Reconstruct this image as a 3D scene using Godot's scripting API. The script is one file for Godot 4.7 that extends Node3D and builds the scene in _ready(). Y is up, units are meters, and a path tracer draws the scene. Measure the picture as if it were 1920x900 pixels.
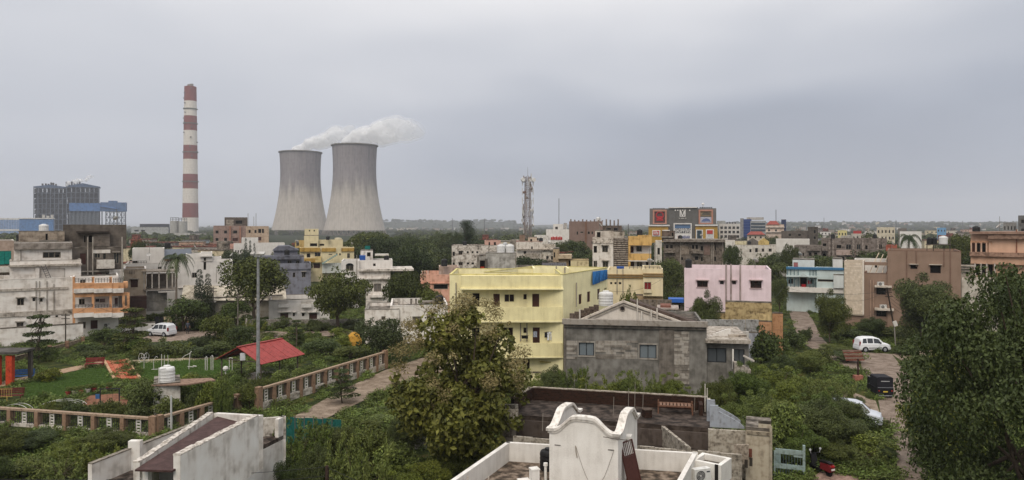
extends Node3D
# A town of flat-roofed houses below a hazy overcast sky, with a power station behind it.
# x is right, y is up, -z is the way the camera looks; a distance d ahead of the camera is z = -d.
const F := 1371.0
const HY := 425.0
const EYE := 14.0
var rng := RandomNumberGenerator.new()
var mats := {}
var tex := {}
var used := {}
var crown := {}

class MB:
	var v := PackedVector3Array()
	var n := PackedVector3Array()
	var c := PackedColorArray()
	var tint := Color.WHITE
	func tri(a: Vector3, b: Vector3, e: Vector3) -> void:
		var m := (b - a).cross(e - a).normalized()
		v.append(a); v.append(e); v.append(b)
		for i in 3:
			n.append(m); c.append(tint)
	func quad(a: Vector3, b: Vector3, e: Vector3, d: Vector3) -> void:
		tri(a, b, e)
		tri(a, e, d)
	func box(lo: Vector3, hi: Vector3, t := Transform3D.IDENTITY) -> void:
		var p: Array[Vector3] = []
		for k in 8:
			p.append(t * Vector3(hi.x if k & 1 else lo.x, hi.y if k & 2 else lo.y, hi.z if k & 4 else lo.z))
		quad(p[4], p[5], p[7], p[6]); quad(p[1], p[0], p[2], p[3]); quad(p[0], p[4], p[6], p[2])
		quad(p[5], p[1], p[3], p[7]); quad(p[6], p[7], p[3], p[2]); quad(p[0], p[1], p[5], p[4])
	func bar(p: Vector3, q: Vector3, w: float, h: float) -> void:
		var f := (q - p).normalized()
		var s := f.cross(Vector3.UP)
		s = Vector3.RIGHT if s.length() < 0.01 else s.normalized()
		box(Vector3(-w / 2, -h / 2, 0), Vector3(w / 2, h / 2, (q - p).length()), Transform3D(Basis(-s, f.cross(-s), f), p))
	func smooth_quad(a: Vector3, b: Vector3, e: Vector3, d: Vector3, na: Vector3, nb: Vector3, ne: Vector3, nd: Vector3) -> void:
		for x in [[a, na], [e, ne], [b, nb], [a, na], [d, nd], [e, ne]]:
			v.append(x[0]); n.append(x[1]); c.append(tint)
	func cyl(p: Vector3, q: Vector3, r0: float, r1: float, k := 8, caps := true) -> void:
		var f := (q - p).normalized()
		var s := f.cross(Vector3.UP)
		s = Vector3.RIGHT if s.length() < 0.01 else s.normalized()
		var u := s.cross(f)
		for i in k:
			var a0 := TAU * i / k
			var a1 := TAU * (i + 1) / k
			var e0 := s * cos(a0) + u * sin(a0)
			var e1 := s * cos(a1) + u * sin(a1)
			smooth_quad(p + e0 * r0, q + e0 * r1, q + e1 * r1, p + e1 * r0, e0, e0, e1, e1)
			if caps:
				tri(q, q + e1 * r1, q + e0 * r1)
				tri(p, p + e0 * r0, p + e1 * r0)
	func tube(pts: Array, r: float, k := 6) -> void:
		for i in pts.size() - 1:
			cyl(pts[i], pts[i + 1], r, r, k)
	func ring(at: Vector3, r: float, w: float, ax: Vector3, k := 16) -> void:
		var s := ax.cross(Vector3.UP if absf(ax.y) < 0.9 else Vector3.RIGHT).normalized()
		var u := ax.cross(s)
		for i in k:
			cyl(at + (s * cos(TAU * i / k) + u * sin(TAU * i / k)) * r, at + (s * cos(TAU * (i + 1) / k) + u * sin(TAU * (i + 1) / k)) * r, w, w, 5, false)
	func lathe(pr: Array, k := 24, t := Transform3D.IDENTITY) -> void:
		for j in pr.size() - 1:
			var a: Vector2 = pr[j]
			var b: Vector2 = pr[j + 1]
			var m := Vector2(b.y - a.y, a.x - b.x).normalized()
			for i in k:
				var e0 := Vector3(cos(TAU * i / k), 0, sin(TAU * i / k))
				var e1 := Vector3(cos(TAU * (i + 1) / k), 0, sin(TAU * (i + 1) / k))
				var n0 := t.basis * (e0 * m.x + Vector3.UP * m.y)
				var n1 := t.basis * (e1 * m.x + Vector3.UP * m.y)
				smooth_quad(t * (e0 * a.x + Vector3.UP * a.y), t * (e0 * b.x + Vector3.UP * b.y), t * (e1 * b.x + Vector3.UP * b.y), t * (e1 * a.x + Vector3.UP * a.y), n0, n0, n1, n1)
	func prism(poly: PackedVector2Array, y0: float, y1: float, under := false) -> void: # outline in x and z
		var p := poly.duplicate()
		if Geometry2D.is_polygon_clockwise(p):
			p.reverse()
		var m := p.size()
		for i in m:
			var a := p[i]
			var b := p[(i + 1) % m]
			if y1 > y0:
				quad(Vector3(b.x, y0, b.y), Vector3(a.x, y0, a.y), Vector3(a.x, y1, a.y), Vector3(b.x, y1, b.y))
		var ix := Geometry2D.triangulate_polygon(p)
		for i in range(0, ix.size(), 3):
			var q := [p[ix[i]], p[ix[i + 1]], p[ix[i + 2]]]
			if (q[1] - q[0]).cross(q[2] - q[0]) > 0:
				q.reverse()
			tri(Vector3(q[0].x, y1, q[0].y), Vector3(q[1].x, y1, q[1].y), Vector3(q[2].x, y1, q[2].y))
			if under:
				tri(Vector3(q[0].x, y0, q[0].y), Vector3(q[2].x, y0, q[2].y), Vector3(q[1].x, y0, q[1].y))
	func extrude(poly: Array, z0: float, z1: float, t := Transform3D.IDENTITY) -> void: # outline in x and y, counter-clockwise seen from +z
		var p := PackedVector2Array(poly)
		if Geometry2D.is_polygon_clockwise(p):
			p.reverse()
		var m := p.size()
		for i in m:
			var a := p[i]
			var b := p[(i + 1) % m]
			quad(t * Vector3(a.x, a.y, z0), t * Vector3(b.x, b.y, z0), t * Vector3(b.x, b.y, z1), t * Vector3(a.x, a.y, z1))
		var ix := Geometry2D.triangulate_polygon(p)
		for i in range(0, ix.size(), 3):
			var q := [p[ix[i]], p[ix[i + 1]], p[ix[i + 2]]]
			if (q[1] - q[0]).cross(q[2] - q[0]) < 0:
				q.reverse()
			tri(t * Vector3(q[0].x, q[0].y, z1), t * Vector3(q[1].x, q[1].y, z1), t * Vector3(q[2].x, q[2].y, z1))
			tri(t * Vector3(q[0].x, q[0].y, z0), t * Vector3(q[2].x, q[2].y, z0), t * Vector3(q[1].x, q[1].y, z0))
	func mesh(colored := false) -> ArrayMesh:
		var a := []
		a.resize(Mesh.ARRAY_MAX)
		a[Mesh.ARRAY_VERTEX] = v
		a[Mesh.ARRAY_NORMAL] = n
		if colored:
			a[Mesh.ARRAY_COLOR] = c
		var m := ArrayMesh.new()
		m.add_surface_from_arrays(Mesh.PRIMITIVE_TRIANGLES, a)
		return m

# ---- places ----
func X(px: float, d: float) -> float: return (px - 960.0) * d / F
func Y(py: float, d: float) -> float: return EYE - (py - HY) * d / F
func P(px: float, py: float, d: float) -> Vector3: return Vector3(X(px, d), Y(py, d), -d)
func GD(py: float, h := 0.0) -> float: return (EYE - h) * F / (py - HY)
func G(px: float, py: float, h := 0.0) -> Vector3: return P(px, py, GD(py, h))
func R(a: float, b: float) -> float: return rng.randf_range(a, b)

# ---- nodes ----
func numbered(parent: Node, called: String) -> String:
	var key := str(parent.get_instance_id()) + called
	used[key] = used.get(key, -1) + 1
	return called if used[key] == 0 else "%s_%03d" % [called, used[key]]

func tag(o: Node, label := "", category := "", group := "", kind := "") -> Node:
	for x in [["label", label], ["category", category], ["group", group], ["kind", kind]]:
		if x[1]:
			o.set_meta(x[0], x[1])
	return o

func thing(called: String, label: String, category: String, at := Vector3.ZERO, turn := 0.0, group := "") -> Node3D:
	var o := Node3D.new()
	o.name = numbered(self, called)
	add_child(o, true)
	o.position = at
	o.rotation.y = turn
	tag(o, label, category, group)
	return o

func put(parent: Node, called: String, m: Mesh, mat: Material, label := "") -> MeshInstance3D:
	var o := MeshInstance3D.new()
	o.name = numbered(parent, called)
	o.mesh = m
	o.material_override = mat
	parent.add_child(o, true)
	if label:
		o.set_meta("label", label)
	return o

func part(parent: Node, called: String, mb: MB, mat: Material, label := "") -> MeshInstance3D:
	return put(parent, called, mb.mesh(mat.vertex_color_use_as_albedo), mat, label)

func struct(called: String, mb: MB, mat: Material, label := "", kind := "structure") -> MeshInstance3D:
	var o := part(self, called, mb, mat)
	tag(o, label, "" if kind == "structure" else "ground", "", kind)
	return o

func dup(o: Node3D, at: Vector3, turn: float, label := "", size := 1.0) -> Node3D:
	var r: Node3D = o.duplicate()
	r.name = numbered(self, String(o.name).rstrip("_0123456789"))
	add_child(r, true)
	r.position = at
	r.rotation.y = turn
	r.scale = Vector3.ONE * size
	if label:
		r.set_meta("label", label)
	return r

# ---- textures and materials ----
func noise(seed_: int, freq: float, oct := 4) -> FastNoiseLite:
	var f := FastNoiseLite.new()
	f.seed = seed_
	f.noise_type = FastNoiseLite.TYPE_SIMPLEX_SMOOTH
	f.frequency = freq
	f.fractal_octaves = oct
	return f

func grey(seed_: int, freq: float, w: int, h: int, size := 512, oct := 4) -> PackedByteArray: # tiling noise, stretched to a square
	var im := noise(seed_, freq, oct).get_seamless_image(w, h)
	im.convert(Image.FORMAT_L8)
	if w != size or h != size:
		im.resize(size, size, Image.INTERPOLATE_CUBIC)
	return im.get_data()

func ramp_tex(called: String, layers: Array, stops: Array, size := 512) -> void: # layers: [bytes, weight]; stops: [value, Color]
	var g := Gradient.new()
	g.offsets = PackedFloat32Array(stops.map(func(s): return s[0]))
	g.colors = PackedColorArray(stops.map(func(s): return s[1]))
	var lut := PackedByteArray()
	for i in 256:
		var k := g.sample(i / 255.0)
		lut.append(int(clampf(k.r, 0, 1) * 255)); lut.append(int(clampf(k.g, 0, 1) * 255)); lut.append(int(clampf(k.b, 0, 1) * 255))
	var out := PackedByteArray()
	out.resize(size * size * 3)
	var a: PackedByteArray = layers[0][0]
	var b: PackedByteArray = layers[1][0]
	var e: PackedByteArray = layers[2][0]
	var wa: float = layers[0][1]
	var wb: float = layers[1][1]
	var we: float = layers[2][1]
	for i in size * size:
		var x := int(clampf(a[i] * wa + b[i] * wb + e[i] * we, 0, 255)) * 3
		out[i * 3] = lut[x]; out[i * 3 + 1] = lut[x + 1]; out[i * 3 + 2] = lut[x + 2]
	tex[called] = ImageTexture.create_from_image(Image.create_from_data(size, size, false, Image.FORMAT_RGB8, out))

func grey3(v: float, warm := 0.0) -> Color: return Color(v, v - warm * 0.5, v - warm)

func make_textures() -> void:
	var streak := grey(11, 0.03, 512, 40)
	var streak_fine := grey(12, 0.09, 512, 24)
	var patch := grey(13, 0.008, 512, 512, 512, 5)
	var patch2 := grey(14, 0.02, 512, 512, 512, 4)
	var fine := grey(15, 0.12, 512, 512, 512, 3)
	ramp_tex("clean", [[patch, 0.45], [streak, 0.3], [fine, 0.25]], [[0.2, grey3(0.86, 0.02)], [0.5, grey3(0.95, 0.01)], [0.8, grey3(1.0)]])
	ramp_tex("worn", [[patch, 0.42], [streak, 0.28], [patch2, 0.3]], [[0.26, grey3(0.72, 0.04)], [0.38, grey3(0.87, 0.04)], [0.48, grey3(0.96, 0.02)], [0.7, grey3(1.0)]])
	ramp_tex("mould", [[patch, 0.42], [streak_fine, 0.2], [patch2, 0.38]], [[0.24, grey3(0.44, 0.03)], [0.37, grey3(0.7, 0.05)], [0.48, grey3(0.88, 0.04)], [0.56, grey3(0.95, 0.03)], [0.75, grey3(1.0)]])
	ramp_tex("concrete", [[patch, 0.55], [patch2, 0.25], [streak, 0.2]], [[0.25, grey3(0.66, 0.03)], [0.45, grey3(0.82, 0.03)], [0.6, grey3(0.93, 0.03)], [0.78, grey3(1.0, 0.01)]])
	ramp_tex("roof", [[patch, 0.6], [patch2, 0.3], [fine, 0.1]], [[0.28, grey3(0.42, 0.03)], [0.43, grey3(0.62, 0.05)], [0.55, grey3(0.82, 0.05)], [0.7, grey3(1.0, 0.03)]])
	ramp_tex("dirt", [[patch, 0.35], [patch2, 0.3], [fine, 0.35]], [[0.25, grey3(0.6, 0.05)], [0.5, grey3(0.85, 0.03)], [0.75, grey3(1.0, 0.0)]])
	ramp_tex("grass", [[patch, 0.35], [patch2, 0.3], [fine, 0.35]], [[0.25, Color(0.13, 0.17, 0.07)], [0.42, Color(0.22, 0.29, 0.11)], [0.55, Color(0.3, 0.35, 0.15)], [0.68, Color(0.38, 0.34, 0.2)], [0.8, Color(0.47, 0.4, 0.3)]])
	ramp_tex("lawn", [[patch, 0.25], [patch2, 0.3], [fine, 0.45]], [[0.25, Color(0.16, 0.25, 0.07)], [0.5, Color(0.24, 0.35, 0.1)], [0.75, Color(0.36, 0.44, 0.17)]])
	ramp_tex("forest", [[patch, 0.3], [patch2, 0.4], [fine, 0.3]], [[0.25, Color(0.13, 0.17, 0.08)], [0.45, Color(0.2, 0.25, 0.11)], [0.6, Color(0.27, 0.31, 0.15)], [0.75, Color(0.4, 0.38, 0.25)]])
	ramp_tex("tower", [[patch, 0.3], [streak, 0.4], [streak_fine, 0.3]], [[0.3, grey3(0.84, 0.01)], [0.45, grey3(0.93, 0.02)], [0.6, grey3(0.97, 0.01)], [0.78, grey3(1.0, 0.0)]])
	var bump := Image.create_from_data(512, 512, false, Image.FORMAT_L8, fine)
	tex["bump"] = ImageTexture.create_from_image(bump)
	var br := Image.create(256, 256, false, Image.FORMAT_RGB8)
	br.fill(Color(0.42, 0.38, 0.34))
	rng.seed = 5
	for row in 16:
		for i in 9:
			br.fill_rect(Rect2i(i * 32 - (16 if row % 2 else 0), row * 16 + 2, 29, 13), Color(0.42, 0.29, 0.23) * R(0.65, 1.1))
	tex["brick"] = ImageTexture.create_from_image(br)

func mat(hex: String, kind := "clean", tile := 7.0, rough := 0.9, vertex := false) -> StandardMaterial3D:
	var key := "%s|%s|%s|%s|%s" % [hex, kind, tile, rough, vertex]
	if mats.has(key):
		return mats[key]
	var m := StandardMaterial3D.new()
	m.resource_name = kind
	m.albedo_color = Color(hex)
	m.roughness = rough
	m.metallic_specular = 0.3
	m.vertex_color_use_as_albedo = vertex
	if tex.has(kind):
		m.albedo_texture = tex[kind]
		m.uv1_triplanar = true
		m.uv1_world_triplanar = true
		m.uv1_scale = Vector3.ONE / tile
		m.uv1_offset = Vector3(0.13, 0.31, 0.57)
	mats[key] = m
	return m

func metal(hex: String, rough := 0.45) -> StandardMaterial3D:
	var m := mat(hex, "metal", 1.0, rough)
	m.metallic_specular = 0.5
	return m

func glass(hex := "1a1d20", rough := 0.12) -> StandardMaterial3D:
	var m := mat(hex, "pane", 1.0, rough)
	m.metallic_specular = 0.6
	return m

func leafy(hex: String, back := 0.25) -> StandardMaterial3D:
	var m := mat(hex, "leaf", 1.0, 0.6, true)
	m.backlight_enabled = true
	m.backlight = Color(back, back, back * 0.5)
	m.metallic_specular = 0.35
	return m

# ---- buildings: a frame whose x runs along the front, z out of the front, origin at the front's left foot ----
func bld(called: String, label: String, x0: float, d0: float, x1: float, d1: float, category := "house", group := "", facing := true) -> Dictionary:
	if facing and absf(d1 - d0) <= 4.0: # its front looks towards the viewpoint's street
		var a0 := atan((x0 - 960) / F)
		var a1 := atan((x1 - 960) / F)
		var r := (d0 + d1) / (cos(a0) + cos(a1))
		d0 = r * cos(a0)
		d1 = r * cos(a1)
	var a := Vector3(X(x0, d0), 0, -d0)
	var b := Vector3(X(x1, d1), 0, -d1)
	var o := thing(called, label, category, a, atan2(d1 - d0, b.x - a.x), group)
	return {"n": o, "inv": o.transform.affine_inverse(), "w": a.distance_to(b)}

func hit(b: Dictionary, px: float, py: float, z := 0.0) -> Vector3: # where the line of sight meets the plane z
	var t: Transform3D = b.inv
	var o := t * Vector3(0, EYE, 0)
	var r := t.basis * Vector3((px - 960) / F, -(py - HY) / F, -1)
	return o + r * ((z - o.z) / r.z)

func hitx(b: Dictionary, px: float, py: float, x: float) -> Vector3: # the same with a plane across the front
	var t: Transform3D = b.inv
	var o := t * Vector3(0, EYE, 0)
	var r := t.basis * Vector3((px - 960) / F, -(py - HY) / F, -1)
	return o + r * ((x - o.x) / r.x)

func face(mb: MB, o: Vector3, u: Vector3, nn: Vector3, w: float, h: float, holes: Array, deep := 0.14) -> void:
	var xs := [0.0, w]
	var ys := [0.0, h]
	for q in holes:
		xs.append(q.position.x); xs.append(q.end.x); ys.append(q.position.y); ys.append(q.end.y)
	xs.sort(); ys.sort()
	var up := Vector3.UP
	for i in xs.size() - 1:
		for j in ys.size() - 1:
			if xs[i + 1] - xs[i] < 0.002 or ys[j + 1] - ys[j] < 0.002:
				continue
			var mid := Vector2((xs[i] + xs[i + 1]) / 2, (ys[j] + ys[j + 1]) / 2)
			if not holes.any(func(q): return q.has_point(mid)):
				mb.quad(o + u * xs[i] + up * ys[j], o + u * xs[i + 1] + up * ys[j], o + u * xs[i + 1] + up * ys[j + 1], o + u * xs[i] + up * ys[j + 1])
	for q in holes:
		var a: Vector3 = o + u * q.position.x + up * q.position.y
		var b: Vector3 = o + u * q.end.x + up * q.position.y
		var c: Vector3 = o + u * q.end.x + up * q.end.y
		var d: Vector3 = o + u * q.position.x + up * q.end.y
		var i := -nn * deep
		mb.quad(a, b, b + i, a + i); mb.quad(b, c, c + i, b + i); mb.quad(c, d, d + i, c + i); mb.quad(d, a, a + i, d + i)

# One storey block. xa, xb, yt, yb: its front in pixels on the plane z; yb < 0 means down to the ground (as does a figure in metres over 5000 for the foot).
# win: [side, x0, y0, x1, y1, kind]; side f, l or r. opt: p parapet height, roof, cap, lip (slab over the top), frame, shade.
func lvl(b: Dictionary, xa: float, xb: float, yt: float, yb: float, z: float, deep: float, m: Material, win := [], opt := {}) -> Dictionary:
	var lo := hit(b, xa, yt, z)
	var hi := hit(b, xb, yt, z)
	var x0 := lo.x
	var x1 := hi.x
	var y1 := lo.y
	var y0: float = -0.3 if yb < 0 else hit(b, xa, yb, z).y
	var zb := z - deep
	var holes := {"f": [], "l": [], "r": []}
	for w in win:
		var q0: Vector3
		var q1: Vector3
		var side: String = w[0]
		var fl: float = w[6] if w.size() > 6 else 0.0
		if side == "f":
			q0 = hit(b, w[1], w[4], z) - Vector3(x0, y0, 0)
			q1 = hit(b, w[3], w[2], z) - Vector3(x0, y0, 0)
		elif side == "l":
			q0 = hitx(b, w[1], w[4], x0); q1 = hitx(b, w[3], w[2], x0)
			q0 = Vector3(q0.z - zb, q0.y - y0, 0); q1 = Vector3(q1.z - zb, q1.y - y0, 0)
		else:
			q0 = hitx(b, w[1], w[4], x1); q1 = hitx(b, w[3], w[2], x1)
			q0 = Vector3(z - q0.z, q0.y - y0, 0); q1 = Vector3(z - q1.z, q1.y - y0, 0)
		var lim := (x1 - x0) if side == "f" else deep
		var r := Rect2(minf(q0.x, q1.x), minf(q0.y, q1.y), absf(q1.x - q0.x), absf(q1.y - q0.y)).intersection(Rect2(0.05, 0.05, lim - 0.1, y1 - y0 - 0.1))
		if r.size.x < 0.05 or r.size.y < 0.05:
			continue
		holes[side].append(r)
		var o := Vector3(x0, y0, z) if side == "f" else Vector3(x0, y0, zb) if side == "l" else Vector3(x1, y0, z)
		var u := Vector3.RIGHT if side == "f" else Vector3.BACK if side == "l" else Vector3.FORWARD
		opening(b.n, o + u * r.position.x + Vector3.UP * r.position.y, u, r.size, w[5], opt)
	var mb := MB.new()
	face(mb, Vector3(x0, y0, z), Vector3.RIGHT, Vector3.BACK, x1 - x0, y1 - y0, holes.f)
	face(mb, Vector3(x0, y0, zb), Vector3.BACK, Vector3.LEFT, deep, y1 - y0, holes.l)
	face(mb, Vector3(x1, y0, z), Vector3.FORWARD, Vector3.RIGHT, deep, y1 - y0, holes.r)
	face(mb, Vector3(x1, y0, zb), Vector3.LEFT, Vector3.FORWARD, x1 - x0, y1 - y0, [])
	var p: float = opt.get("p", 0.8)
	var roof := MB.new()
	if p > 0:
		var t := 0.18
		var o4 := [Vector3(x0, y1, z), Vector3(x1, y1, z), Vector3(x1, y1, zb), Vector3(x0, y1, zb)]
		var i4 := [Vector3(x0 + t, y1, z - t), Vector3(x1 - t, y1, z - t), Vector3(x1 - t, y1, zb + t), Vector3(x0 + t, y1, zb + t)]
		var dn := Vector3.DOWN * p
		for k in 4:
			var k2 := (k + 1) % 4
			mb.quad(o4[k], o4[k2], i4[k2], i4[k])
			mb.quad(i4[k], i4[k2], i4[k2] + dn, i4[k] + dn)
		roof.quad(i4[0] + dn, i4[1] + dn, i4[2] + dn, i4[3] + dn)
	else:
		roof.box(Vector3(x0 - opt.get("lip", 0.0), y1 + 0.003, zb - opt.get("lip", 0.0)), Vector3(x1 + opt.get("lip", 0.0), y1 + 0.16, z + opt.get("lip", 0.0)))
	part(b.n, "wall", mb, m)
	part(b.n, "roof", roof, opt.get("roof", mat("8a857d", "roof", 6.0)))
	if opt.has("cap") and p > 0:
		var cp := MB.new()
		for q in [[x0 - 0.03, x1 + 0.03, z - 0.19, z + 0.03], [x0 - 0.03, x1 + 0.03, zb - 0.03, zb + 0.19], [x0 - 0.03, x0 + 0.19, zb + 0.19, z - 0.19], [x1 - 0.19, x1 + 0.03, zb + 0.19, z - 0.19]]:
			cp.box(Vector3(q[0], y1 + 0.002, q[2]), Vector3(q[1], y1 + 0.06, q[3]))
		part(b.n, "parapet_coping", cp, opt.cap)
	return {"x0": x0, "x1": x1, "y0": y0, "y1": y1, "z": z, "zb": zb}

# w window, d door, s shutter, o open dark room, g wide glass, v barred; c adds a sunshade, b a sill
func opening(n: Node3D, at: Vector3, u: Vector3, size: Vector2, kind: String, opt := {}) -> void:
	var nn := u.cross(Vector3.UP)
	var t := Transform3D(Basis(u, Vector3.UP, nn), at)
	var w := size.x
	var h := size.y
	var fr: Material = opt.get("frame", mat("8f8678", "clean"))
	var holder: Node = n
	var f := MB.new()
	var fw := clampf(w * 0.07, 0.03, 0.07)
	if "d" in kind or "s" in kind:
		f.box(Vector3(0, 0, -0.12), Vector3(w, h, -0.07), t)
		for k in (2 if w > 0.7 else 1):
			var ww := w / (2 if w > 0.7 else 1)
			f.box(Vector3(k * ww + 0.06, h * 0.08, -0.07), Vector3(k * ww + ww - 0.06, h * 0.45, -0.05), t)
			f.box(Vector3(k * ww + 0.06, h * 0.52, -0.07), Vector3(k * ww + ww - 0.06, h * 0.92, -0.05), t)
		holder = part(n, "door" if "d" in kind else "shutter", f, opt.get("door", mat("4a302a", "clean", 3.0, 0.6)))
	else:
		f.box(Vector3(0, 0, -0.11), Vector3(fw, h, -0.04), t)
		f.box(Vector3(w - fw, 0, -0.11), Vector3(w, h, -0.04), t)
		f.box(Vector3(fw, 0, -0.11), Vector3(w - fw, fw, -0.04), t)
		f.box(Vector3(fw, h - fw, -0.11), Vector3(w - fw, h, -0.04), t)
		if not "o" in kind and w > 0.5:
			var k := 2 if w < 1.6 else 3
			for i in range(1, k):
				f.box(Vector3(w * i / k - 0.025, fw, -0.1), Vector3(w * i / k + 0.025, h - fw, -0.05), t)
		if "v" in kind:
			for i in range(1, 5):
				f.box(Vector3(fw, h * i / 5 - 0.012, -0.07), Vector3(w - fw, h * i / 5 + 0.012, -0.04), t)
		holder = part(n, "window", f, fr)
		var g := MB.new()
		g.box(Vector3(fw * 0.5, fw * 0.5, -0.135), Vector3(w - fw * 0.5, h - fw * 0.5, -0.115), t)
		var pane: Material = mat("14110f", "clean") if "o" in kind else opt.get("pane", glass(["16181a", "1d1a18", "202427"][int(absf(at.x * 7 + at.y * 3)) % 3]))
		part(holder, "pane", g, pane)
	if "c" in kind:
		var s := MB.new()
		s.box(Vector3(-0.15, h + 0.08, 0.002), Vector3(w + 0.15, h + 0.17, 0.42), t)
		part(holder, "sunshade", s, opt.get("shade", mat("a09a90", "worn")))
	if "b" in kind:
		var s := MB.new()
		s.box(Vector3(-0.08, -0.09, 0.002), Vector3(w + 0.08, -0.01, 0.1), t)
		part(holder, "sill", s, opt.get("shade", mat("a09a90", "worn")))

# a box on the front: pixels x0..x1, y0..y1 as seen on the plane z1, thick from z0 to z1
func fb(b: Dictionary, called: String, x0: float, y0: float, x1: float, y1: float, z0: float, z1: float, m: Material) -> MeshInstance3D:
	var q0 := hit(b, x0, y1, z1)
	var q1 := hit(b, x1, y0, z1)
	var mb := MB.new()
	mb.box(Vector3(minf(q0.x, q1.x), minf(q0.y, q1.y), minf(z0, z1)), Vector3(maxf(q0.x, q1.x), maxf(q0.y, q1.y), maxf(z0, z1)))
	return part(b.n, called, mb, m)

func fpipe(b: Dictionary, px: float, y0: float, y1: float, z := 0.08, r := 0.05, m: Material = null) -> void:
	var mb := MB.new()
	mb.cyl(hit(b, px, y1, z), hit(b, px, y0, z), r, r, 6)
	part(b.n, "drain_pipe", mb, m if m else mat("9a948a", "worn"))

# a railing on the front plane z between two columns of pixels
func rail(b: Dictionary, x0: float, x1: float, yt: float, yb: float, z: float, m: Material, rows := 4, posts := 6) -> void:
	var a := hit(b, x0, yb, z)
	var e := hit(b, x1, yt, z)
	var mb := MB.new()
	for k in rows:
		var y := lerpf(a.y, e.y, float(k + 1) / rows)
		mb.box(Vector3(a.x, y - 0.025, z - 0.025), Vector3(e.x, y + 0.025, z + 0.025))
	for k in posts + 1:
		var x := lerpf(a.x, e.x, float(k) / posts)
		mb.box(Vector3(x - 0.03, a.y, z - 0.03), Vector3(x + 0.03, e.y, z + 0.03))
	part(b.n, "railing", mb, m)

func tank(label: String, at: Vector3, r: float, h: float, hex := "d8d8d6", group := "rooftop water tanks") -> Node3D:
	var o := thing("water_tank", label, "water tank", at, 0.0, group)
	var mb := MB.new()
	var pr := [Vector2(0.01, 0), Vector2(r * 0.97, 0), Vector2(r, 0.04)]
	for k in 4:
		var y := h * (0.12 + 0.19 * k)
		pr += [Vector2(r, y), Vector2(r * 1.03, y + h * 0.03), Vector2(r * 1.03, y + h * 0.06), Vector2(r, y + h * 0.09)]
	pr += [Vector2(r, h * 0.82), Vector2(r * 0.9, h * 0.9), Vector2(r * 0.45, h * 0.95)]
	mb.lathe(pr, 20)
	var m := mat(hex, "clean", 3.0, 0.5)
	part(o, "body", mb, m)
	var l := MB.new()
	l.lathe([Vector2(r * 0.45, h * 0.94), Vector2(r * 0.45, h), Vector2(r * 0.4, h * 1.02), Vector2(0.001, h * 1.03)], 16)
	part(o, "lid", l, m)
	return o

func wire(label: String, pts: Array, sag := 0.5, r := 0.012, group := "overhead wires") -> void:
	var mb := MB.new()
	for i in pts.size() - 1:
		var a: Vector3 = pts[i]
		var e: Vector3 = pts[i + 1]
		var prev := a
		for k in range(1, 9):
			var s := k / 8.0
			var q := a.lerp(e, s) + Vector3.DOWN * sag * 4 * s * (1 - s)
			mb.cyl(prev, q, r, r, 4, false)
			prev = q
	tag(part(self, "overhead_wire", mb, mat("2b2b2b", "metal", 1.0, 0.6)), label, "wire", group)

# ---- camera, sky, sun, air ----
func sky_color(az: float, el: float, wide: FastNoiseLite, d: Vector3) -> Vector3:
	# brightness (red, green, blue as a viewer sees it) at azimuth columns -50 -35 -18 0 15 35 50 and elevations 0 4 8 12 18 30 60 90
	var cols := [-50.0, -35.0, -18.0, 0.0, 16.0, 35.0, 50.0]
	var rows := [0.0, 4.0, 8.0, 12.0, 18.0, 32.0, 60.0, 90.0]
	var lum := [
		[166, 166, 166, 157, 152, 163, 168],
		[172, 173, 172, 150, 130, 152, 160],
		[176, 177, 178, 163, 142, 151, 158],
		[181, 182, 186, 186, 172, 168, 172],
		[194, 195, 199, 207, 205, 202, 200],
		[206, 207, 209, 213, 214, 214, 212],
		[236, 236, 236, 236, 236, 236, 236],
		[246, 246, 246, 246, 246, 246, 246]]
	el += 3.4 * wide.get_noise_3d(d.x * 1.7, d.y * 5, d.z * 1.7) + 1.2 * wide.get_noise_3d(d.x * 6, d.y * 14, d.z * 6)
	el = clampf(el, 0, 89.9)
	var j := 0
	while j < rows.size() - 2 and el > rows[j + 1]:
		j += 1
	var fy := smoothstep(rows[j], rows[j + 1], el)
	var at = func(r: int) -> float:
		if az <= cols[0] or az >= cols[6]:
			var back: float = (lum[r][0] + lum[r][6]) / 2.0
			var edge: float = lum[r][0] if az <= 0 else lum[r][6]
			return lerpf(edge, back, smoothstep(50, 110, absf(az)))
		var i := 0
		while az > cols[i + 1]:
			i += 1
		return lerpf(lum[r][i], lum[r][i + 1], smoothstep(cols[i], cols[i + 1], az))
	var s: float = lerpf(at.call(j), at.call(j + 1), fy)
	s += 6.0 * wide.get_noise_3d(d.x * 4, d.y * 13, d.z * 4) + 7.0 * wide.get_noise_3d(d.x * 1.6 + 9, d.y * 7, d.z * 1.6)
	var blue := clampf((205.0 - s) / 50.0, 0.0, 1.0)
	return Vector3(s - 6.0 * blue, s, s + 3.0 + 9.0 * blue) / 255.0

func make_sky() -> ImageTexture:
	var w := 768
	var h := 384
	var wide := noise(31, 0.6, 4)
	var im := Image.create(w, h, false, Image.FORMAT_RGBF)
	for y in h:
		var el := 90.0 - (y + 0.5) * 180.0 / h
		for x in w:
			var az := (x + 0.5) * 360.0 / w
			if az > 180:
				az -= 360
			if el < -2:
				im.set_pixel(x, y, Color(0.075, 0.08, 0.06))
				continue
			var e := deg_to_rad(el)
			var a := deg_to_rad(az)
			var k := sky_color(az, el, wide, Vector3(sin(a) * cos(e), sin(e), -cos(a) * cos(e)))
			var c := Color(k.x, k.y, k.z).srgb_to_linear()
			var up := 1.0 + 0.35 * smoothstep(25, 75, el) # an overcast sky is brightest overhead
			im.set_pixel(x, y, Color(c.r * up, c.g * up, c.b * up))
	return ImageTexture.create_from_image(im)

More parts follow.
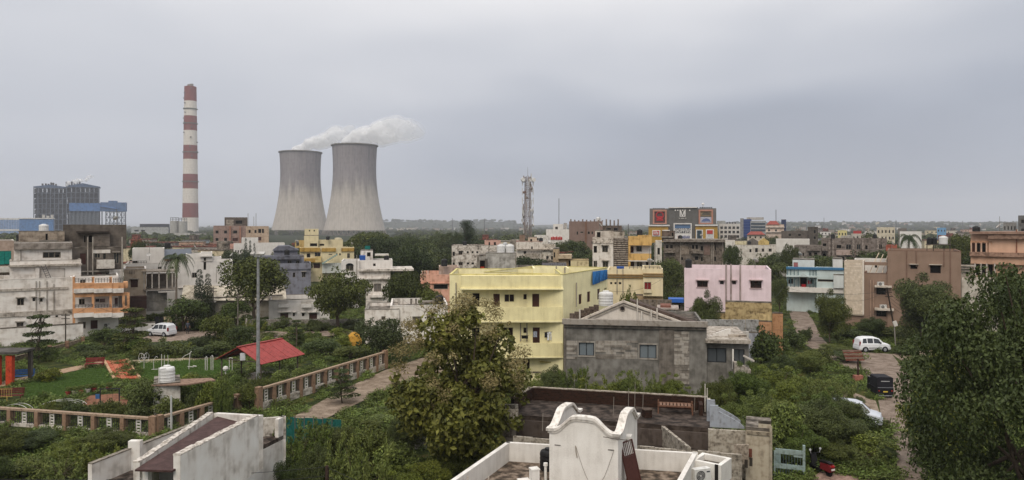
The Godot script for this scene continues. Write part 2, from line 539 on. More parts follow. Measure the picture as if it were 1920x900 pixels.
func light_and_camera() -> void:
	var cam := Camera3D.new()
	cam.name = "camera"
	cam.projection = Camera3D.PROJECTION_FRUSTUM
	cam.near = 0.5
	cam.far = 30000.0
	cam.size = 0.5 * 900.0 / F
	cam.frustum_offset = Vector2(0, -0.5 * (450.0 - HY) / F)
	cam.position = Vector3(0, EYE, 0)
	add_child(cam)
	var env := WorldEnvironment.new()
	env.name = "environment"
	var e := Environment.new()
	e.background_mode = Environment.BG_SKY
	e.tonemap_mode = Environment.TONE_MAPPER_LINEAR
	e.tonemap_exposure = 1.4
	e.sdfgi_enabled = true
	e.ssao_enabled = true
	e.ssil_enabled = true
	e.fog_enabled = true
	e.fog_density = 0.00016
	e.fog_light_color = Color(0.92, 0.93, 0.95)
	var s := Sky.new()
	var p := PanoramaSkyMaterial.new()
	p.panorama = make_sky()
	s.sky_material = p
	e.sky = s
	env.environment = e
	add_child(env)
	var sun := DirectionalLight3D.new()
	sun.name = "sun"
	sun.light_energy = 0.4
	sun.light_color = Color(1.0, 0.96, 0.9)
	sun.light_angular_distance = 30
	sun.shadow_enabled = true
	sun.rotation_degrees = Vector3(-46, -14, 0)
	add_child(sun)

# ---- land ----
func hgt(x: float, d: float) -> float:
	if d < 900:
		return 0.0
	var px := 960 + x * F / d
	var h := 27.0 * smoothstep(1300, 3400, d) * smoothstep(1120, 1420, px)
	h += 41.0 * smoothstep(3200, 3800, d) * (1 - smoothstep(4600, 5400, d)) * smoothstep(-1100, -900, x) * (1 - smoothstep(-60, 160, x))
	h += (16.0 + 9.0 * sin(x * 0.0011 + 1.0) + 5.0 * sin(x * 0.0037)) * smoothstep(4600, 6000, d)
	return h + (3.0 * sin(x * 0.013 + d * 0.004) + 2.0 * sin(x * 0.031 + 2)) * smoothstep(2600, 3600, d)

func land(ds: Array, m: Material, called: String) -> void:
	var mb := MB.new()
	for i in ds.size() - 1:
		for k in 48:
			var c := []
			for q in [[0, 0], [1, 0], [1, 1], [0, 1]]:
				var d: float = ds[i + q[1]]
				var x: float = (300.0 + 1.05 * absf(d)) * ((k + q[0]) / 24.0 - 1.0)
				c.append(Vector3(x, hgt(x, d), -d))
			mb.quad(c[0], c[1], c[2], c[3])
	struct(called, mb, m)

func sheet(called: String, pts: Array, y: float, m: Material, label := "") -> void: # a flat sheet outlined by pixels on the ground
	var poly := PackedVector2Array()
	for p in pts:
		var g := G(p[0], p[1])
		poly.append(Vector2(g.x, g.z))
	var mb := MB.new()
	mb.prism(poly, y, y)
	struct(called, mb, m, label)

func make_land() -> void:
	var near := mat("dcd8bc", "grass", 11.0, 1.0)
	near.detail_enabled = true
	near.detail_blend_mode = BaseMaterial3D.BLEND_MODE_MUL
	near.detail_albedo = tex["dirt"]
	near.detail_uv_layer = BaseMaterial3D.DETAIL_UV_1
	land([-150, 0, 20, 40, 80, 160, 300], near, "ground")
	land([300, 500, 800, 1100, 1500, 1900, 2300, 2700, 3100, 3300, 3500, 3700, 3900, 4200, 4600, 5000, 5400, 5800, 6200, 7000], mat("a0a090", "forest", 90.0, 1.0), "terrain")
	var earth := mat("968777", "dirt", 9.0, 1.0)
	var road := mat("8f8175", "dirt", 9.0, 0.95)
	# the lane on the right, from under the big tree up past the car and away between the houses
	sheet("road", [[1690, 960], [1760, 960], [1728, 860], [1700, 800], [1708, 748], [1716, 716], [1692, 690], [1672, 664], [1610, 660], [1618, 700], [1645, 740], [1652, 780], [1678, 830]], 0.012, road)
	sheet("road", [[1478, 580], [1510, 580], [1524, 600], [1540, 632], [1552, 645], [1600, 657], [1615, 700], [1560, 676], [1500, 640], [1488, 610]], 0.008, road)
	sheet("road", [[1672, 664], [1790, 652], [1920, 648], [1920, 660], [1800, 664], [1690, 676]], 0.010, earth)
	sheet("path", [[1560, 742], [1600, 736], [1642, 752], [1655, 790], [1640, 800], [1600, 770]], 0.016, earth)
	sheet("path", [[1470, 930], [1540, 884], [1600, 892], [1730, 925], [1740, 960], [1480, 990]], 0.014, mat("a58b7e", "dirt", 3.0))
	# the dirt road outside the park fence and the lane behind the park
	sheet("road", [[520, 800], [560, 776], [640, 732], [722, 694], [742, 688], [758, 716], [680, 752], [600, 790], [560, 812]], 0.012, earth)
	sheet("road", [[742, 688], [800, 668], [900, 690], [760, 716]], 0.008, earth)
	sheet("road", [[250, 640], [300, 622], [350, 612], [420, 613], [470, 622], [660, 620], [668, 628], [480, 636], [400, 632], [330, 642]], 0.012, mat("9c8c80", "dirt", 5.0))
	# the park
	var lawn := mat("ccd2ae", "lawn", 5.0, 1.0)
	sheet("lawn", [[30, 735], [60, 716], [190, 686], [205, 700], [216, 712], [170, 740], [60, 752]], 0.012, lawn)
	sheet("lawn", [[255, 690], [262, 678], [420, 672], [440, 690], [420, 706], [330, 716], [262, 712]], 0.012, lawn)
	sheet("path", [[0, 716], [60, 704], [165, 682], [192, 676], [192, 681], [165, 690], [60, 712], [0, 726]], 0.016, mat("a08871", "worn", 3.0))
	sheet("path", [[232, 676], [420, 668], [420, 673], [240, 682]], 0.016, mat("a89c84", "worn", 3.0))
	sheet("playground_floor", [[150, 752], [170, 742], [220, 738], [240, 750], [235, 765], [160, 768]], 0.016, mat("8a604a", "dirt", 2.5))
	# red tiles laid across the park path, row by row
	var tp := thing("tiled_path", "sloping strip of red ribbed tiles crossing the park lawn", "path")
	var cols := [[195, 677], [238, 675], [262, 710], [214, 711]]
	for r in 15:
		for k in 4:
			var q := []
			for c in [[k, r], [k + 1, r], [k + 1, r + 1], [k, r + 1]]:
				var u: float = (c[0] + (0.03 if c[0] == k else -0.03)) / 4.0
				var w: float = (c[1] + (0.1 if c[1] == r else -0.1)) / 15.0
				var a := G(lerpf(cols[0][0], cols[3][0], w), lerpf(cols[0][1], cols[3][1], w))
				var e := G(lerpf(cols[1][0], cols[2][0], w), lerpf(cols[1][1], cols[2][1], w))
				q.append(a.lerp(e, u))
			var mb := MB.new()
			var poly := PackedVector2Array()
			for g in q:
				poly.append(Vector2(g.x, g.z))
			mb.prism(poly, 0.0, 0.07 + 0.015 * ((r + k) % 3))
			part(tp, "tile", mb, mat(["b0624a", "a8583f", "bb7258"][(r * 3 + k * 2) % 3], "worn", 1.5))
	for e in [[0, 3], [1, 2]]:
		var mb := MB.new()
		mb.bar(G(cols[e[0]][0], cols[e[0]][1]) + Vector3(0, 0.06, 0), G(cols[e[1]][0], cols[e[1]][1]) + Vector3(0, 0.06, 0), 0.22, 0.2)
		part(tp, "kerb", mb, mat("b89878", "worn", 2.0))

# ---- the power station ----
func cooling_tower(label: String, cx: float, d: float, k: float, seed_: int) -> void:
	var o := thing("cooling_tower", label, "cooling tower", Vector3(X(cx, d), 0, -d), 0.4 * seed_, "cooling towers of the power station")
	var top := 147.0 * k
	var nz := noise(seed_, 0.02, 4)
	var mb := MB.new()
	var rad := func(t: float) -> float: # t from the ground up
		var y := t * 147.0
		return k * sqrt(34.8 * 34.8 + pow((y - 108.0) * (0.354 if y < 108 else 0.28), 2)) 
	var n := 72
	for j in 44:
		var t0 := 0.055 + 0.945 * j / 44.0
		var t1 := 0.055 + 0.945 * (j + 1) / 44.0
		for i in n:
			var q := []
			for c in [[i, t0], [i, t1], [i + 1, t1], [i + 1, t0]]:
				var a: float = TAU * c[0] / n
				var r: float = rad.call(c[1])
				var slope: float = (rad.call(c[1] + 0.01) - rad.call(c[1] - 0.01)) / (2.94 * k)
				q.append([Vector3(cos(a) * r, c[1] * top, sin(a) * r), Vector3(cos(a), -slope, sin(a)).normalized()])
				var strk := nz.get_noise_2d(cos(a) * 160 + sin(a * 23.0) * 12.0, sin(a) * 160 + c[1] * 14) # stains run down from the rim
				var s := 0.44 - 0.19 * smoothstep(0.4, 0.62, c[1] + strk * 0.2) - 0.07 * smoothstep(0.1, 0.5, nz.get_noise_2d(a * 210, c[1] * 20)) * smoothstep(0.55, 0.95, c[1])
				s += 0.035 * nz.get_noise_3d(cos(a) * 40, c[1] * 90, sin(a) * 40)
				q[-1].append(Color(s * 1.06, s * 0.98, s * 0.88 + 0.035 * smoothstep(0.4, 0.7, c[1])))
			for x in [0, 2, 1, 0, 3, 2]:
				mb.v.append(q[x][0]); mb.n.append(q[x][1]); mb.c.append(q[x][2])
	part(o, "shell", mb, mat("ffffff", "tower", 40.0, 0.95, true))
	var lip := MB.new()
	var rt: float = rad.call(1.0)
	lip.lathe([Vector2(rt, top - 1.5), Vector2(rt + 1.6, top - 1.2), Vector2(rt + 1.6, top + 0.6), Vector2(rt - 0.8, top + 0.6), Vector2(rt - 0.8, top - 6)], n)
	part(o, "rim", lip, mat("77746e", "worn", 20.0))
	var rb: float = rad.call(0.055)
	var legs := MB.new()
	for i in 40:
		var a := TAU * i / 40
		for s in [-1, 1]:
			var b: float = a + s * TAU / 80
			legs.cyl(Vector3(cos(a) * (rb + 3), 0, sin(a) * (rb + 3)), Vector3(cos(b) * rb, 0.056 * top, sin(b) * rb), 0.6, 0.6, 5, false)
	part(o, "support_legs", legs, mat("8c8880", "concrete", 10.0)).set_meta("kind", "stuff")
	var basin := MB.new()
	basin.lathe([Vector2(rb + 6, -1), Vector2(rb + 6, 1.6), Vector2(rb + 5, 1.6), Vector2(rb + 5, 0.5), Vector2(0.01, 0.5)], 48)
	part(o, "basin", basin, mat("7c7a74", "concrete", 10.0))

func chimney() -> void:
	var d := 1410.0
	var o := thing("chimney", "very tall power station chimney in red and white bands", "chimney", Vector3(X(357, d), 0, -d))
	var ys := [432, 408, 381, 353.8, 326.6, 298.8, 272.7, 245, 217.7, 190, 162.7]
	var rad := func(py: float) -> float: return (10.6 + 3.4 * clampf((py - 163) / 245.0, 0, 1.2)) * d / F
	for i in 10:
		var y0 := Y(ys[i], d) if i else 0.0
		var mb := MB.new()
		mb.lathe([Vector2(rad.call(ys[i]), y0), Vector2(rad.call(ys[i + 1]), Y(ys[i + 1], d))], 32)
		part(o, "band", mb, mat("d8d2c8" if i % 2 == 0 else "7f433e", "clean", 25.0))
		if i in [3, 5, 7, 8]:
			var g := MB.new()
			var r: float = rad.call(ys[i]) + 0.2
			g.lathe([Vector2(r, y0 + 13), Vector2(r + 1.3, y0 + 13), Vector2(r + 1.3, y0 + 14.4), Vector2(r, y0 + 14.4)], 24)
			part(o, "gallery", g, mat("6f7268", "worn", 5.0))
		if i > 4:
			for k in 3:
				var lamp := MB.new()
				var a := 0.3 + k * 1.1 + i
				var at: Vector3 = Vector3(cos(a), 0, absf(sin(a))) * (rad.call(ys[i]) + 0.8) + Vector3(0, y0 + 6 + 9 * k, 0)
				lamp.box(at - Vector3(1, 1, 1), at + Vector3(1, 1, 1))
				part(o, "warning_lamp", lamp, metal("55504c"))
	var top := Y(162.7, d)
	var cap := MB.new()
	cap.lathe([Vector2(rad.call(163.0), top), Vector2(0.01, top + 0.2)], 32)
	part(o, "cap", cap, mat("7a5a52", "worn"))
	for s in [-1, 1]:
		var f := MB.new()
		f.lathe([Vector2(3.4, top), Vector2(3.4, top + 5), Vector2(2.6, top + 5), Vector2(2.6, top + 1)], 16, Transform3D(Basis(), Vector3(s * 3.2, 0, s * 2.0)))
		part(o, "flue", f, mat("8b857e", "worn"))

func frame_tower(o: Node3D, x0: float, x1: float, y0: float, y1: float, z0: float, z1: float, nx: int, ny: int, core: Material, steel: Material) -> void:
	# an open steel frame with machinery walls set back inside it
	var mb := MB.new()
	for i in nx + 1:
		for z in [z0, z1]:
			var x := lerpf(x0, x1, float(i) / nx)
			mb.box(Vector3(x - 0.7, y0, z - 0.7), Vector3(x + 0.7, y1, z + 0.7))
	for j in ny + 1:
		var y := lerpf(y0, y1, float(j) / ny)
		mb.box(Vector3(x0, y - 0.5, z1 - 0.4), Vector3(x1, y + 0.5, z1 + 0.4))
		mb.box(Vector3(x1 - 0.4, y - 0.5, z0), Vector3(x1 + 0.4, y + 0.5, z1))
		mb.box(Vector3(x0 + 1, y - 0.15, z0), Vector3(x1 - 1, y + 0.1, z1 - 0.5))
	for i in nx:
		for j in ny:
			if (i * 7 + j * 5) % 3 == 0:
				mb.bar(Vector3(lerpf(x0, x1, float(i) / nx), lerpf(y0, y1, float(j) / ny), z1), Vector3(lerpf(x0, x1, float(i + 1) / nx), lerpf(y0, y1, float(j + 1) / ny), z1), 0.5, 0.5)
	part(o, "steel_frame", mb, steel)
	mb = MB.new()
	mb.box(Vector3(x0 + 2, y0, z0 + 3), Vector3(x1 - 2, y1 - (y1 - y0) / ny * 0.8, z1 - 14))
	part(o, "boiler_casing", mb, core)
	for i in nx:
		for j in ny:
			if rng.randf() < 0.96:
				var c := MB.new()
				var a := Vector3(lerpf(x0, x1, i / float(nx)) + R(0, 1.5), lerpf(y0, y1, j / float(ny)) + 0.2, z1 - R(3, 9) - 6)
				c.box(a, Vector3(lerpf(x0, x1, (i + 1) / float(nx)) - R(0, 1.5), lerpf(y0, y1, (j + R(0.75, 0.98)) / float(ny)), a.z + 6))
				part(o, "machinery", c, core if rng.randf() < 0.75 else mat(["575e68", "6c7076", "62646a"][rng.randi() % 3], "concrete", 12.0))

func power_station() -> void:
	rng.seed = 41
	var d := 1250.0
	var m := d / F
	var steel := mat("5b6370", "worn", 20.0, 0.7)
	var core := mat("3a414c", "concrete", 15.0)
	var blue := mat("4f75a8", "worn", 30.0, 0.7)
	var o := thing("boiler_house", "dark open steel boiler house with short stacks along its roof", "boiler house", Vector3(X(125, d), 0, -d), 0.48)
	o.scale = Vector3(0.85, 1, 0.85)
	var q := func(px: float) -> float: return (px - 125.0) * m
	frame_tower(o, q.call(64.0), q.call(125.0), 0, Y(353, d), -40, 0, 8, 9, core, steel)
	frame_tower(o, q.call(125.0), q.call(186.0), 0, Y(351, d), -40, 4, 7, 9, core, steel)
	for s in [[64, 125, 353, 347, 0.0], [125, 188, 351, 343, 5.0]]:
		var r := MB.new()
		var a: float = q.call(s[0]) - 1
		var e: float = q.call(s[1]) + 1
		r.extrude([Vector2(a, Y(s[2], d) + 0.6), Vector2(e, Y(s[2], d) + 0.6), Vector2(e, Y(s[2], d) + 2), Vector2((a + e) / 2, Y(s[3], d)), Vector2(a, Y(s[2], d) + 2)], -42, s[4])
		part(o, "roof", r, mat("4f627e", "worn", 20.0))
	for px in [79, 85, 90, 95, 99, 104, 124, 129, 134, 139, 144, 149]:
		var st := MB.new()
		var y := Y(352 if px < 110 else 347, d)
		st.cyl(Vector3(q.call(float(px)), y - 2, -12), Vector3(q.call(float(px)), y + R(6, 9), -12), 1.6, 1.7, 8)
		part(o, "stack", st, mat("4a4744", "worn", 8.0))
	# the blue bunker bay in front of it, on legs
	d = 1180.0
	m = d / F
	o = thing("coal_bunker", "long blue clad bunker raised on grey columns beside the boiler house", "industrial building", Vector3(X(185, d), 0, -d), 0.4)
	o.scale = Vector3(0.87, 1, 0.87)
	var w := MB.new()
	w.box(Vector3(-55 * m, Y(396, d), -24), Vector3(3 * m, Y(381, d), 0))
	part(o, "cladding", w, blue)
	w = MB.new()
	w.box(Vector3(3 * m, Y(396, d), -24), Vector3(52 * m, Y(379, d), -1))
	w.box(Vector3(18 * m, Y(379, d), -20), Vector3(34 * m, Y(376, d), -3))
	part(o, "cladding", w, mat("526f97", "worn", 30.0, 0.7))
	w = MB.new()
	w.bar(Vector3(3 * m, Y(386, d), 0.4), Vector3(36 * m, Y(391, d), 0.4), 2, 1.5)
	part(o, "conveyor_gallery", w, mat("5b83bd", "clean"))
	w = MB.new()
	w.box(Vector3(-55 * m, 0, -22), Vector3(0, Y(396, d) - 0.01, -4))
	part(o, "wall", w, mat("6a7480", "concrete", 14.0))
	for i in 15:
		var c := MB.new()
		var x: float = lerpf(-54, 51, i / 14.0) * m
		c.box(Vector3(x - 0.9, 0, -3.5), Vector3(x + 0.9, Y(396, d) - 0.01, -1.5))
		part(o, "column", c, mat("737c86", "concrete", 10.0))
	w = MB.new()
	for i in 6:
		for j in 4:
			var y0 := lerpf(0, Y(397, d), j / 4.0)
			var y1 := lerpf(0, Y(397, d), (j + 1) / 4.0)
			var x0 := (12 + i * 6.5) * m
			w.bar(Vector3(x0, y0, -3 - i), Vector3(x0 + 6 * m, y1, -3 - i), 0.7, 0.7)
			w.bar(Vector3(x0 + 6 * m, y0, -12), Vector3(x0, y1, -12), 0.7, 0.7)
			w.bar(Vector3(x0, y1, -3), Vector3(x0 + 6.5 * m, y1, -3), 0.8, 0.8)
	part(o, "bracing", w, steel)
	# the turbine hall at the left edge
	d = 1120.0
	m = d / F
	o = thing("turbine_hall", "long pale blue turbine hall with white bands at the left edge", "industrial building", Vector3(X(0, d), 0, -d), 0.5)
	o.scale = Vector3(0.84, 1, 0.84)
	var y1 := Y(409, d)
	w = MB.new()
	w.box(Vector3(-60 * m, -1, -40), Vector3(66 * m, y1, 0))
	part(o, "wall", w, mat("7e98be", "worn", 30.0, 0.7))
	for b in [[409, 412, "d3d3cf"], [430, 433, "d3d3cf"], [445, 452, "56769f"]]:
		w = MB.new()
		w.box(Vector3(-60 * m, Y(b[1], d), -40.3), Vector3(66.3 * m, Y(b[0], d) + 0.2, 0.3))
		part(o, "band", w, mat(b[2], "worn", 20.0))
	for i in 26:
		w = MB.new()
		var x := lerpf(-58, 65, i / 25.0) * m
		w.box(Vector3(x - 0.35, 0, 0), Vector3(x + 0.35, Y(412, d) - 0.01, 0.25))
		part(o, "rib", w, mat("9fb2cc", "worn", 20.0))
	o = thing("control_building", "blue building with a white roof edge before the boiler house", "industrial building", Vector3(X(92, d), 0, -d + 30), 0.5)
	o.scale = Vector3(0.84, 1, 0.84)
	w = MB.new()
	w.box(Vector3(-31 * m, 0, -25), Vector3(31 * m, Y(411, d), 0))
	part(o, "wall", w, mat("577fb0", "worn", 20.0))
	w = MB.new()
	w.box(Vector3(-32 * m, Y(411, d), -26), Vector3(32.5 * m, Y(409, d), 1))
	part(o, "roof", w, mat("cfcfcb", "worn", 20.0))
	for k in 3:
		w = MB.new()
		w.box(Vector3((10 + k * 8) * m, Y(408.6, d), -15), Vector3((15 + k * 8) * m, Y(403 + 2 * (k % 2), d), -6))
		part(o, "roof_unit", w, mat("b6b4ae", "worn", 8.0))
	# silos and low works right of it
	d = 1000.0
	m = d / F
	var si := [[327, 408, "left of the pair"], [343, 409, "right of the pair, below the chimney"]]
	for s in si:
		o = thing("ash_silo", "pale grey ash silo with a framed top, " + s[2], "silo", Vector3(X(s[0], d), 0, -d), 0, "ash silos")
		w = MB.new()
		w.lathe([Vector2(5.6, 5), Vector2(5.6, Y(s[1] + 6, d)), Vector2(0.01, Y(s[1] + 5.5, d))], 20)
		part(o, "shell", w, mat("a5a49e", "worn", 12.0))
		w = MB.new()
		for k in 8:
			var a := TAU * k / 8
			w.cyl(Vector3(cos(a) * 5.2, Y(s[1] + 6, d), sin(a) * 5.2), Vector3(cos(a) * 5.2, Y(s[1], d), sin(a) * 5.2), 0.25, 0.25, 4)
			w.cyl(Vector3(cos(a) * 5.2, -0.5, sin(a) * 5.2), Vector3(cos(a) * 5.2, 5, sin(a) * 5.2), 0.5, 0.5, 5)
		w.ring(Vector3(0, Y(s[1], d), 0), 5.2, 0.3, Vector3.UP, 16)
		w.ring(Vector3(0, Y(s[1] + 3, d), 0), 5.2, 0.25, Vector3.UP, 16)
		part(o, "top_frame", w, mat("77777a", "worn"))
	for s in [[246, 316, 426, 950.0, "a8aaa8", "long pale grey works shed before the silos"], [262, 318, 420, 1060.0, "3c4048", "dark raised conveyor gallery behind the works shed"], [318, 356, 437, 900.0, "b3b2ac", "low concrete frame under the silos"], [356, 400, 438, 930.0, "9c9a96", "low grey shed right of the chimney foot"]]:
		d = s[3]
		var b := bld("works_shed", s[5], s[0], d, s[1], d, "industrial building")
		lvl(b, s[0], s[1], s[2], -1, 0, 18, mat(s[4], "worn", 15.0), [["f", s[0] + 6, s[2] + 5, s[0] + 14, s[2] + 8, "o"], ["f", s[0] + 18, s[2] + 5, s[0] + 26, s[2] + 8, "o"]], {"p": 0})

# ---- plants ----
# crowns are made of leaf blades spread over and through lumps; every crown mesh is shared by the plants that use it
func leaves(seed_: int, lumps: Array, count: int, lw: float, ll: float, c0: Color, c1: Color, opt := {}) -> ArrayMesh:
	rng.seed = seed_
	var shell: float = opt.get("shell", 0.55)
	var droop: float = opt.get("droop", 0.2)
	var flat: float = opt.get("flat", 0.5)
	var pts := PackedVector3Array()
	var cols := PackedColorArray()
	var total := 0.0
	for l in lumps:
		total += l[1] * l[1]
	for l in lumps:
		var n := int(count * l[1] * l[1] / total)
		var base := c0.lerp(c1, rng.randf())
		var sq: float = l[2] if l.size() > 2 else 0.75
		for i in n:
			var dir := Vector3(rng.randfn(), rng.randfn() * 0.8 + 0.25, rng.randfn()).normalized()
			var r: float = l[1] * lerpf(shell, 1.08, sqrt(rng.randf()))
			var at: Vector3 = l[0] + Vector3(dir.x * r, dir.y * r * sq, dir.z * r)
			var nn := (dir * (1 - flat) + Vector3.UP * flat + Vector3(rng.randfn(), rng.randfn(), rng.randfn()) * 0.55).normalized()
			var t := nn.cross(Vector3(rng.randfn(), rng.randfn(), rng.randfn())).normalized()
			t = (t + Vector3.DOWN * droop).normalized()
			var b := nn.cross(t).normalized()
			var k := rng.randf_range(0.65, 1.25)
			var a := at - t * ll * k * 0.5
			var e := at + t * ll * k * 0.5
			var s := b * lw * k * 0.5
			var mid := at + nn * lw * 0.18 * k
			pts.append(a); pts.append(mid + s); pts.append(e)
			pts.append(a); pts.append(e); pts.append(mid - s)
			var c := base.lerp(c0.lerp(c1, rng.randf()), 0.6)
			c = c * rng.randf_range(0.75, 1.25)
			for j in 6:
				cols.append(c)
	var arr := []
	arr.resize(Mesh.ARRAY_MAX)
	arr[Mesh.ARRAY_VERTEX] = pts
	arr[Mesh.ARRAY_COLOR] = cols
	var m := ArrayMesh.new()
	m.add_surface_from_arrays(Mesh.PRIMITIVE_TRIANGLES, arr)
	return m

func lumps_round(seed_: int, n: int, r: float, y0: float, y1: float, lump: float, sq := 0.75, hollow := 0.35) -> Array: # lumps spread through an egg-shaped crown
	rng.seed = seed_
	var out := []
	for i in n:
		var dir := Vector3(rng.randfn(), rng.randfn(), rng.randfn()).normalized()
		var k := lerpf(hollow, 1.0, pow(rng.randf(), 0.6))
		var at := Vector3(dir.x * (r - lump * 0.6) * k, lerpf(y0, y1, 0.5) + dir.y * ((y1 - y0) / 2 - lump * 0.5) * k, dir.z * (r - lump * 0.6) * k)
		out.append([at, lump * R(0.65, 1.2), sq])
	for i in n / 3: # sprays that stick out and break the outline
		var dir := Vector3(rng.randfn(), rng.randfn() + 0.3, rng.randfn()).normalized()
		out.append([Vector3(dir.x * r, lerpf(y0, y1, 0.5) + dir.y * (y1 - y0) / 2, dir.z * r) * R(0.84, 0.99), lump * R(0.3, 0.5), 0.9])
	return out

func trunk_mesh(seed_: int, lumps: Array, h: float, r: float, limbs := 7) -> ArrayMesh:
	rng.seed = seed_
	var mb := MB.new()
	var p := Vector3.ZERO - Vector3(0, 0.2, 0)
	var joints := [p]
	for i in 4:
		p += Vector3(R(-0.12, 0.12) * h * 0.25, h / 4, R(-0.12, 0.12) * h * 0.25)
		joints.append(p)
	for i in 4:
		mb.cyl(joints[i], joints[i + 1], r * (1 - 0.13 * i), r * (0.87 - 0.13 * i), 7, false)
	for i in mini(limbs, lumps.size()):
		var l: Array = lumps[(i * 5) % lumps.size()]
		var from: Vector3 = joints[2 + i % 3]
		var to: Vector3 = l[0]
		var mid := from.lerp(to, 0.5) + Vector3(R(-0.2, 0.2), R(0.0, 0.3), R(-0.2, 0.2)) * h * 0.15
		mb.cyl(from, mid, r * 0.5, r * 0.34, 5, false)
		mb.cyl(mid, to, r * 0.34, r * 0.12, 5, false)
	return mb.mesh()

func grow(called: String, seed_: int, lumps: Array, count: int, lw: float, ll: float, c0: Color, c1: Color, trunk_h: float, trunk_r: float, opt := {}) -> void:
	crown[called] = [leaves(seed_, lumps, count, lw, ll, c0, c1, opt), trunk_mesh(seed_ + 1, lumps, trunk_h, trunk_r, opt.get("limbs", 7))]

func lin(hex: String) -> Color: return Color(hex).srgb_to_linear()

func make_crowns() -> void:
	var dark := [Color(0.028, 0.038, 0.013), Color(0.06, 0.076, 0.024)]
	var mid := [Color(0.046, 0.062, 0.014), Color(0.108, 0.128, 0.034)]
	var bright := [Color(0.075, 0.11, 0.018), Color(0.17, 0.21, 0.045)]
	grow("broad", 101, lumps_round(1, 38, 4.8, 1.4, 7.2, 1.4), 9000, 0.2, 0.34, dark[0], dark[1], 3.2, 0.28)
	grow("broad2", 102, lumps_round(2, 30, 4.2, 2.6, 8.0, 1.4), 9000, 0.19, 0.33, dark[0], mid[1], 3.6, 0.26)
	grow("umbrella", 103, lumps_round(3, 46, 5.2, 1.2, 6.6, 1.4, 0.55, 0.45), 10000, 0.19, 0.34, dark[0], mid[1], 3.4, 0.3, {"flat": 0.75})
	grow("round", 104, lumps_round(4, 22, 2.5, 0.6, 5.0, 0.95), 5200, 0.15, 0.27, mid[0], mid[1], 1.8, 0.13)
	grow("bush", 105, lumps_round(5, 16, 1.5, -0.1, 2.1, 0.7), 3400, 0.1, 0.22, mid[0], bright[1], 0.8, 0.06, {"limbs": 5})
	grow("dark_bush", 106, lumps_round(6, 16, 1.5, -0.1, 2.2, 0.7), 3400, 0.11, 0.22, dark[0], mid[1], 0.8, 0.06, {"limbs": 5})
	grow("feathery", 107, lumps_round(7, 20, 2.6, 0.2, 4.6, 0.9, 0.8, 0.2), 24000, 0.045, 0.25, mid[0], bright[1], 1.8, 0.08, {"droop": 0.5, "shell": 0.2, "limbs": 10})
	grow("dark_feathery", 108, lumps_round(8, 20, 2.7, 0.2, 4.8, 0.95, 0.8, 0.2), 24000, 0.05, 0.26, dark[0], mid[1], 1.9, 0.09, {"droop": 0.5, "shell": 0.2, "limbs": 10})
	# tall weeds: leafy stems that stand up at all angles
	rng.seed = 29
	var stems := []
	for j in 34:
		var a := R(0, TAU)
		var r := 1.7 * sqrt(rng.randf())
		for k in 4:
			stems.append([Vector3(cos(a) * r * (1 + 0.14 * k), 0.25 + k * R(0.35, 0.6), sin(a) * r * (1 + 0.14 * k)), 0.34 - 0.05 * k, 1.2])
	grow("weedy", 118, stems, 8000, 0.07, 0.24, Color(0.07, 0.095, 0.02), Color(0.17, 0.19, 0.05), 0.8, 0.04, {"droop": -0.2, "shell": 0.1, "flat": 0.3, "limbs": 26})
	# tiers of flat branches on a thin stem
	rng.seed = 9
	var tiers := []
	for j in 5:
		for k in 5:
			var a := TAU * k / 5 + j
			var r := 1.5 - 0.22 * j
			tiers.append([Vector3(cos(a) * r * R(0.6, 1.0), 1.2 + j * 0.95 + R(-0.1, 0.1), sin(a) * r * R(0.6, 1.0)), 0.7 - 0.05 * j, 0.32])
	grow("tiered", 109, tiers, 4200, 0.12, 0.22, dark[0], mid[1], 5.4, 0.09, {"flat": 0.8, "limbs": 20})
	var cone := []
	for j in 9:
		cone.append([Vector3(0, 0.7 + j * 0.62, 0), 1.0 - 0.085 * j, 0.9])
	grow("cypress", 110, cone, 4200, 0.07, 0.22, dark[0], Color(0.03, 0.05, 0.024), 2.0, 0.12, {"droop": -0.6, "shell": 0.7})
	rng.seed = 12
	var wisp := []
	for j in 40:
		var h := R(2, 16)
		var r := 2.6 * (1 - h / 22) 
		var a := R(0, TAU)
		wisp.append([Vector3(cos(a) * r * R(0, 1), h, sin(a) * r * R(0, 1)), R(0.8, 1.4), 0.9])
	grow("wispy", 111, wisp, 6500, 0.08, 0.6, Color(0.03, 0.042, 0.024), Color(0.065, 0.08, 0.045), 14.0, 0.25, {"droop": -0.3, "shell": 0.1})
	grow("far", 112, lumps_round(13, 14, 4.4, 0.6, 7.5, 1.9), 700, 0.9, 1.3, dark[0], mid[1], 2.5, 0.3, {"shell": 0.7})
	grow("far2", 113, lumps_round(14, 16, 5.2, 0.2, 6.0, 1.9), 700, 0.9, 1.3, dark[0], Color(0.055, 0.07, 0.034), 2.5, 0.3, {"shell": 0.7})
	# the large-leaved tree in front: olive leaves with tawny seed sprays on its outer lumps
	grow("large_leaved", 114, lumps_round(19, 58, 3.75, 0.6, 9.6, 0.95, 0.85, 0.3), 16000, 0.19, 0.33, Color(0.055, 0.064, 0.014), Color(0.165, 0.165, 0.048), 5.0, 0.16, {"limbs": 34, "droop": 0.45, "shell": 0.35, "flat": 0.35})
	var sprays := lumps_round(16, 46, 3.9, 3.4, 9.9, 0.5, 0.9, 0.9)
	crown["seed_sprays"] = [leaves(115, sprays, 10500, 0.06, 0.13, Color(0.13, 0.105, 0.035), Color(0.25, 0.2, 0.09), {"shell": 0.1})]
	grow("big", 116, lumps_round(17, 118, 6.2, -1.2, 12.6, 1.15, 0.8, 0.4), 76000, 0.115, 0.2, Color(0.04, 0.054, 0.018), Color(0.105, 0.118, 0.043), 6.0, 0.2, {"limbs": 40, "droop": 0.5, "shell": 0.4, "flat": 0.4})
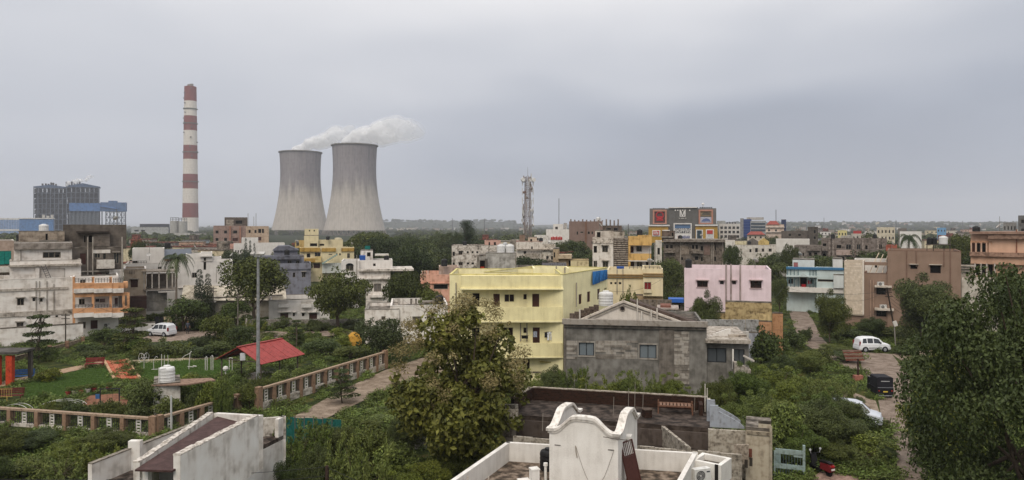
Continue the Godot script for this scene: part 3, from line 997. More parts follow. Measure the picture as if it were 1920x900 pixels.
	grow("light", 117, lumps_round(18, 50, 3.6, 0.6, 6.6, 1.0, 0.7, 0.45), 17000, 0.1, 0.25, Color(0.055, 0.08, 0.016), Color(0.16, 0.175, 0.04), 3.0, 0.15, {"limbs": 20, "droop": 0.3, "flat": 0.6})
	# coconut palm
	rng.seed = 21
	var pts := MB.new()
	for k in 20:
		var a := TAU * k / 20 + R(-0.15, 0.15)
		var lift := R(-0.1, 0.95)
		var q := Vector3(0, 7.2, 0)
		var dir := Vector3(cos(a), lift, sin(a)).normalized()
		var len_ := R(2.6, 3.3)
		var side := Vector3(-sin(a), 0, cos(a))
		pts.tint = Color(0.03, 0.045, 0.018).lerp(Color(0.07, 0.085, 0.03), rng.randf())
		for s in 12:
			var nx := q + dir * len_ / 12
			dir = (dir + Vector3.DOWN * 0.17).normalized()
			pts.quad(q - side * 0.03, q + side * 0.03, nx + side * 0.02, nx - side * 0.02)
			for e in [-1, 1]:
				for h in 2:
					var b: Vector3 = q.lerp(nx, h * 0.5)
					var tip: Vector3 = b + side * e * (0.75 - 0.045 * s) + dir * 0.3 + Vector3.DOWN * R(0.1, 0.45)
					pts.tri(b, b + dir * 0.1, tip)
			q = nx
	var pt := MB.new()
	for k in 6:
		pt.cyl(Vector3(sin(k * 0.5) * 0.12, k * 1.2, 0), Vector3(sin((k + 1) * 0.5) * 0.12, (k + 1) * 1.2, 0), 0.19 - 0.014 * k, 0.18 - 0.014 * k, 8)
	crown["palm"] = [pts.mesh(true), pt.mesh()]

func tree(called: String, kind: String, label: String, at: Vector3, size := 1.0, group := "", category := "tree", tall := 1.0, turn := -1.0) -> Node3D:
	var o := thing(called, label, category, at, turn if turn >= 0 else fposmod(at.x * 1.7 + at.z * 0.9, TAU), group)
	o.scale = Vector3(size, size * tall, size)
	put(o, "crown" if category == "tree" else "foliage", crown[kind][0], leafy(["ffffff", "fffad0", "d8e4d0"][int(absf(at.x * 3.1 + at.z * 1.7)) % 3]))
	put(o, "trunk" if category == "tree" else "stem", crown[kind][1], mat("5c5046" if kind != "palm" else "7a7066", "worn", 1.5))
	return o

# a plant from the photograph: px its middle, pb the pixel row of its foot (or its distance if below 0), pt the row of its top
func plant(called: String, kind: String, label: String, px: float, d: float, pt: float, wide := 0.0, group := "", category := "tree") -> Node3D:
	var box: AABB = crown[kind][0].get_aabb()
	var h := Y(pt, d)
	var k := h / box.end.y
	var o := tree(called, kind, label, Vector3(X(px, d), hgt(X(px, d), d), -d), k, group, category)
	if wide > 0:
		var s := wide * d / F / box.size.x
		o.scale = Vector3(s, k, s)
	return o

# ---- houses on the left ----
func houses_left() -> void:
	var white := mat("e0dbd4", "worn", 7.0)
	var white2 := mat("dcd8d2", "clean", 7.0)
	var conc := mat("8f8a82", "concrete", 6.0)
	var darkc := mat("716a63", "concrete", 6.0)
	var orange := mat("cf9d74", "worn", 6.0)
	var iron := metal("4a4643", 0.6)
	var b := bld("apartment_house", "pinkish white stepped house with drain pipes at the left edge, orange balconies to its right", -60, 88, 136, 91)
	lvl(b, -60, 136, 527, -1, 0, 9, white, [["f", 32, 559, 45, 573, "wc"], ["f", 61, 558, 66, 565, "wc"], ["f", 75, 559, 80, 566, "wc"], ["f", 1, 589, 6, 594, "o"], ["f", 36, 589, 43, 594, "o"], ["f", 104, 591, 109, 595, "o"], ["f", 31, 604, 44, 618, "vc"]], {"cap": white})
	fb(b, "floor_band", -60, 542, 128, 545, 0.002, 0.12, mat("bfb9b0", "mould", 5.0))
	fb(b, "floor_band", -60, 588, 136, 590, 0.002, 0.1, mat("bfb9b0", "mould", 5.0))
	for x in [67.7, 74, 88, 101]:
		fpipe(b, x, 527 if x < 90 else 532, 588 if x != 74 else 570)
	lvl(b, 18, 152, 490, 527, -3, 6, white, [["f", 74, 503, 122, 527, "o"]], {"cap": mat("b8b2a8", "mould", 4.0)})
	fb(b, "wall_panel", 75, 504, 121, 527.5, -3.05, -3.004, mat("cfc9c1", "worn"))
	fb(b, "roof_slab", 16, 494, 154, 501, -3.0, -2.5, mat("c2bcb2", "mould", 4.0))
	fb(b, "pilaster", 66, 501, 74, 527, -2.998, -2.7, white)
	var ld := thing("ladder", "dark steel ladder leaning on the white roof room of the stepped house", "ladder", b.n.transform * Vector3(hit(b, 94, 527, -2.0).x, hit(b, 94, 527, -2.0).y, -1.9), b.n.rotation.y)
	var lt := Transform3D(Basis(Vector3.BACK, 0.35) * Basis(Vector3.RIGHT, -0.15), Vector3(0, 0, 0))
	for s in [-0.22, 0.22]:
		var mb := MB.new()
		mb.box(Vector3(s - 0.04, 0, -0.04), Vector3(s + 0.04, 2.2, 0.04), lt)
		part(ld, "rail", mb, iron)
	for k in 7:
		var mb := MB.new()
		mb.box(Vector3(-0.2, 0.2 + k * 0.28, -0.03), Vector3(0.2, 0.26 + k * 0.28, 0.03), lt)
		part(ld, "rung", mb, iron)
	lvl(b, 26, 135, 454.5, 490, -5, 8, white, [["f", 80, 472, 114, 484, "g"], ["f", 101, 476, 112, 483, "o"]], {"cap": conc})
	fb(b, "concrete_band", 26, 455, 136, 468, -4.99, -4.6, mat("979089", "mould", 6.0))
	fpipe(b, 39, 455, 490, -4.9)
	lvl(b, 35, 121, 434, 454.5, -6, 6, mat("a89c8e", "mould", 6.0), [["f", 85, 438, 90, 454, "o"], ["f", 108, 438, 109.5, 454, "o"]], {"cap": conc})
	fb(b, "slab_edge", 74, 450, 107, 453, -5.99, -5.6, conc)
	tank("white water tank on the topmost roof room of the stepped house", b.n.transform * Vector3(hit(b, 82, 434, -8).x, hit(b, 82, 433.6, -8).y, -8), 0.55, 0.95)
	# narrow house behind it at the picture's edge
	b = bld("house", "narrow house with a teal blind on its balcony at the far left", -70, 104, 26, 104)
	lvl(b, -70, 26, 452, -1, 0, 8, mat("b3a092", "worn"), [["f", -40, 470, 21, 500, "o"], ["f", 5, 515, 12, 524, "w"], ["f", 17, 515, 22, 524, "w"]], {"cap": mat("d8d2ca", "worn")})
	for k in 5:
		fb(b, "blind", -40 + k * 12.2 + 0.3, 471, -28 + k * 12.2, 495 + k % 2, -0.1, 0.02, mat("1f7f74", "worn", 2.0))
	fb(b, "balcony", -70, 500, 26, 513, 0.002, 0.9, mat("d8d4cc", "worn"))
	rail(b, -70, 22, 496, 500, 0.85, iron, 2, 10)
	# the unfinished dark house
	b = bld("apartment_house", "tall dark unplastered concrete house behind the orange balconies", 118, 98, 237, 101)
	lvl(b, 118, 237, 421, 468, -1.5, 10, darkc, [["f", 157, 441, 161, 455, "o"], ["f", 166, 441, 174, 455, "o"]], {"p": 0.3})
	lvl(b, 122, 231, 466, -1, 0, 9, darkc, [["f", 150, 475, 161, 496, "d"], ["f", 177, 475, 188, 484, "w"], ["f", 193, 475, 199, 486, "w"], ["f", 213, 474, 223, 494, "wc"], ["f", 166, 512, 173, 518, "w"], ["f", 180, 511, 191, 524, "d"], ["f", 198, 511, 203.5, 522, "w"]], {"p": 0})
	fb(b, "plaster_patch", 175, 468, 207, 474.8, 0.002, 0.03, mat("d4cfc7", "worn"))
	fb(b, "plaster_patch", 122, 506, 231, 511, 0.002, 0.03, mat("cbc5bc", "mould"))
	fb(b, "sunshade", 143, 433, 205, 436, -1.49, -0.4, mat("4f4843", "concrete"))
	fb(b, "loft_wall", 174, 438, 206, 462, -1.49, -0.9, mat("7d756d", "concrete", 4.0))
	fb(b, "balcony", 181, 487, 215, 504, 0.002, 1.0, mat("c9c4bb", "worn", 4.0))
	fb(b, "plaster_wall", 205, 505, 231, 535, 0.032, 0.06, white)
	for x in [164.5, 174.0, 229.0]:
		fpipe(b, x, 444, 523, 0.3, 0.07, mat("b0aaa0", "worn"))
	# the house with orange balconies
	b = bld("house", "white house with curved orange balconies and white slab edges", 136, 90, 236, 93)
	var open_rooms := [["f", 146, 603, 161, 617, "v"], ["f", 170, 600, 183, 617, "d"], ["f", 148, 560, 159, 572, "w"], ["f", 215, 558, 226, 574, "d"], ["f", 150, 524, 160, 540, "w"]]
	lvl(b, 136, 222, 519, -1, -2.2, 8, white2, open_rooms, {"p": 0.2})
	for q in [[530, 541.5, 540.5, 549.5, 521], [577, 587.5, 586, 596, 570]]:
		for s in [[138, 176, 0.0], [176, 210, 0.25], [210, 232, 0.1]]:
			fb(b, "balcony_front", s[0], q[0], s[1], q[1], -0.3 + s[2], 0.0 + s[2], orange)
			fb(b, "slab_edge", s[0], q[2], s[1], q[3], -2.19, 0.12 + s[2], white)
			rail(b, s[0] + 3, s[1] - 3, q[4], q[0], s[2] - 0.12, iron, 3, 5)
		fb(b, "balcony_side", 232, q[0] - 1, 240, q[1] - 1, -2.2, -0.2, orange)
	fb(b, "beam", 138, 548, 240, 558, -0.6, -0.2, orange)
	for x in [136, 172, 205, 229, 238]:
		fb(b, "column", x, 549 if x > 136 else 519, x + 5, 578 if x > 136 else 618, -0.55, -0.15, orange)
	for x in [172, 205]:
		fb(b, "column", x, 519, x + 5, 531, -0.45, -0.1, orange)
	fb(b, "hanging_cloth", 179, 560, 186, 566, -1.5, -1.42, mat("33343a"))
	fb(b, "hanging_cloth", 187, 560, 197, 567, -1.5, -1.44, mat("6b5d58"))
	aircon("white air conditioner below the orange balconies", b.n.transform * hit(b, 200, 613.5, -2.0), b.n.rotation.y, 0.75)
	# compound wall in front of both
	b = bld("compound_wall", "long white compound wall before the stepped house at the left", -40, 86, 158, 88, "wall")
	lvl(b, -40, 156, 620, -1, 0, 0.25, white, [], {"p": 0})
	# the cream house with a veranda
	b = bld("house", "cream house with a brown window and a flat columned veranda", 232, 106, 274, 107)
	lvl(b, 232, 274, 505, -1, 0, 8, mat("b8a894", "worn"), [["f", 245, 524, 258.5, 539, "sc"]], {"cap": white})
	for k in 3:
		fb(b, "rod", 243 + k * 4, 507, 244 + k * 4, 514, 0.01, 0.08, iron)
	fb(b, "shed_wall", 244, 556, 275, 580, 0.002, 2.0, mat("45332e", "worn", 3.0))
	fb(b, "veranda_roof", 266, 507, 330, 511, -5, 0.3, mat("9c948a", "mould", 4.0))
	fb(b, "veranda_floor", 268, 541, 330, 545, -5, 0.5, mat("8c857d", "mould", 4.0))
	for x in [269, 284, 297, 312, 322]:
		fb(b, "column", x, 511, x + 2.4, 541, -0.2, 0.1, mat("b5aea4", "worn"))
	fb(b, "veranda_wall", 275, 512, 328, 541, -5.1, -4.7, mat("8d847a", "worn"))
	fb(b, "lower_wall", 275, 545, 313, 584, -0.6, -0.2, mat("999690", "concrete", 5.0))
	fb(b, "rubble_cover", 297, 546, 330, 549, -1, 1.2, mat("bcb8b2", "worn", 3.0))
	# white house with panels on the roof
	b = bld("house", "white two storey house with dark slanted roof panels beside the palm", 248, 116, 375, 119)
	lvl(b, 248, 308, 466, 500, -0.5, 6, white2, [["f", 249, 489, 258, 494, "o"]], {"p": 0.3})
	lvl(b, 236, 340, 495, -1, 0, 7, white2, [["f", 296, 500, 303, 505, "w"], ["f", 318, 500, 326, 506, "w"]], {"cap": white})
	for k in 6:
		var mb := MB.new()
		var a := hit(b, 281 + k * 13, 484 - (k * 0.6), -1)
		mb.box(Vector3(0.02, 0, 0), Vector3(1.08, 0.06, 3.0), Transform3D(Basis(Vector3.RIGHT, 0.5), a + Vector3(0, 1.2, -2.5)))
		part(b.n, "roof_panel", mb, mat("5d636c", "clean", 3.0, 0.35))
	rail(b, 238, 275, 489, 495, -0.05, iron, 2, 7)
	# white house with a stepped top
	b = bld("house", "white house with a stepped curved parapet and a tall slot window", 330, 118, 436, 120)
	lvl(b, 333, 436, 490, -1, 0, 7, white2, [["f", 360, 511, 369, 521, "w"], ["f", 381.6, 491, 386.5, 506, "o"], ["f", 405, 505, 406, 530, "o"]], {"p": 0.6})
	lvl(b, 348, 377, 476, 490, -0.1, 5, white2, [], {"p": 0.3})
	lvl(b, 377, 398, 473, 490, 0.15, 4, white2, [["f", 382, 483, 386.4, 489.8, "o"]], {"p": 0.2})
	lvl(b, 398, 415, 482, 490, -0.1, 4, white2, [["f", 394, 484, 398, 489, "o"]], {"p": 0.2})
	fb(b, "slab", 373, 479, 398, 481.5, 0.15, 0.6, white2)
	fb(b, "floor_band", 333, 537, 436, 540, 0.002, 0.3, white)
	# low house with a wide pale sloping roof
	b = bld("house", "low house with a wide pale sloping sheet roof behind the trees", 341, 111, 536, 112)
	lvl(b, 345, 530, 561, -1, 0, 7, mat("b3ac9f", "worn"), [["f", 353, 566, 362, 577, "w"], ["f", 380, 567, 395, 577, "o"], ["f", 438, 565, 455, 577, "s"]], {"p": 0})
	for k in 14:
		var mb := MB.new()
		var a := hit(b, 340 + k * 14.1, 563, 0.6)
		var c := hit(b, 341 + k * 14.1 + 13.6, 563, 0.6)
		mb.quad(a, c, c + Vector3(0, 1.9, -4.5), a + Vector3(0, 1.9, -4.5))
		mb.quad(a - Vector3(0, 0.06, 0), a + Vector3(0, 1.84, -4.5), c + Vector3(0, 1.84, -4.5), c - Vector3(0, 0.06, 0))
		mb.quad(a - Vector3(0, 0.06, 0), c - Vector3(0, 0.06, 0), c, a)
		part(b.n, "roof_sheet", mb, mat(["c5bdab", "bdb6a6", "cac3b4"][k % 3], "mould", 9.0))
	fb(b, "awning", 378, 566, 405, 568, 0.002, 1.4, mat("a7a39a", "worn"))
	# small white house and its wall
	b = bld("house", "small white single storey house with two brown shutters behind a grey wall", 504, 108, 618, 109)
	lvl(b, 504, 618, 563, -1, 0, 8, white2, [["f", 525.5, 587, 540.5, 599, "s"], ["f", 549, 587, 553, 593, "w"], ["f", 566, 587, 571, 593, "w"], ["f", 579.5, 587, 594.5, 599, "s"]], {"cap": mat("8d867c", "mould", 4.0)})
	for x in [522, 565]:
		fb(b, "balcony", x, 571, x + 19, 577, 0.002, 0.6, white2)
		rail(b, x, x + 18, 563, 571, 0.55, mat("b4aea5", "worn"), 2, 8)
	for s in [[521, 545], [548, 555], [564, 573], [577, 598]]:
		fb(b, "sunshade", s[0], 584, s[1], 586, 0.002, 0.5, white)
	b = bld("compound_wall", "grey mouldy concrete compound wall before the small white house", 462, 101, 676, 104, "wall")
	for k in 11:
		fb(b, "wall_panel", 464 + k * 19.2, 598 + (k * 5 % 3) * 0.6, 464 + k * 19.2 + 18.8, 619, -0.2, 0, mat("96928b", "mould", 3.5))
	# grey house
	b = bld("house", "blue-grey three storey house with a small gabled top room", 513, 132, 583, 134)
	var bg := mat("7f818c", "worn", 8.0)
	var bgd := mat("6a6c76", "worn", 8.0)
	lvl(b, 513, 558, 470, 484, -1.5, 6, bg, [], {"p": 0})
	var gb := MB.new()
	var g0 := hit(b, 511, 470, -1)
	var g1 := hit(b, 560, 470, -1)
	gb.extrude([Vector2(g0.x, g0.y), Vector2(g1.x, g0.y), Vector2(g1.x, g0.y + 0.1), Vector2(lerpf(g0.x, g1.x, 0.62), g0.y + 0.85), Vector2(lerpf(g0.x, g1.x, 0.2), g0.y + 0.8), Vector2(g0.x, g0.y + 0.1)], -7.5, -1.0)
	part(b.n, "gable", gb, bgd)
	lvl(b, 514, 570, 482, -1, -0.6, 8, bg, [["f", 539, 488, 547, 494, "w"], ["f", 555, 488, 561, 494, "w"]], {"p": 0})
	fb(b, "roof_slab", 479, 480, 563, 487, -6, 0.3, bgd)
	lvl(b, 479, 514, 484, -1, -3, 5, bg, [["f", 490, 492, 498, 502, "w"]], {"p": 0})
	lvl(b, 521, 583, 494, -1, 0.6, 7, bg, [["f", 549, 511, 553.5, 520, "w"], ["f", 566, 510, 573, 520, "wc"]], {"p": 0.8})
	fb(b, "floor_band", 521, 503.5, 583, 506, 0.602, 0.8, bgd)
	# cream house with ochre bands
	b = bld("house", "tall cream house with ochre balcony bands in front of the cooling towers", 562, 186, 664, 188)
	var cream := mat("d8cba6", "clean", 9.0)
	var ochre := mat("b08f4c", "worn", 9.0)
	lvl(b, 571, 597, 429, 442, -2, 5, cream, [["f", 579, 431, 581.5, 434, "o"], ["f", 588, 431, 590.5, 434, "o"]], {"p": 0.5})
	lvl(b, 570, 597, 442, 465, -1.6, 6, cream, [["f", 581, 456, 595, 462, "o"]], {"p": 0})
	lvl(b, 553, 571, 451, 465, -3, 5, mat("b9a06a", "worn"), [["f", 556, 455, 561, 461, "w"]], {"p": 0.3})
	lvl(b, 598, 643, 450, 465, -2.5, 6, cream, [["f", 599, 457, 608, 461, "o"]], {"p": 0.6})
	lvl(b, 562, 664, 464, -1, 0, 9, cream, [["f", 575, 475, 582, 483, "o"], ["f", 590, 473, 601, 481, "w"], ["f", 616, 476, 623, 478, "w"], ["f", 630, 475, 633, 479, "w"], ["f", 636, 475, 639, 479, "w"], ["f", 651, 475, 656, 484, "w"], ["f", 588, 494, 600, 503, "s"]], {"p": 0.7})
	fb(b, "ochre_band", 562, 464.5, 600, 472, 0.002, 0.6, ochre)
	fb(b, "ochre_band", 603, 465, 630, 472, 0.002, 0.3, ochre)
	fb(b, "ochre_band", 640, 465, 664, 471.5, 0.002, 0.3, ochre)
	fb(b, "balcony", 570, 484.5, 592, 492, 0.002, 1.0, ochre)
	fb(b, "balcony", 591, 481, 602, 492, 0.002, 1.3, mat("cbb47a", "worn"))
	tank("cream water tank on the roof of the tall cream house", b.n.transform * hit(b, 634, 450, -5), 0.9, 0.6, "d8cfb4", "")
	var stair := MB.new()
	var s0 := hit(b, 604, 493, 1.2)
	for k in 9:
		stair.box(s0 + Vector3(k * 0.42, 0.12 + k * 0.26 - 0.3, 0), s0 + Vector3(k * 0.42 + 0.42, 0.12 + k * 0.26, 1.4))
	part(b.n, "stair", stair, mat("7d9a98", "worn"))
	fb(b, "stair_wall", 604, 493, 660, 512, 0.002, 1.19, mat("c9cdc8", "worn"))
	# white house with the arched window
	b = bld("house", "white house with a dark arched window and a blue tank room on top", 640, 126, 776, 128)
	lvl(b, 640, 673, 489, -1, 0, 8, white2, [["f", 648.5, 498, 663, 508, "v"]], {"p": 0.7})
	var ar := MB.new()
	var ac := hit(b, 655.7, 498, 0.03)
	var arc := []
	for k in 9:
		arc.append(Vector2(ac.x + cos(PI * k / 8) * 0.66, ac.y + sin(PI * k / 8) * 0.45 - 0.02))
	ar.extrude(arc, 0.004, 0.03)
	part(b.n, "arch_pane", ar, glass())
	lvl(b, 673, 736, 488, 506, -1, 7, white2, [["f", 699.5, 494, 704.5, 499, "o"]], {"p": 0.6})
	lvl(b, 673, 732, 508, 525, 0.2, 7, white, [], {"p": 0})
	fb(b, "roof_slab", 672, 504, 776, 509, -8, 0.8, mat("d5d0c8", "mould", 8.0))
	fb(b, "floor_slab", 672, 521, 730, 524, 0.202, 0.7, white)
	lvl(b, 686, 728, 524, -1, 0.1, 7, white, [["f", 701, 531.5, 715, 547, "g"]], {"p": 0, "pane": mat("6e6a66", "worn", 2.0)})
	fb(b, "ledge", 693, 553, 721, 558, 0.102, 0.7, white)
	fpipe(b, 669, 478, 530, 0.1)
	fb(b, "tank_box", 674, 479, 685, 488, -3, -1.5, mat("2a55a0", "clean", 3.0, 0.6))
	lvl(b, 676, 699, 470, 488, -4, 3, white, [["f", 688, 473, 695, 481, "o"]], {"p": 0})
	fb(b, "roof_shade", 703, 477, 729, 480, -6, -2, mat("c4c0b6", "worn"))
	fb(b, "teal_sheet", 684, 461, 694, 468, -6, -5.9, mat("1d6d68", "worn", 2.0))
	# salmon house
	b = bld("house", "salmon pink flat house behind the yellow house", 788, 108, 860, 109)
	var salmon := mat("d9a892", "worn", 8.0)
	lvl(b, 788, 860, 515, -1, 0, 10, salmon, [["f", 813, 533, 840, 542.5, "o"]], {"p": 0.7})
	lvl(b, 823, 860, 500, 516, -3, 5, mat("b5a194", "worn"), [["f", 857, 502, 859, 505, "o"]], {"p": 0.4})
	for x in [790, 796, 802]:
		fb(b, "post", x, 507, x + 1, 515, -0.3, -0.15, mat("c9c4bc", "worn"))
	fb(b, "floor_band", 788, 530.5, 845, 532, 0.002, 0.2, mat("d9a18a", "worn"))
	# long white low house in front of it
	b = bld("house", "long low white house with a flat grey roof left of the yellow house", 684, 87, 840, 88)
	lvl(b, 732, 840, 574, -1, 0, 9, white, [["f", 773, 593, 791, 610, "g"], ["f", 800, 592, 814, 606, "w"]], {"p": 0.7, "pane": mat("6d655c", "worn", 2.0), "cap": white})
	lvl(b, 684, 748, 581, -1, 0.4, 8, white, [["f", 715, 593, 723, 600, "v"]], {"p": 0.4, "cap": conc})
	for x in [769, 778, 811, 826]:
		fb(b, "column_stub", x, 560, x + 4, 570, -5, -4.7, conc)
	fb(b, "roof_lumber", 792, 566, 812, 569, -6, -4, mat("837d74", "mould"))
	tank("black water tank on the long low white house beside the yellow wall", b.n.transform * (hit(b, 824, 570, -3) + Vector3(0, 0, 0)), 0.5, 1.1, "2a2a2b")
	# brick apartment house far behind
	b = bld("apartment_house", "pink brown brick apartment house left of the cooling towers", 400, 300, 504, 304)
	lvl(b, 400, 461, 423, -1, 0, 14, mat("968279", "worn", 9.0), [["f", 404, 432, 410, 438, "o"], ["f", 420, 432, 426, 438, "o"], ["f", 437, 432, 445, 438, "o"], ["f", 404, 446, 410, 452, "o"], ["f", 420, 446, 426, 452, "o"], ["f", 436, 446, 446, 452, "s"]], {"p": 0.8})
	lvl(b, 461, 504, 424, -1, 0.3, 14, mat("b3a08c", "worn", 9.0), [["f", 466, 431, 470, 437, "o"], ["f", 477, 431, 481, 437, "o"], ["f", 484, 429, 490, 437, "o"], ["f", 491, 429, 495, 437, "o"], ["f", 466, 445, 470, 451, "o"], ["f", 484, 444, 490, 451, "s"]], {"p": 0.8})
	fb(b, "column", 430, 424, 433, 470, 0.002, 0.7, mat("a07a68", "worn"))
	fb(b, "column", 449, 424, 452, 470, 0.002, 0.7, mat("a07a68", "worn"))
	lvl(b, 421, 464, 408, 424, -3, 8, mat("6f665f", "concrete"), [["f", 441, 413, 455, 420, "o"]], {"p": 0})
	lvl(b, 424, 438, 412, 424, -2.5, 5, mat("a39b90", "mould"), [], {"p": 0})
	for x in [465, 476, 480]:
		fpipe(b, x, 400 + (x % 3) * 3, 424, -2, 0.12, metal("9a9a98"))
	b = bld("house", "long white walled house with small arches behind the dark pointed trees", 438, 230, 534, 232)
	lvl(b, 438, 457, 457, -1, 0.3, 8, white2, [["f", 441, 469, 443.5, 474, "o"], ["f", 445.5, 469, 448, 474, "o"], ["f", 450, 469, 452.5, 474, "o"]], {"p": 0.5})
	lvl(b, 453, 484, 446, -1, 0, 9, white2, [], {"p": 0.5})
	lvl(b, 420, 440, 457, -1, -2, 6, mat("c49a8e", "worn"), [], {"p": 0.5})
	lvl(b, 484, 534, 456, -1, 0, 9, white2, [], {"p": 0.6})
	# gate and walls by the parked car
	b = bld("house_gate", "dark double gate between a black pillar and a white framed grille behind the parked car", 290, 98, 343, 99, "gate")
	fb(b, "gate_leaf", 290, 594, 298, 614, -0.1, 0, mat("26262a", "worn", 2.0))
	fb(b, "gate_leaf", 299, 595, 307, 614, -0.1, 0, mat("26262a", "worn", 2.0))
	fb(b, "wall", 307, 594, 322, 615, -0.3, 0.05, mat("bfae92", "worn", 3.0))
	fb(b, "pillar", 322, 591, 328, 618, -0.3, 0.15, mat("1f1f22", "worn", 2.0))
	for s in [[328, 594, 343, 596], [341, 596, 343.5, 619], [328, 596, 329.5, 619]]:
		fb(b, "frame", s[0], s[1], s[2], s[3], -0.1, 0.05, white2)
	for k in 5:
		fb(b, "bar", 331 + k * 2, 596, 332 + k * 2, 618, -0.05, 0.0, iron)
	fb(b, "grille_rail", 329.5, 606, 341, 607, -0.04, 0.01, iron)
	b = bld("compound_wall", "short white wall left of the dark gate", 222, 95, 292, 96.5, "wall")
	lvl(b, 264, 291, 607, -1, 0, 0.3, white2, [["f", 284, 609, 288, 612, "o"]], {"p": 0})
	lvl(b, 205, 264, 614, -1, 0.3, 0.3, white2, [], {"p": 0})

func aircon(label: String, at: Vector3, turn: float, w := 0.85) -> Node3D:
	var o := thing("air_conditioner", label, "air conditioner", at, turn, "outdoor air conditioner units")
	var h := w * 0.68
	var mb := MB.new()
	mb.box(Vector3(-w / 2, 0, -0.3), Vector3(w / 2, h, 0))
	part(o, "casing", mb, mat("d6d5d0", "clean", 2.0, 0.5))
	var f := MB.new()
	var c := Vector3(-w * 0.14, h * 0.5, 0.012)
	f.cyl(c - Vector3(0, 0, 0.01), c, h * 0.4, h * 0.4, 20)
	part(o, "fan_opening", f, mat("2c2c2c"))
	for r in [0.1, 0.2, 0.3, 0.4]:
		var g := MB.new()
		g.ring(c + Vector3(0, 0, 0.012), h * r, 0.008, Vector3.BACK, 20)
		part(o, "guard_ring", g, mat("bdbcb8"))
	for k in 3:
		var bl := MB.new()
		var a := TAU * k / 3 + 0.4
		bl.quad(c + Vector3(cos(a - 0.3), sin(a - 0.3), 0.1) * h * 0.08 + Vector3(0, 0, 0.004), c + Vector3(cos(a), sin(a), 0) * h * 0.36 + Vector3(0, 0, 0.004), c + Vector3(cos(a + 0.7), sin(a + 0.7), 0) * h * 0.34 + Vector3(0, 0, 0.008), c + Vector3(cos(a + 0.5), sin(a + 0.5), 0.1) * h * 0.08 + Vector3(0, 0, 0.006))
		part(o, "fan_blade", bl, mat("6b6b6a"))
	var hub := MB.new()
	hub.cyl(c, c + Vector3(0, 0, 0.02), h * 0.07, h * 0.06, 10)
	part(o, "hub", hub, mat("cfcdc8"))
	var bd := MB.new()
	bd.box(Vector3(w * 0.24, h * 0.7, 0), Vector3(w * 0.44, h * 0.8, 0.006))
	part(o, "badge", bd, mat("34363a"))
	for s in [-1, 1]:
		var ft := MB.new()
		ft.box(Vector3(s * w * 0.35 - 0.03, -0.07, -0.3), Vector3(s * w * 0.35 + 0.03, -0.002, 0.02))
		part(o, "foot", ft, metal("77746f"))
	return o

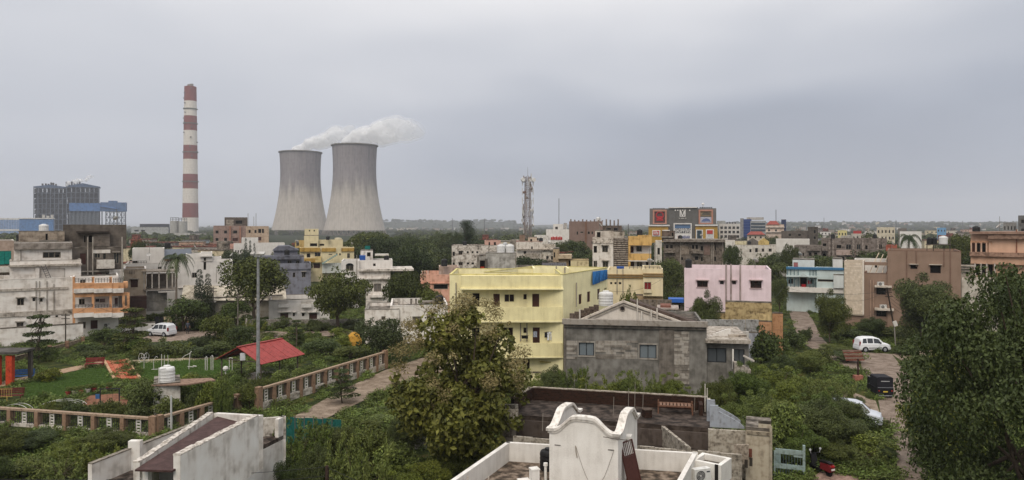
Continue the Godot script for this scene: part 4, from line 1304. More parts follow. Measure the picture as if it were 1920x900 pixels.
# ---- houses in the middle ----
func houses_middle() -> void:
	var white := mat("d9d5cd", "worn", 7.0)
	var white2 := mat("dedad3", "clean", 7.0)
	var yellow := mat("f2e9ba", "clean", 8.0)
	var yellow2 := mat("ece1ae", "clean", 6.0)
	var conc := mat("8f8a82", "concrete", 6.0)
	var iron := metal("4a4643", 0.6)
	# the yellow house
	var b := bld("apartment_house", "pale yellow three storey house with brown doors and plain balcony walls", 843, 67, 1055, 65)
	var o := {"frame": mat("e4dcb0", "clean"), "pane": mat("2b1f1c", "clean", 2.0, 0.3), "cap": mat("cdc382", "worn"), "shade": mat("b9ac74", "worn")}
	lvl(b, 843, 1055, 515, 702, 0, 9, yellow, [["f", 885, 549, 900, 576, "o"], ["f", 925, 551, 937, 577, "d"], ["f", 945, 551, 965, 567, "w"], ["f", 981, 551, 988, 562, "w"], ["f", 998, 551, 1011, 578, "d"], ["f", 1023, 552, 1040, 575, "w"],
		["f", 942, 613, 963, 632, "w"], ["f", 981, 614, 988, 625, "w"], ["f", 999, 614, 1012, 643, "d"], ["f", 1023, 615, 1040, 638, "w"], ["f", 884, 614, 900, 640, "o"], ["f", 923, 614, 936, 641, "d"],
		["f", 980, 673, 994, 695, "w"], ["f", 1015, 680, 1037, 699, "wc"], ["f", 900, 676, 930, 699, "w"]], o)
	lvl(b, 843, 1055, 700, -1, 0, 9, yellow, [], {"p": 0})
	# the bent side wall that runs back to the right
	var a1 := Vector2(X(1055, 65), 65.05)
	var a2 := Vector2(X(1139, 76), 76)
	var sb := bld("house_wing", "long pale yellow side wing with narrow brown windows and a blue cloth", 1055.5, 65.1, 1139, 76)
	lvl(sb, 1055.5, 1139, 515, -1, 0, 8, yellow, [["f", 1085, 551, 1091, 571, "d"], ["f", 1101, 546, 1107, 567, "d"], ["f", 1120, 541, 1125, 562, "d"], ["f", 1133, 539, 1138, 545, "w"]], o)
	fpipe(sb, 1081, 530, 575, 0.1)
	for f in [[604, 575.5, 1.05], [671, 643.5, 1.05]]:
		fb(b, "balcony_wall", 880 if f[0] < 650 else 862, f[1], 1054, f[0], 0.85, 1.0, yellow2)
		fb(b, "balcony_slab", 862, f[0] - 2, 1056, f[0] + 0.6, 0.002, 1.04, yellow)
		fb(b, "balcony_end", 1051, f[1], 1054, f[0] - 2, 0.002, 0.848, yellow2)
		fb(b, "balcony_handrail", 866, f[1] + 0.2, 1012, f[1] + 1.6, 0.8, 0.83, mat("6b5c4c"))
	fb(b, "parapet_box", 864, 517, 1056, 541, 0.002, 0.85, yellow2)
	fb(b, "sunshade_slab", 863, 541, 1057, 543.5, 0.002, 1.05, yellow)
	for x in [855, 976, 988]:
		fpipe(b, x, 530 if x < 900 else 606, 575 if x < 900 else 640, 0.1)
	for q in [[848, 556], [871, 550], [931, 594]]:
		fb(b, "small_lamp", q[0], q[1], q[0] + 1.5, q[1] + 2.5, 0.002, 0.15, iron)
	lvl(b, 1000, 1068, 503, 516, -8, 4, yellow, [], {"p": 0.5})
	for q in [[1043, 499], [1059, 501]]:
		fpipe(b, q[0], q[1], 513, -7.9, 0.06)
	# washing, on the balcony and over the parapet
	cloth("dark top hanging by the lower balcony door of the yellow house", b, 1021, 623, 1026, 633, 0.5, "25262b", 1)
	cloth("pale trousers hanging beside the dark top on the yellow house", b, 1026, 622, 1034, 638, 0.5, "d8dce2", 2)
	cloth("checked shirt hanging at the lower brown door of the yellow house", b, 1000, 621, 1007, 632, 0.5, "9fa6b4", 3)
	cloth("black cloth drooping near the lower small window of the yellow house", b, 978, 629, 990, 635, 0.5, "1d1c1c", 4)
	var bl := thing("blue_sheet", "blue cloth sheet hung over the parapet of the yellow side wing", "cloth", sb.n.position, sb.n.rotation.y)
	for k in 4:
		var mb := MB.new()
		var c0 := hit(sb, 1111 + k * 7, 509 - k, 0.1)
		var c1 := hit(sb, 1118 + k * 7, 508.5 - k, 0.1)
		var e0 := hit(sb, 1111 + k * 7, 534 - k * 3 + (k % 2), 0.22)
		var e1 := hit(sb, 1118 + k * 7, 532.5 - k * 3, 0.14)
		var m0 := c0.lerp(e1, 0.5) + Vector3(0, 0.25 if k % 2 else 0.15, 0.14)
		for q in [[c0, c1, m0], [c1, e1, m0], [e1, e0, m0], [e0, c0, m0]]:
			mb.tri(q[2], q[1], q[0]) if (q[1] - q[0]).cross(q[2] - q[0]).z < 0 else mb.tri(q[0], q[1], q[2])
		part(bl, "fold", mb, mat(["2f6fae", "2a659f"][k % 2], "worn", 2.0))
	# grey stair tower with tanks behind it
	b = bld("house", "raw grey concrete roof tower carrying white water tanks behind the yellow house", 897, 86, 1002, 87)
	lvl(b, 911, 968, 475, -1, 0, 5, mat("b5b4b0", "concrete", 5.0), [], {"p": 0.3, "cap": conc})
	lvl(b, 897, 912, 480, -1, -2, 3, mat("a5a29c", "concrete", 5.0), [["f", 899, 488, 910, 512, "o"]], {"p": 0})
	lvl(b, 968, 1002, 501, -1, 0.2, 5, conc, [], {"p": 0.4})
	fb(b, "column", 894, 478, 898, 514, -0.3, 0.3, conc)
	fb(b, "column", 909, 485, 914, 514, 0.05, 0.35, mat("5f5a55", "worn"))
	fb(b, "red_panel", 901, 500, 908, 508, -1.98, -1.9, mat("b8412c", "worn", 2.0))
	fpipe(b, 967, 478, 513, 0.1, 0.06)
	for q in [[939.5, "left"], [956, "right"]]:
		tank("big white water tank, the %s of two on the grey roof tower" % q[1], b.n.transform * hit(b, q[0], 475.5, -2), 0.5, 1.15)
	tank("small grey tank standing behind the two big white tanks", b.n.transform * hit(b, 947, 465, -4.2), 0.3, 0.7, "bfc0c0", "")
	# old white flats behind
	b = bld("apartment_house", "long stained white flats with small windows behind the grey roof tower", 847, 165, 938, 167)
	lvl(b, 847, 938, 460, -1, 0, 9, mat("d3cdc4", "mould", 7.0), [["f", 860, 471, 867, 478, "wc"], ["f", 860, 492, 867, 498, "wc"], ["f", 875, 471, 879, 475, "o"], ["f", 884, 471, 888, 475, "o"], ["f", 893, 471, 897, 475, "o"], ["f", 875, 492, 880, 496, "o"], ["f", 884, 492, 889, 496, "o"], ["f", 848.5, 472, 853, 480, "o"], ["f", 848.5, 492, 853, 499, "o"]], {"p": 0.6, "cap": mat("5d564f", "mould")})
	lvl(b, 909, 939, 451, 461, -3, 5, mat("c49f90", "worn"), [["f", 916, 454, 919, 460, "o"], ["f", 926, 454, 930, 460, "o"]], {"p": 0.3})
	b = bld("apartment_house", "mottled old flats with a red roof line under the phone mast", 968, 190, 1042, 192)
	lvl(b, 968, 1017, 453, -1, 0, 10, mat("d2cbc0", "worn", 7.0), [["f", 996, 462, 999, 468, "o"], ["f", 982, 471, 987, 476, "o"], ["f", 972, 483, 978, 492, "o"]], {"p": 0.6, "cap": mat("93483c", "worn")})
	lvl(b, 1016, 1042, 459, -1, 0.3, 10, mat("cfc8bc", "mould", 7.0), [["f", 1024, 480, 1029, 487, "o"], ["f", 1033, 480, 1037, 487, "o"], ["f", 1020, 467, 1023, 471, "o"]], {"p": 0.5})
	for y in [467, 487]:
		fb(b, "floor_slab", 969, y, 1042, y + 2.2, 0.31, 0.9, mat("a59c90", "mould", 5.0))
	fb(b, "balcony", 985, 475, 1012, 485, 0.002, 1.0, mat("a8a196", "mould", 4.0))
	for k in 4:
		fb(b, "pillar", 1000 + k * 9, 485, 1002 + k * 9, 498, 0.302, 0.6, mat("bdb5a8", "mould", 4.0))
	lvl(b, 974, 984, 441, 454, -3, 4, mat("85705f", "worn"), [], {"p": 0})
	lvl(b, 990, 1007, 445, 454, -4, 4, mat("c8b6a2", "worn"), [["f", 994, 448, 998, 453, "o"]], {"p": 0})
	b = bld("house", "small tan houses with flat slabs right of the mottled flats", 1037, 135, 1104, 136)
	lvl(b, 1037, 1048, 467, -1, 0, 6, mat("a9967c", "worn"), [["f", 1038, 473, 1041, 483, "o"]], {"p": 0})
	lvl(b, 1047, 1071, 483, -1, -0.5, 6, mat("a58f72", "worn"), [["f", 1066, 488, 1070, 501, "o"]], {"p": 0, "lip": 0.3})
	fb(b, "roof_slab", 1046, 478, 1072, 485, -5, 0.3, mat("b7a68c", "worn"))
	lvl(b, 1070, 1104, 488, -1, 1, 6, mat("cdbf96", "worn"), [], {"p": 0.3, "cap": mat("8a765c", "worn")})
	b = bld("parapet_wall", "grey mesh covered roof clutter behind the pale yellow parapet", 1016, 120, 1062, 120, "wall")
	lvl(b, 1016, 1062, 493, -1, 0, 0.3, mat("75757d", "worn", 2.0), [], {"p": 0})
	# far blocks
	b = bld("shop_building", "white building with red lettering left of the brown block", 1024, 300, 1067, 302, "building")
	lvl(b, 1024, 1067, 430, -1, 0, 12, white2, [], {"p": 0.6})
	lvl(b, 1037, 1056, 420, 431, -3, 6, white2, [["f", 1041, 425, 1046, 430, "w"]], {"p": 0.3})
	lvl(b, 1057, 1063, 419, 431, -2, 4, mat("b4b0aa", "worn"), [], {"p": 0})
	for k in 7:
		fb(b, "letter", 1033 + k * 3.1, 444.5 - (k % 2), 1035.4 + k * 3.1, 449.5, 0.05, 0.3, mat("b82a28", "clean", 3.0))
	fpipe(b, 1048, 372, 421, -5, 0.15, metal("77777a"))
	lvl(b, 1002, 1028, 441, -1, 3, 8, white, [["f", 1006, 446, 1010, 451, "o"]], {"p": 0.4})
	b = bld("apartment_house", "unfinished brown block with bare column rods on its roof", 1067, 262, 1166, 264)
	var br := mat("857066", "clean", 9.0)
	lvl(b, 1067, 1130, 415, -1, 0, 14, br, [["f", 1081, 434, 1084, 440, "o"], ["f", 1088, 434, 1094, 437, "o"], ["f", 1102, 434, 1106, 439, "o"], ["f", 1109, 434, 1112, 439, "o"], ["f", 1092, 452, 1096, 457, "o"], ["f", 1109, 452, 1112, 457, "o"]], {"p": 0.8})
	fb(b, "column_strip", 1097, 416, 1100, 470, 0.002, 0.4, mat("7b5c4b", "clean"))
	lvl(b, 1130, 1166, 423, -1, -0.8, 13, mat("6d5f55", "concrete"), [["f", 1136, 427, 1146, 433, "o"], ["f", 1150, 427, 1160, 433, "o"]], {"p": 0.3})
	for k in 13:
		var x: float = 1069 + k * 7.4
		fb(b, "bare_column", x, 411 + (k * 7 % 3), x + 2.6, 424 if x > 1129 else 415, -2.5 - (k % 3) * 2, -2.0 - (k % 3) * 2, mat("8b7f76", "concrete", 3.0))
	tank("white water tank among the bare rods of the brown block", b.n.transform * hit(b, 1122, 415, -5), 0.9, 1.5)
	mast()
	# tall white and orange house
	b = bld("apartment_house", "white and orange house with a slatted stair wall in the middle", 1111, 106, 1222, 108)
	lvl(b, 1111, 1150, 446, -1, 0, 8, mat("dad4ca", "worn", 6.0), [["f", 1113, 461, 1119.5, 474, "o"], ["f", 1129, 461, 1140, 473, "wc"], ["f", 1113, 489, 1119.5, 502, "w"], ["f", 1130, 490, 1140.5, 501, "wc"]], {"p": 0.7, "cap": mat("b8b0a5", "mould")})
	fb(b, "stained_band", 1111, 447, 1150, 456, 0.002, 0.12, mat("cfc8bd", "mould", 3.0))
	lvl(b, 1150, 1178, 446, -1, -0.6, 6, mat("6f675f", "worn"), [], {"p": 0.3})
	for k in 14:
		fb(b, "slat", 1150.5, 447 + k * 4, 1177.5, 449.2 + k * 4, -0.55, 0.05, mat("a49a8e", "mould", 3.0))
	var og := mat("cfaa6c", "worn", 6.0)
	lvl(b, 1178, 1221, 459, -1, -1.0, 7, white2, [["f", 1193, 461, 1203.5, 472, "w"], ["f", 1182, 462, 1188, 474, "d"], ["f", 1182, 491, 1189, 502, "d"], ["f", 1194, 491, 1204, 502, "w"], ["f", 1211, 491, 1216, 503, "o"]], {"p": 0})
	fb(b, "parapet", 1178, 443, 1222, 459, -0.9, 0.1, og)
	fb(b, "parapet", 1196, 441, 1222, 443, -0.9, 0.1, og)
	fb(b, "balcony", 1179, 475.5, 1221, 489, -0.15, 0.1, og)
	fb(b, "balcony_slab", 1178, 488.5, 1226, 490, -0.98, 0.12, white)
	fb(b, "balcony_slab", 1178, 458.5, 1222, 460, -0.98, 0.12, og)
	fb(b, "column", 1178, 459, 1182, 503, -0.3, 0.08, og)
	fpipe(b, 1227.5, 455, 515, 0.1, 0.07)
	lvl(b, 1116, 1150, 433, 447, -2.5, 4, mat("c9c1b5", "worn"), [["f", 1119, 435, 1126, 445, "o"]], {"p": 0})
	lvl(b, 1150, 1171, 435, 447, -2.2, 4, mat("bbb3a6", "mould"), [], {"p": 0})
	for k in 5:
		fpipe(b, 1138 + k * 10, 420 + k % 2 * 4, 446, -3, 0.05, iron)
	# cream house below it
	b = bld("house", "cream two storey house with brown cornice lines and a red curtained window", 1138, 92, 1240, 92)
	var cr := mat("e2d3ae", "clean", 7.0)
	lvl(b, 1138, 1207, 506, -1, 0, 8, cr, [["f", 1144, 529, 1148, 533, "o"], ["f", 1152, 529, 1156, 533, "o"], ["f", 1160, 529, 1165, 533, "o"]], {"p": 0.7})
	lvl(b, 1206, 1243, 504, 555, 0.7, 8.6, cr, [["f", 1208, 529, 1221, 543, "g"]], {"p": 0.7, "pane": mat("7e2526", "worn", 1.0)})
	lvl(b, 1190, 1243, 554, -1, 0.3, 8, mat("a08b6d", "worn"), [], {"p": 0})
	for y in [514, 518.5]:
		fb(b, "cornice", 1138, y + 1, 1206, y + 2.4, 0.002, 0.2, mat("8f7348", "worn"))
		fb(b, "cornice", 1206, y - 1, 1244, y + 0.4, 0.702, 0.9, mat("8f7348", "worn"))
	fb(b, "ledge", 1207, 543, 1222, 549, 0.702, 1.0, mat("dccfae", "clean"))
	for x in [1157, 1168]:
		fpipe(b, x, 503, 552)
	fb(b, "roof_bundle", 1156, 500, 1170, 504, -2, -1, mat("35569a", "worn", 1.0))
	rail(b, 1180, 1240, 500, 504, -0.1, iron, 2, 8)
	# pink house
	b = bld("house", "pale pink box house with three pipes down its blank front", 1283, 92, 1446, 93)
	lvl(b, 1283, 1446, 503, -1, 0, 10, mat("e9d5da", "clean", 9.0), [["f", 1307, 527, 1327, 538, "vcb"], ["f", 1350, 527, 1357, 533, "wc"], ["f", 1373, 527, 1380, 533, "wc"], ["f", 1407, 527, 1428, 540, "vcb"]], {"p": 0.6, "frame": mat("4e3530"), "shade": mat("b29f9c")})
	for x in [1361.5, 1370.5, 1388]:
		fpipe(b, x, 495, 563, 0.12, 0.1, mat("a89a97", "worn"))
	# old walls in front of it
	b = bld("compound_wall", "tall old yellowish wall with black stains before the pink house", 1360, 80, 1447, 80, "wall")
	lvl(b, 1360, 1447, 566, -1, 0, 0.35, mat("bba77c", "mould", 4.5), [], {"p": 0})
	fb(b, "plaster_patch", 1423, 590, 1443, 603, 0.002, 0.04, mat("cfb98a", "worn"))
	lvl(b, 1423, 1447, 603, -1, 0.05, 0.45, mat("b58a68", "worn", 3.0), [], {"p": 0})
	b = bld("compound_wall", "orange wall end at the right of the old yellowish wall", 1447, 79, 1468, 80, "wall")
	lvl(b, 1448, 1468, 588, -1, 0, 0.4, mat("b08562", "worn", 3.0), [], {"p": 0})
	b = bld("compound_wall", "low stained yellow wall under the round tree of the pink house", 1262, 82, 1361, 82, "wall")
	lvl(b, 1262, 1360, 585, -1, 0, 0.3, mat("b7a379", "mould", 4.0), [], {"p": 0})
	b = bld("compound_wall", "grey streaked concrete wall before the yellow walls", 1296, 74, 1423, 75, "wall")
	for k in 5:
		fb(b, "wall_panel", 1298 + k * 25, 600, 1298 + k * 25 + 24.6, 621, -0.25, 0, mat("a3a4a3", "mould", 3.5))
	lvl(b, 1320, 1423, 621, -1, 0.05, 0.4, mat("a7abb3", "worn", 5.0), [], {"p": 0})
	b = bld("shed", "low shed with a bright blue roof sheet left of the pink house", 1254, 88, 1282, 88)
	lvl(b, 1256, 1281, 566, -1, 0, 2.5, mat("5b5650", "worn"), [["f", 1262, 570, 1277, 580, "o"]], {"p": 0})
	fb(b, "roof_sheet", 1253, 561, 1282, 567, -1.5, 0.6, mat("2f62b4", "clean", 3.0, 0.5))
	b = bld("outhouse", "small white outhouse with a rusty roof behind the grey house", 1236, 78, 1268, 78)
	lvl(b, 1236, 1268, 580, -1, 0, 3, white, [], {"p": 0, "lip": 0.25, "roof": mat("a59a93", "worn")})
	fb(b, "roof_sheet", 1238, 573, 1258, 577, -2.5, -0.3, mat("7d564a", "worn", 3.0))
	b = bld("garden_wall", "grey block wall with pillars behind the grey house gable", 1190, 83, 1262, 83, "wall")
	for k in 5:
		fb(b, "block_panel", 1190 + k * 14, 562, 1203.5 + k * 14, 590, -0.2, 0, mat("7d746b", "mould", 3.0))
	grey_house()

func cloth(label: String, b: Dictionary, x0: float, y0: float, x1: float, y1: float, z: float, hex: String, seed_: int) -> void:
	var o := thing("hanging_clothes", label, "clothes", b.n.position, b.n.rotation.y, "washing on the yellow house")
	var mb := MB.new()
	for i in 4:
		for j in 4:
			var q := []
			for c in [[i, j + 1], [i + 1, j + 1], [i + 1, j], [i, j]]:
				var p := hit(b, lerpf(x0, x1, c[0] / 4.0), lerpf(y0, y1, c[1] / 4.0), z)
				q.append(p + Vector3(0, 0, 0.06 * sin(c[0] * 2.3 + seed_ + c[1] * 0.7)))
			if seed_ == 2 and j > 0 and i == 2:
				continue
			mb.quad(q[0], q[1], q[2], q[3])
			var k := Vector3(0, 0, -0.02)
			mb.quad(q[3] + k, q[2] + k, q[1] + k, q[0] + k)
	part(o, "fabric", mb, mat(hex, "worn", 1.0))
	var line := MB.new()
	line.cyl(hit(b, x0 - 2, y0, z), hit(b, x1 + 2, y0, z), 0.012, 0.012, 4)
	part(o, "line", line, mat("3a3835"))

func mast() -> void:
	var d := 200.0
	var o := thing("phone_mast", "tall lattice phone mast hung with antennas above the old flats", "mast", Vector3(X(989.5, d), Y(447, d), -d), 0.3)
	var top := Y(331, d) - Y(447, d)
	var steel := mat("8c817c", "worn", 3.0)
	var r := func(y: float) -> float: return lerpf(1.15, 0.85, y / top)
	for k in 4:
		var a := TAU * k / 4 + PI / 4
		var mb := MB.new()
		mb.cyl(Vector3(cos(a) * r.call(0.0), 0, sin(a) * r.call(0.0)), Vector3(cos(a) * r.call(top), top, sin(a) * r.call(top)), 0.09, 0.07, 5)
		part(o, "leg", mb, steel)
	rng.seed = 77
	var brace := MB.new()
	var n := 14
	for j in n:
		var y0 := top * j / n
		var y1 := top * (j + 1) / n
		for k in 4:
			var a := TAU * k / 4 + PI / 4
			var b := a + PI / 2
			var p := Vector3(cos(a) * r.call(y0), y0, sin(a) * r.call(y0))
			var q := Vector3(cos(b) * r.call(y1), y1, sin(b) * r.call(y1))
			brace.cyl(p, q, 0.05, 0.05, 4, false)
			brace.cyl(Vector3(cos(b) * r.call(y0), y0, sin(b) * r.call(y0)), Vector3(cos(a) * r.call(y1), y1, sin(a) * r.call(y1)), 0.05, 0.05, 4, false)
			brace.cyl(p, Vector3(cos(b) * r.call(y0), y0, sin(b) * r.call(y0)), 0.05, 0.05, 4, false)
	part(o, "bracing", brace, steel).set_meta("kind", "stuff")
	for k in 40:
		var y := top * (1 - pow(R(0, 1), 1.3) * 0.88)
		var a := R(0, TAU)
		var rr: float = r.call(y) + R(0.05, 0.42)
		var at := Vector3(cos(a) * rr, y, sin(a) * rr)
		var mb := MB.new()
		if k < 26:
			mb.box(Vector3(-0.13, -0.8, -0.07), Vector3(0.13, 0.8, 0.07), Transform3D(Basis(Vector3.UP, -a), at))
			part(o, "panel_antenna", mb, mat(["c9c9c7", "a59b95", "8c7f79", "b9b6b2"][k % 4], "worn"))
		elif k < 36:
			mb.cyl(at, at + Vector3(cos(a), 0, sin(a)) * 0.3, 0.42, 0.42, 12)
			part(o, "dish", mb, mat(["d6d6d4", "9a908b"][k % 2], "worn"))
		else:
			mb.box(at - Vector3(0.2, 0.3, 0.2), at + Vector3(0.2, 0.3, 0.2))
			part(o, "radio_box", mb, mat(["7d6a64", "a09a96"][k % 2], "worn"))
	for k in 2:
		var dd := MB.new()
		var x: float = -1.55 if k == 0 else 1.55
		dd.cyl(Vector3(x, top - 0.9, 0.4), Vector3(x, top - 0.9, 0.7), 0.6, 0.55, 14)
		part(o, "dish", dd, mat("dededc", "clean"))
		for s in 5:
			var pl := MB.new()
			pl.box(Vector3(x - 0.1, top * (0.25 + 0.15 * s), 0), Vector3(x + 0.1, top * (0.25 + 0.15 * s) + 1.9, 0.15))
			part(o, "panel_antenna", pl, mat("d2d2d0", "clean"))
			var arm := MB.new()
			arm.bar(Vector3(x, top * (0.25 + 0.15 * s) + 1.0, 0.05), Vector3(signf(x) * 0.6, top * (0.25 + 0.15 * s) + 1.0, 0.05), 0.08, 0.08)
			part(o, "arm", arm, steel)
	var rod := MB.new()
	rod.cyl(Vector3(0, top, 0), Vector3(0, top + 2.6, 0), 0.05, 0.03, 5)
	part(o, "lightning_rod", rod, steel)

func grey_house() -> void:
	var d := 62.0
	var g := mat("878580", "concrete", 6.0)
	var b := bld("house", "unplastered grey house with a white gable on its roof and black framed windows", 1057, d, 1325, d)
	var fr := {"frame": mat("26282b", "clean", 1.0, 0.4), "pane": glass("6f777c", 0.1), "p": 0.25, "roof": mat("6f6860", "roof", 5.0)}
	lvl(b, 1057, 1325, 607, -1, 0, 11, g, [["f", 1085, 642, 1114, 667, "g"], ["f", 1199, 646, 1231, 672, "g"]], fr)
	for s in [[1083, 640, 1116, 669], [1197, 644, 1233, 674]]:
		for q in [[s[0], s[1], s[2], s[1] + 2], [s[0], s[3] - 2, s[2], s[3]], [s[0], s[1] + 2, s[0] + 2, s[3] - 2], [s[2] - 2, s[1] + 2, s[2], s[3] - 2]]:
			fb(b, "window_surround", q[0], q[1], q[2], q[3], 0.002, 0.05, mat("9a958d", "worn"))
	fb(b, "cornice", 1054, 604, 1327, 608, 0.002, 0.45, mat("979087", "worn", 4.0))
	fb(b, "cornice", 1057, 608.2, 1325, 613, 0.002, 0.22, mat("817b74", "concrete", 3.0))
	for x in [1057, 1236]:
		fb(b, "pilaster", x, 613, x + (4 if x < 1100 else 28), 760, 0.002, 0.12, mat("7b756e", "concrete", 4.0))
	rng.seed = 8
	var blk := [mat("98928a", "worn", 4.0), mat("8d877f", "concrete", 4.0), mat("a29c93", "worn", 4.0)]
	for k in 19: # bare blocks up the right pier
		var y := 622.0 + k * 5.2
		var x := 1264.0
		while x < 1292:
			var w := minf(R(9, 20), 1293 - x)
			fb(b, "block", x, y, x + w - 0.5, y + 4.6, 0.002, R(0.05, 0.11), blk[rng.randi() % 3])
			x += w
	for k in 8: # and courses that show round the windows
		var y := 639.0 + k * 4.3
		for s in [[1062, 1083], [1117, 1196]]:
			var x: float = s[0]
			while x < s[1] - 2:
				var w := minf(R(10, 24), s[1] - x)
				if rng.randf() < 0.85:
					fb(b, "block", x, y, x + w - 0.6, y + 3.7, 0.002, R(0.015, 0.05), blk[rng.randi() % 3])
				x += w
	# white gable wall standing on the roof, with its long dark lean-to behind
	var gw := MB.new()
	var l := hit(b, 1088, 601, -0.8)
	var r := hit(b, 1290, 609, -0.8)
	var t := hit(b, 1169, 566, -0.8)
	gw.extrude([Vector2(l.x, l.y), Vector2(r.x, l.y - 0.2), Vector2(t.x, t.y)], -1.0, -0.8)
	part(b.n, "gable_wall", gw, mat("ddd5ca", "clean", 5.0))
	for s in [[l, 0], [Vector3(r.x, l.y - 0.2, r.z), 1]]:
		var bar := MB.new()
		bar.bar(Vector3(s[0].x, s[0].y + 0.05, -0.75), Vector3(t.x, t.y + 0.05, -0.75), 0.5, 0.16)
		part(b.n, "gable_coping", bar, mat("c9c0b4", "worn", 3.0))
		var bar2 := MB.new()
		bar2.bar(Vector3(s[0].x, s[0].y - 0.22, -0.72), Vector3(t.x, t.y - 0.22, -0.72), 0.12, 0.1)
		part(b.n, "gable_moulding", bar2, mat("cbc2b6", "worn", 3.0))
	var ring := MB.new()
	ring.ring(hit(b, 1167, 579, -0.76), 0.2, 0.04, Vector3.BACK, 14)
	part(b.n, "vent_ring", ring, mat("8a8076", "worn"))
	var vent := MB.new()
	vent.cyl(hit(b, 1167, 579, -0.795), hit(b, 1167, 579, -0.77), 0.17, 0.17, 14)
	part(b.n, "vent", vent, mat("2a2726"))
	var lean := MB.new()
	var t2 := hit(b, 1181, 562, -1.3)
	var r2 := hit(b, 1322, 611, -1.3)
	for k in 1:
		lean.quad(Vector3(t2.x, t2.y, -1.1), Vector3(r2.x, r2.y, -1.1), Vector3(r2.x, r2.y, -3.0), Vector3(t2.x, t2.y, -3.0))
		lean.extrude([Vector2(t2.x, t2.y - 0.12), Vector2(r2.x - 1, r2.y - 0.12), Vector2(r2.x, r2.y - 0.12), Vector2(r2.x, r2.y - 0.01), Vector2(t2.x, t2.y - 0.01)], -3.0, -1.1)
	part(b.n, "lean_to_roof", lean, mat("5e514a", "mould", 4.0))
	for q in [[1090, 1128, -1.2, -6.0]]:
		for k in 6:
			fb(b, "parapet_block", 1068 + k * 9, 588 - k * 3.2, 1077.5 + k * 9, 601 - k * 3.2, -2.0 - k * 1.2, -1.7 - k * 1.2, mat("6b5f57", "mould", 2.0))
	lvl(b, 1075, 1100, 592, 604, -3, 5, mat("5c4b44", "mould"), [], {"p": 0.2})
	fb(b, "roof_pipe", 1086, 599.5, 1194, 600.8, -0.5, -0.42, mat("c9c3ba", "worn"))
	for x in [1087, 1195, 1203, 1221, 1232]:
		fpipe(b, x, 560 if x == 1195 else 578 + (x % 7), 603, -0.45, 0.07 if x != 1195 else 0.05, mat("cdc7bd", "worn"))
	tank("white ribbed water tank behind the white gable of the grey house", b.n.transform * hit(b, 1136, 573, -5), 0.66, 1.35)
	# the lower wing on the right
	lvl(b, 1325, 1404, 640, -1, -0.4, 8, g, [["f", 1325.5, 653, 1362, 679, "g"], ["f", 1376, 655, 1396, 683, "g"]], {"frame": mat("26282b", "clean", 1.0, 0.4), "pane": glass("4c5054", 0.1), "p": 0})
	fb(b, "roof_slab", 1323, 638, 1408, 643, -8, 0.3, mat("b4ada3", "mould", 4.0))
	fb(b, "white_post", 1373, 655, 1376, 692, 0.1, 0.25, white_paint())
	var arcs := MB.new()
	var a0 := hit(b, 1326, 637, -2)
	for k in 8:
		var u := k / 8.0
		arcs.box(a0 + Vector3(u * 1.9, 0, 0), a0 + Vector3((u + 0.125) * 1.9, 0.25 + 0.75 * sin(u * PI * 0.5), 0.3))
	part(b.n, "curved_wall", arcs, white_paint())
	fb(b, "roof_wall", 1350, 622, 1404, 636, -5.5, -5.2, mat("b9b5ae", "worn"))
	fb(b, "roof_wall", 1366, 628, 1400, 638, -1.5, -1.2, mat("b5aca0", "mould"))
	var sl := MB.new()
	sl.bar(hit(b, 1394, 667, 1.2), hit(b, 1414, 677, 1.2), 0.3, 0.12)
	part(b.n, "stair_wall", sl, mat("b9b3aa", "worn"))
	for k in 5:
		fb(b, "stair_step", 1377 + k * 6, 681 + k * 3, 1384 + k * 6, 700, 0.3, 1.3, mat("aaa49b", "mould"))

func white_paint() -> Material: return mat("dedad3", "clean", 3.0)

# ---- houses on the right and beyond ----
func lettering(parent: Node3D, called: String, text: String, at: Vector3, h: float, m: Material, wide := 0.0, bold := true) -> void:
	var t := TextMesh.new()
	t.text = text
	var f := SystemFont.new()
	f.font_names = PackedStringArray(["Droid Sans"])
	f.font_weight = 700 if bold else 400
	t.font = f
	t.font_size = 48
	t.pixel_size = h / 34.0
	t.depth = h * 0.08
	var o := put(parent, called, t, m)
	o.position = at
	if wide > 0:
		o.scale.x = wide / maxf(t.get_aabb().size.x, 0.01)

